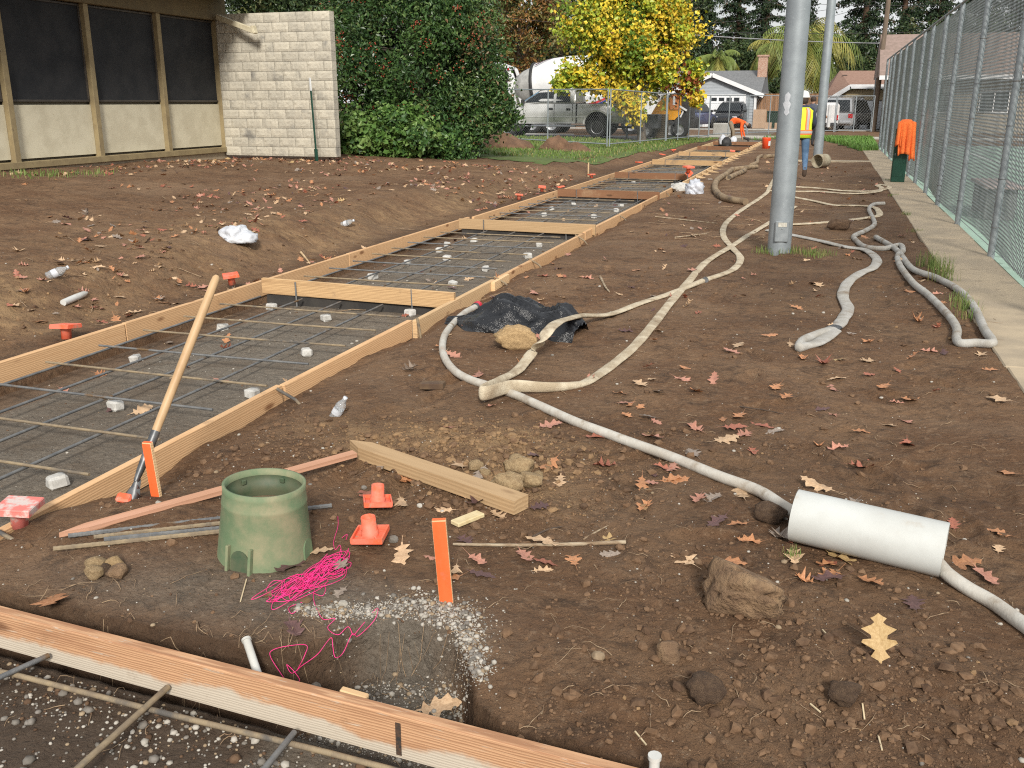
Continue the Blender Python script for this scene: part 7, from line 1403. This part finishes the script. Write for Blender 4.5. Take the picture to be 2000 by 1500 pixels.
# parked cars
def suv(loc, rz, col, label, L=4.7, Wd=1.88, Hh=1.72, roof_x=(-2.15, .55), rails=True, name='parked_car', boxy=.0):
    t = empty(name, loc, rz, label=label, cat='car'); h = Wd / 2; f = L / 2; P_ = paint(label.split()[0] + str(int(col[0] * 100)), col); zb, zs = .32, .98
    body(t, 'body', [(-f, h * .86, .45, .85, .92, h * .8), (-f + .1, h * .97, zb, zs - .06, zs + .02, h * .9), (-f * .5, h, zb, zs, zs + .06, h * .93), (f * .4, h, zb, zs, zs + .05, h * .9), (f * .6, h * .99, zb, .93, 1.0, h * .8), (f * .93, h * .93, zb, .78, .86, h * .7), (f, h * .8, .4, .66, .72, h * .6)], P_)
    xr, xf = roof_x; body(t, 'cabin', [(xr - .12, h * .9, zs, zs + .1, zs + .15, h * .85), (xr + .02 + .15 * (1 - boxy), h * .9, zs, zs + .2, Hh - .06, h * .72), (xr + .5, h * .92, zs, zs + .2, Hh, h * .71), (xf - .5, h * .92, zs, zs + .2, Hh - .01, h * .70), (xf, h * .92, zs, zs + .15, Hh - .12, h * .71), (xf + .85, h * .9, zs - .04, zs, zs + .06, h * .84)], P_)
    y0, y1 = h * .93, h * .765
    for p in ([(xf - 1.05, 1.1), (xf + .52, 1.1), (xf - .02, Hh - .2), (xf - 1.05, Hh - .13)], [(xf - 2.0, 1.1), (xf - 1.13, 1.1), (xf - 1.13, Hh - .13), (xf - 2.0, Hh - .13)], [(xr + .25, 1.1), (xf - 2.08, 1.1), (xf - 2.08, Hh - .13), (xr + .45, Hh - .15)]): side_panel(t, 'side_window', p, y0, zs + .16, y1, Hh - .03, GLS)
    mb = MB(); mb.add([(xr - .125, -h * .74, 1.12), (xr - .125, h * .74, 1.12), (xr + .14 - .12 * boxy, h * .64, Hh - .12), (xr + .14 - .12 * boxy, -h * .64, Hh - .12)], [(0, 1, 2, 3)]); o = mb.build('rear_window', GLS, t, fix=False); o.location.x = -.03
    mb = MB(); mb.add([(xf + .80, -h * .8, zs + .10), (xf + .80, h * .8, zs + .10), (xf + .04, h * .66, Hh - .12), (xf + .04, -h * .66, Hh - .12)], [(0, 1, 2, 3)]); o = mb.build('windshield', GLS, t, fix=False); o.location = (.035, 0, .02)
    bxp(t, 'rear_bumper', (-f - .03, 0, .5), (.16, Wd * .9, .2), BLK_ if col[0] < .2 else P_, .05); bxp(t, 'tail_lamp', (-f + .04, h * .80, .86), (.12, .26, .26), REDL, .03, True); bxp(t, 'plate', (-f - .02, 0, .78), (.02, .32, .16), WHT, .005); bxp(t, 'headlamp', (f - .1, h * .66, .70), (.2, .34, .14), CLRL, .04, True); bxp(t, 'grille', (f + .0, 0, .58), (.06, h * 1.1, .22), BLK_, .02); bxp(t, 'grille_bar', (f + .035, 0, .66), (.02, h * 1.1, .03), CHR, .005); bxp(t, 'side_mirror', (xf + .35, h * 1.06, 1.12), (.14, .2, .15), BLK_ if col[0] < .2 else P_, .04, True)
    if rails: bxp(t, 'roof_rail', ((xr + xf) / 2, h * .68, Hh + .03), ((xf - xr) * .75, .04, .05), RIM, .01, True)
    for x in (-f * .6, f * .62):
        for sg in (-1, 1): T = Matrix.Translation((x, sg * h * .985, .4)) @ Matrix.Rotation(pi / 2, 4, 'X'); mb = MB(); mb.lathe([(0, -.02), (.42, -.02), (.42, .02), (0, .02)], 22, T=T); mb.build('wheel_arch', BLK_, t); vwheel(t, x, sg * h * .89, .36, .22)
    for x in (xf - 1.09, xf - 2.04, xf + .45): side_panel(t, 'door_gap', [(x, .45), (x + .015, .45), (x + .015, 1.02), (x, 1.02)], h * .998, .45, h * .985, 1.02, BLK_)
    for x in (xf - .95, xf - 1.9): bxp(t, 'door_handle', (x, h * 1.0, .9), (.18, .04, .05), P_, .01, True)
    return t
c = at_d(1429, 251, 64.5); suv((c[0], c[1], -.1), -pi / 2 - .12, (.012, .014, .02), 'black wagon facing the street in front of the garage', rails=False)
c = at_d(1349, 252, 60.5); suv((c[0], c[1], -.1), pi / 2 - .25, (.10, .13, .28), 'bluish grey wagon seen from behind, left of the black one')
c = at_d(1656, 255, 58); suv((c[0], c[1], -.08), pi / 2 - .30, (.40, .41, .43), 'silver family wagon with red tail lamps in front of the tan house', L=5.1, Wd=1.98, Hh=1.9, roof_x=(-2.35, .6), boxy=.8)
c = at_d(1612, 262, 56); mb = MB(); vt = empty('parked_van', (c[0], c[1], -.08), label='white van edge showing beside the thin pole', cat='van'); bxp(vt, 'body', (0, 0, .95), (1.3, 3.6, 1.35), M('van_white', (.62, .62, .62), (.55, .55, .55), rough=.4), .15); bxp(vt, 'bumper', (0, -1.85, .42), (1.25, .14, .2), BLK_, .04); bxp(vt, 'tail_lamp', (.56, -1.8, .8), (.12, .08, .3), REDL, .02)
for sx in (-1, 1):
    for sy in (-1, 1): mb = MB(); T = Matrix.Translation((sx * .6, sy * 1.1, .33)) @ Matrix.Rotation(pi / 2, 4, 'Y'); mb.lathe([(0, -.1), (.33, -.1), (.33, .1), (0, .1)], 18, T=T); mb.build('wheel', RUB, vt)

# ================================================================== PEOPLE
def person(label, loc, rz, J, bones, mats, hair=None, scale=1.0):
    """J: joint -> (x, y, z, radius); bones: (a, b, material index); local +x is the way the person faces"""
    t = empty('person', loc, rz, label=label, cat='person'); names = list(J); me = bpy.data.meshes.new('skeleton'); me.from_pydata([J[n][:3] for n in names], [(names.index(a), names.index(b)) for a, b, _ in bones], [])
    ob = bpy.data.objects.new('skeleton', me); C.objects.link(ob); sk = ob.modifiers.new('skin', 'SKIN'); sk.use_smooth_shade = True; sb_ = ob.modifiers.new('sub', 'SUBSURF'); sb_.levels = 2; sb_.render_levels = 2
    for i, n in enumerate(names):
        sv_ = me.skin_vertices[0].data[i]; r = J[n][3]; sv_.radius = r if hasattr(r, '__len__') else (r, r); sv_.use_root = (n == 'pelvis')
    bpy.context.view_layer.update(); dg = bpy.context.evaluated_depsgraph_get(); m2 = bpy.data.meshes.new_from_object(ob.evaluated_get(dg)); bpy.data.objects.remove(ob)
    m2.materials.clear()
    for m in mats: m2.materials.append(m)
    nv = len(m2.polygons); cen = np.array([p.center for p in m2.polygons]); best = np.full(nv, 1e9); idx = np.zeros(nv, int)
    for a, b, k in bones:
        A, B = np.array(J[a][:3]), np.array(J[b][:3]); d = B - A; u = np.clip(((cen - A) @ d) / (d @ d), 0, 1); ds = np.linalg.norm(cen - (A + u[:, None] * d), axis=1); ra = J[a][3]; rb2 = J[b][3]; ra = max(ra) if hasattr(ra, '__len__') else ra; rb2 = max(rb2) if hasattr(rb2, '__len__') else rb2; ds = ds / (ra + (rb2 - ra) * u); q = ds < best; best[q] = ds[q]; idx[q] = k
    m2.polygons.foreach_set('material_index', idx.astype(np.int32)); m2.polygons.foreach_set('use_smooth', [True] * nv); m2.name = 'body'; link('body', m2, t); t.scale = (scale,) * 3; return t
SKIN_ = M('skin_tone', (.36, .20, .13), (.31, .17, .11), scale=8, rough=.6); JEAN = M('blue_denim', (.06, .115, .20), (.10, .17, .27), scale=7, rough=.9); BOOT = M('brown_boot', (.07, .045, .03), (.05, .035, .025), rough=.8); KHA = M('khaki_cloth', (.27, .215, .15), (.21, .165, .115), scale=6, rough=.9); ORS = M('orange_shirt', (.92, .14, .025), (.82, .11, .02), scale=5, rough=.85, bump=.4, bscale=12); GRT = M('slate_tee', (.075, .085, .11), (.095, .105, .135), scale=6, rough=.9); BKP = M('black_trousers', (.02, .02, .023), (.03, .03, .033), scale=6, rough=.9); NAVY = M('navy_shirt', (.03, .035, .06), (.04, .05, .08), scale=6, rough=.9); HAIR = M('dark_hair', (.035, .022, .016), (.05, .03, .02), scale=20, rough=.7); VESTY = M('lime_vest', (.70, .85, .03), (.62, .78, .03), scale=5, rough=.7); VESTO = M('vest_orange', (.90, .22, .05), (.85, .2, .05), rough=.7); VESTS = M('vest_silver', (.45, .42, .40), (.4, .37, .36), rough=.4)
def hand(J, B, side, wrist, d, k):
    w = np.array(wrist, float); d = np.array(d, float); d /= np.linalg.norm(d); s_ = np.array([0, 1.0, 0]) if abs(d[1]) < .8 else np.array([1.0, 0, 0]); pl = w + d * .09; J['palm' + side] = (*pl, .032)
    B.append(('wrist' + side, 'palm' + side, k))
    for i, (o, L) in enumerate(((-.03, .07), (-.01, .085), (.01, .08), (.03, .06))): a = pl + s_ * o * 1.1 + d * L; J['f%d%s' % (i, side)] = (*a, .009); B.append(('palm' + side, 'f%d%s' % (i, side), k))
    th = w + d * .05 + np.cross(d, s_) * .05; J['th' + side] = (*th, .01); B.append(('palm' + side, 'th' + side, k))
# bending worker, faces +x (to the right)
J = {'pelvis': (-.22, 0, .88, (.15, .16)), 'waist': (-.05, 0, .98, (.14, .16)), 'chest': (.22, 0, .97, (.15, .19)), 'neck': (.42, 0, .86, .06), 'head': (.54, 0, .76, .095), 'crown': (.60, 0, .68, .085),
     'hipL': (-.20, .1, .85, .11), 'kneeL': (-.10, .13, .48, .075), 'ankL': (-.14, .14, .08, .05), 'toeL': (.06, .15, .04, .045), 'hipR': (-.20, -.1, .85, .11), 'kneeR': (-.05, -.13, .47, .075), 'ankR': (-.06, -.14, .08, .05), 'toeR': (.14, -.15, .04, .045),
     'shL': (.30, .17, .90, .075), 'elL': (.32, .2, .60, .05), 'wristL': (.42, .14, .30, .036), 'shR': (.30, -.17, .90, .075), 'elR': (.26, -.2, .58, .05), 'wristR': (.32, -.14, .28, .036)}
B = [('pelvis', 'waist', 0), ('waist', 'chest', 0), ('chest', 'neck', 0), ('neck', 'head', 2), ('head', 'crown', 2), ('pelvis', 'hipL', 1), ('hipL', 'kneeL', 1), ('kneeL', 'ankL', 1), ('ankL', 'toeL', 3), ('pelvis', 'hipR', 1), ('hipR', 'kneeR', 1), ('kneeR', 'ankR', 1), ('ankR', 'toeR', 3), ('chest', 'shL', 0), ('shL', 'elL', 0), ('elL', 'wristL', 0), ('chest', 'shR', 0), ('shR', 'elR', 0), ('elR', 'wristR', 0)]
hand(J, B, 'L', J['wristL'][:3], (.3, 0, -1), 2); hand(J, B, 'R', J['wristR'][:3], (.2, 0, -1), 2)
p = at_d(1434, 274, 41.5); wz = gz(p[0], p[1]); w1 = person('worker in an orange shirt and khaki trousers bending over the forms', (p[0], p[1], wz), .05, J, B, [ORS, KHA, SKIN_, BOOT], scale=1.0)
mb = MB(); mb.lathe([(.0, .115), (.06, .10), (.1, .05), (.11, 0), (.10, -.04)], 14, T=Matrix.Translation((.575, 0, .735)) @ Matrix.Rotation(2.05, 4, 'Y')); mb.build('hair', HAIR, w1)
mb = MB(); mb.tube([(.36, -.05, .26), (.5, -.02, .22), (.62, 0, .22)], [.03, .05, .04], 10); mb.box((.6, 0, .17), (.1, .08, .16), ch=.02); tl = mb.build('power_drill', BLK_, loc=(p[0], p[1], wz - .02)); tag(tl, 'black power drill held by the bending worker', 'drill')
# worker in the vest, walking away (faces +y)
J = {'pelvis': (0, 0, .96, (.15, .125)), 'waist': (.02, 0, 1.12, (.15, .12)), 'chest': (.04, 0, 1.36, (.18, .13)), 'neck': (.05, 0, 1.52, .06), 'head': (.07, 0, 1.62, .092), 'crown': (.075, 0, 1.71, .088),
     'hipL': (.0, .1, .92, .105), 'kneeL': (.20, .1, .5, .075), 'ankL': (.16, .1, .09, .05), 'toeL': (.34, .1, .04, .045), 'hipR': (0, -.1, .92, .105), 'kneeR': (.0, -.12, .50, .075), 'ankR': (-.36, -.11, .23, .05), 'toeR': (-.34, -.11, .06, .05),
     'shL': (.03, .2, 1.42, .07), 'elL': (-.04, .27, 1.14, .05), 'wristL': (.08, .26, .9, .036), 'shR': (.03, -.2, 1.42, .07), 'elR': (.06, -.27, 1.14, .05), 'wristR': (.26, -.22, 1.02, .036)}
B = [('pelvis', 'waist', 0), ('waist', 'chest', 0), ('chest', 'neck', 0), ('neck', 'head', 2), ('head', 'crown', 2), ('pelvis', 'hipL', 1), ('hipL', 'kneeL', 1), ('kneeL', 'ankL', 1), ('ankL', 'toeL', 3), ('pelvis', 'hipR', 1), ('hipR', 'kneeR', 1), ('kneeR', 'ankR', 1), ('ankR', 'toeR', 3), ('chest', 'shL', 0), ('shL', 'elL', 0), ('elL', 'wristL', 0), ('chest', 'shR', 0), ('shR', 'elR', 0), ('elR', 'wristR', 0)]
hand(J, B, 'L', J['wristL'][:3], (.3, 0, -1), 2); hand(J, B, 'R', J['wristR'][:3], (1, .2, -.1), 2)
p = at_d(1557, 352, 20.6); vz = gz(p[0], p[1]); w2 = person('worker in a lime vest and jeans walking away behind the thick pole', (p[0], p[1], vz - .01), pi / 2 + .1, J, B, [NAVY, JEAN, SKIN_, BOOT])
rings = []
for (z, rx, ry, cx) in ((.86, .155, .215, .01), (1.0, .165, .215, .015), (1.15, .165, .21, .025), (1.32, .165, .225, .035), (1.42, .14, .22, .035), (1.49, .095, .15, .04)): rings.append([Vector((cx + rx * cos(a), ry * sin(a), z)) for a in np.linspace(0, 2 * pi, 25)[:-1]])
mb = MB(); mb.loft(rings, cap=False); o = mb.build('vest', VESTY, w2); md = o.modifiers.new('s', 'SOLIDIFY'); md.thickness = .012
def band(name, z0, z1, a0, a1, mat, e):
    mb = MB(); zz = np.linspace(z0, z1, 10); rr = np.array([(.86, .155, .215, .01), (1.0, .165, .215, .015), (1.15, .165, .21, .025), (1.32, .165, .225, .035), (1.42, .14, .22, .035), (1.49, .095, .15, .04)]); V = []; n = 13 if a1 - a0 < 3 else 41; A = np.linspace(a0, a1, n)
    for z in zz: rx, ry, cx = [np.interp(z, rr[:, 0], rr[:, k]) for k in (1, 2, 3)]; V += [(cx + (rx + e) * cos(a), (ry + e) * sin(a), z) for a in A]
    mb.add(V, [(j * n + i, j * n + i + 1, (j + 1) * n + i + 1, (j + 1) * n + i) for j in range(9) for i in range(n - 1)], 0, True); mb.build(name, mat, w2, fix=False)
band('belt_band', .93, 1.03, 0, 2 * pi, VESTO, .010); band('belt_reflector', .955, 1.005, 0, 2 * pi, VESTS, .014)
for s_, a in ((-1, pi + .52), (1, pi - .52)): band('shoulder_band', 1.03, 1.48, a - .24, a + .24, VESTO, .010); band('shoulder_reflector', 1.03, 1.48, a - .12, a + .12, VESTS, .014)
mb = MB(); mb.lathe([(.0, .125), (.06, .115), (.10, .075), (.118, .02), (.122, -.01), (.135, -.015), (.135, -.02), (.115, -.018)], 20, T=Matrix.Translation((.075, 0, 1.71))); mb.box((.2, 0, 1.695), (.08, .16, .008), ch=.003); mb.build('hard_hat', M('white_hard_hat', (.72, .72, .70), (.65, .65, .63), rough=.35), w2)
mb = MB(); mb.lathe([(.095, .02), (.1, -.03), (.09, -.08), (.07, -.1)], 14, T=Matrix.Translation((.05, 0, 1.66))); mb.build('hair', HAIR, w2)
# man in a slate tee beyond, faces away to the right
J = {'pelvis': (0, 0, .96, (.15, .12)), 'waist': (0, 0, 1.12, (.14, .12)), 'chest': (.02, 0, 1.36, (.18, .13)), 'neck': (.03, 0, 1.52, .06), 'head': (.06, 0, 1.62, .092), 'crown': (.07, 0, 1.70, .088), 'hipL': (.0, .1, .92, .105), 'kneeL': (.05, .12, .5, .075), 'ankL': (0, .12, .09, .05), 'toeL': (.18, .13, .04, .045), 'hipR': (0, -.1, .92, .105), 'kneeR': (.03, -.12, .5, .075), 'ankR': (-.04, -.12, .09, .05), 'toeR': (.14, -.13, .04, .045),
     'shL': (.03, .2, 1.42, .07), 'elL': (.12, .26, 1.16, .05), 'wristL': (.3, .2, 1.05, .036), 'shR': (.02, -.21, 1.41, .075), 'elR': (.10, -.36, 1.20, .05), 'wristR': (.26, -.5, 1.04, .036)}
B = [(a, b, k) for a, b, k in B if not a.startswith('palm') and not b.startswith('palm')]
B = [(a, b, 2 if a.startswith('el') else k) for a, b, k in B]
hand(J, B, 'L', J['wristL'][:3], (1, 0, -.2), 2); hand(J, B, 'R', J['wristR'][:3], (.7, -.3, -.7), 2)
p = at_d(1580, 287, 35.5); w3 = person('man in a slate grey tee and black trousers reaching beyond the vest worker', (p[0], p[1], gz(p[0], p[1])), pi / 2 - .35, J, B, [GRT, BKP, SKIN_, BOOT])
mb = MB(); mb.lathe([(.0, .11), (.06, .10), (.098, .05), (.105, 0), (.095, -.06)], 14, T=Matrix.Translation((.05, 0, 1.69)) @ Matrix.Rotation(-.3, 4, 'Y')); mb.build('hair', HAIR, w3)
# bags by the bending worker
for i, (px, py, s, m_, lb) in enumerate([(1412, 287, .42, LABELW, 'white cloth bag draped over the bulkhead by the bending worker'), (1432, 285, .3, LABELW, 'smaller white bag beside the bending worker'), (1418, 290, .34, BLK_, 'black tool bag between the two white bags')]):
    o = crumple('tool_bag', px, py, (s, s * .7, s * 1.25), m_, lb, 'bag', 11 + i, sub=3, amp=.4, z=.12)
# far yard ground and the row of trees that closes the street
tag(sheet('far_yard', [(-90, 61.5), (90, 61.5), (90, 140), (-90, 140)], lambda x, y: -.075 + .0 * x, LAWN, 10)[0], kind='structure')
for i, (px, py, dp, rw, rz2, lb) in enumerate([(960, 165, 78, 90, 55, 'low green tree beyond the mixer truck'), (1090, 170, 84, 70, 50, 'low green tree behind the middle of the pickup'), (1190, 150, 88, 80, 65, 'green tree hidden behind the yellow tree'), (1310, 165, 92, 60, 45, 'dark bush beyond the numbered machine'), (1465, 130, 96, 60, 50, 'dark bush rising behind the grey roof'), (1640, 125, 95, 70, 60, 'dark bush rising behind the brown roof'), (870, 150, 76, 90, 70, 'green tree behind the evergreen shrub'), (1760, 120, 98, 80, 60, 'dark bush behind the fence end'), (1880, 110, 104, 90, 70, 'dark tree mass above the court house')]):
    far_tree(px, py, dp, rw, rz2, DKG, [.55, .35, .1], lb, 5200, 70, .36, 70 + i, trunk=.2)
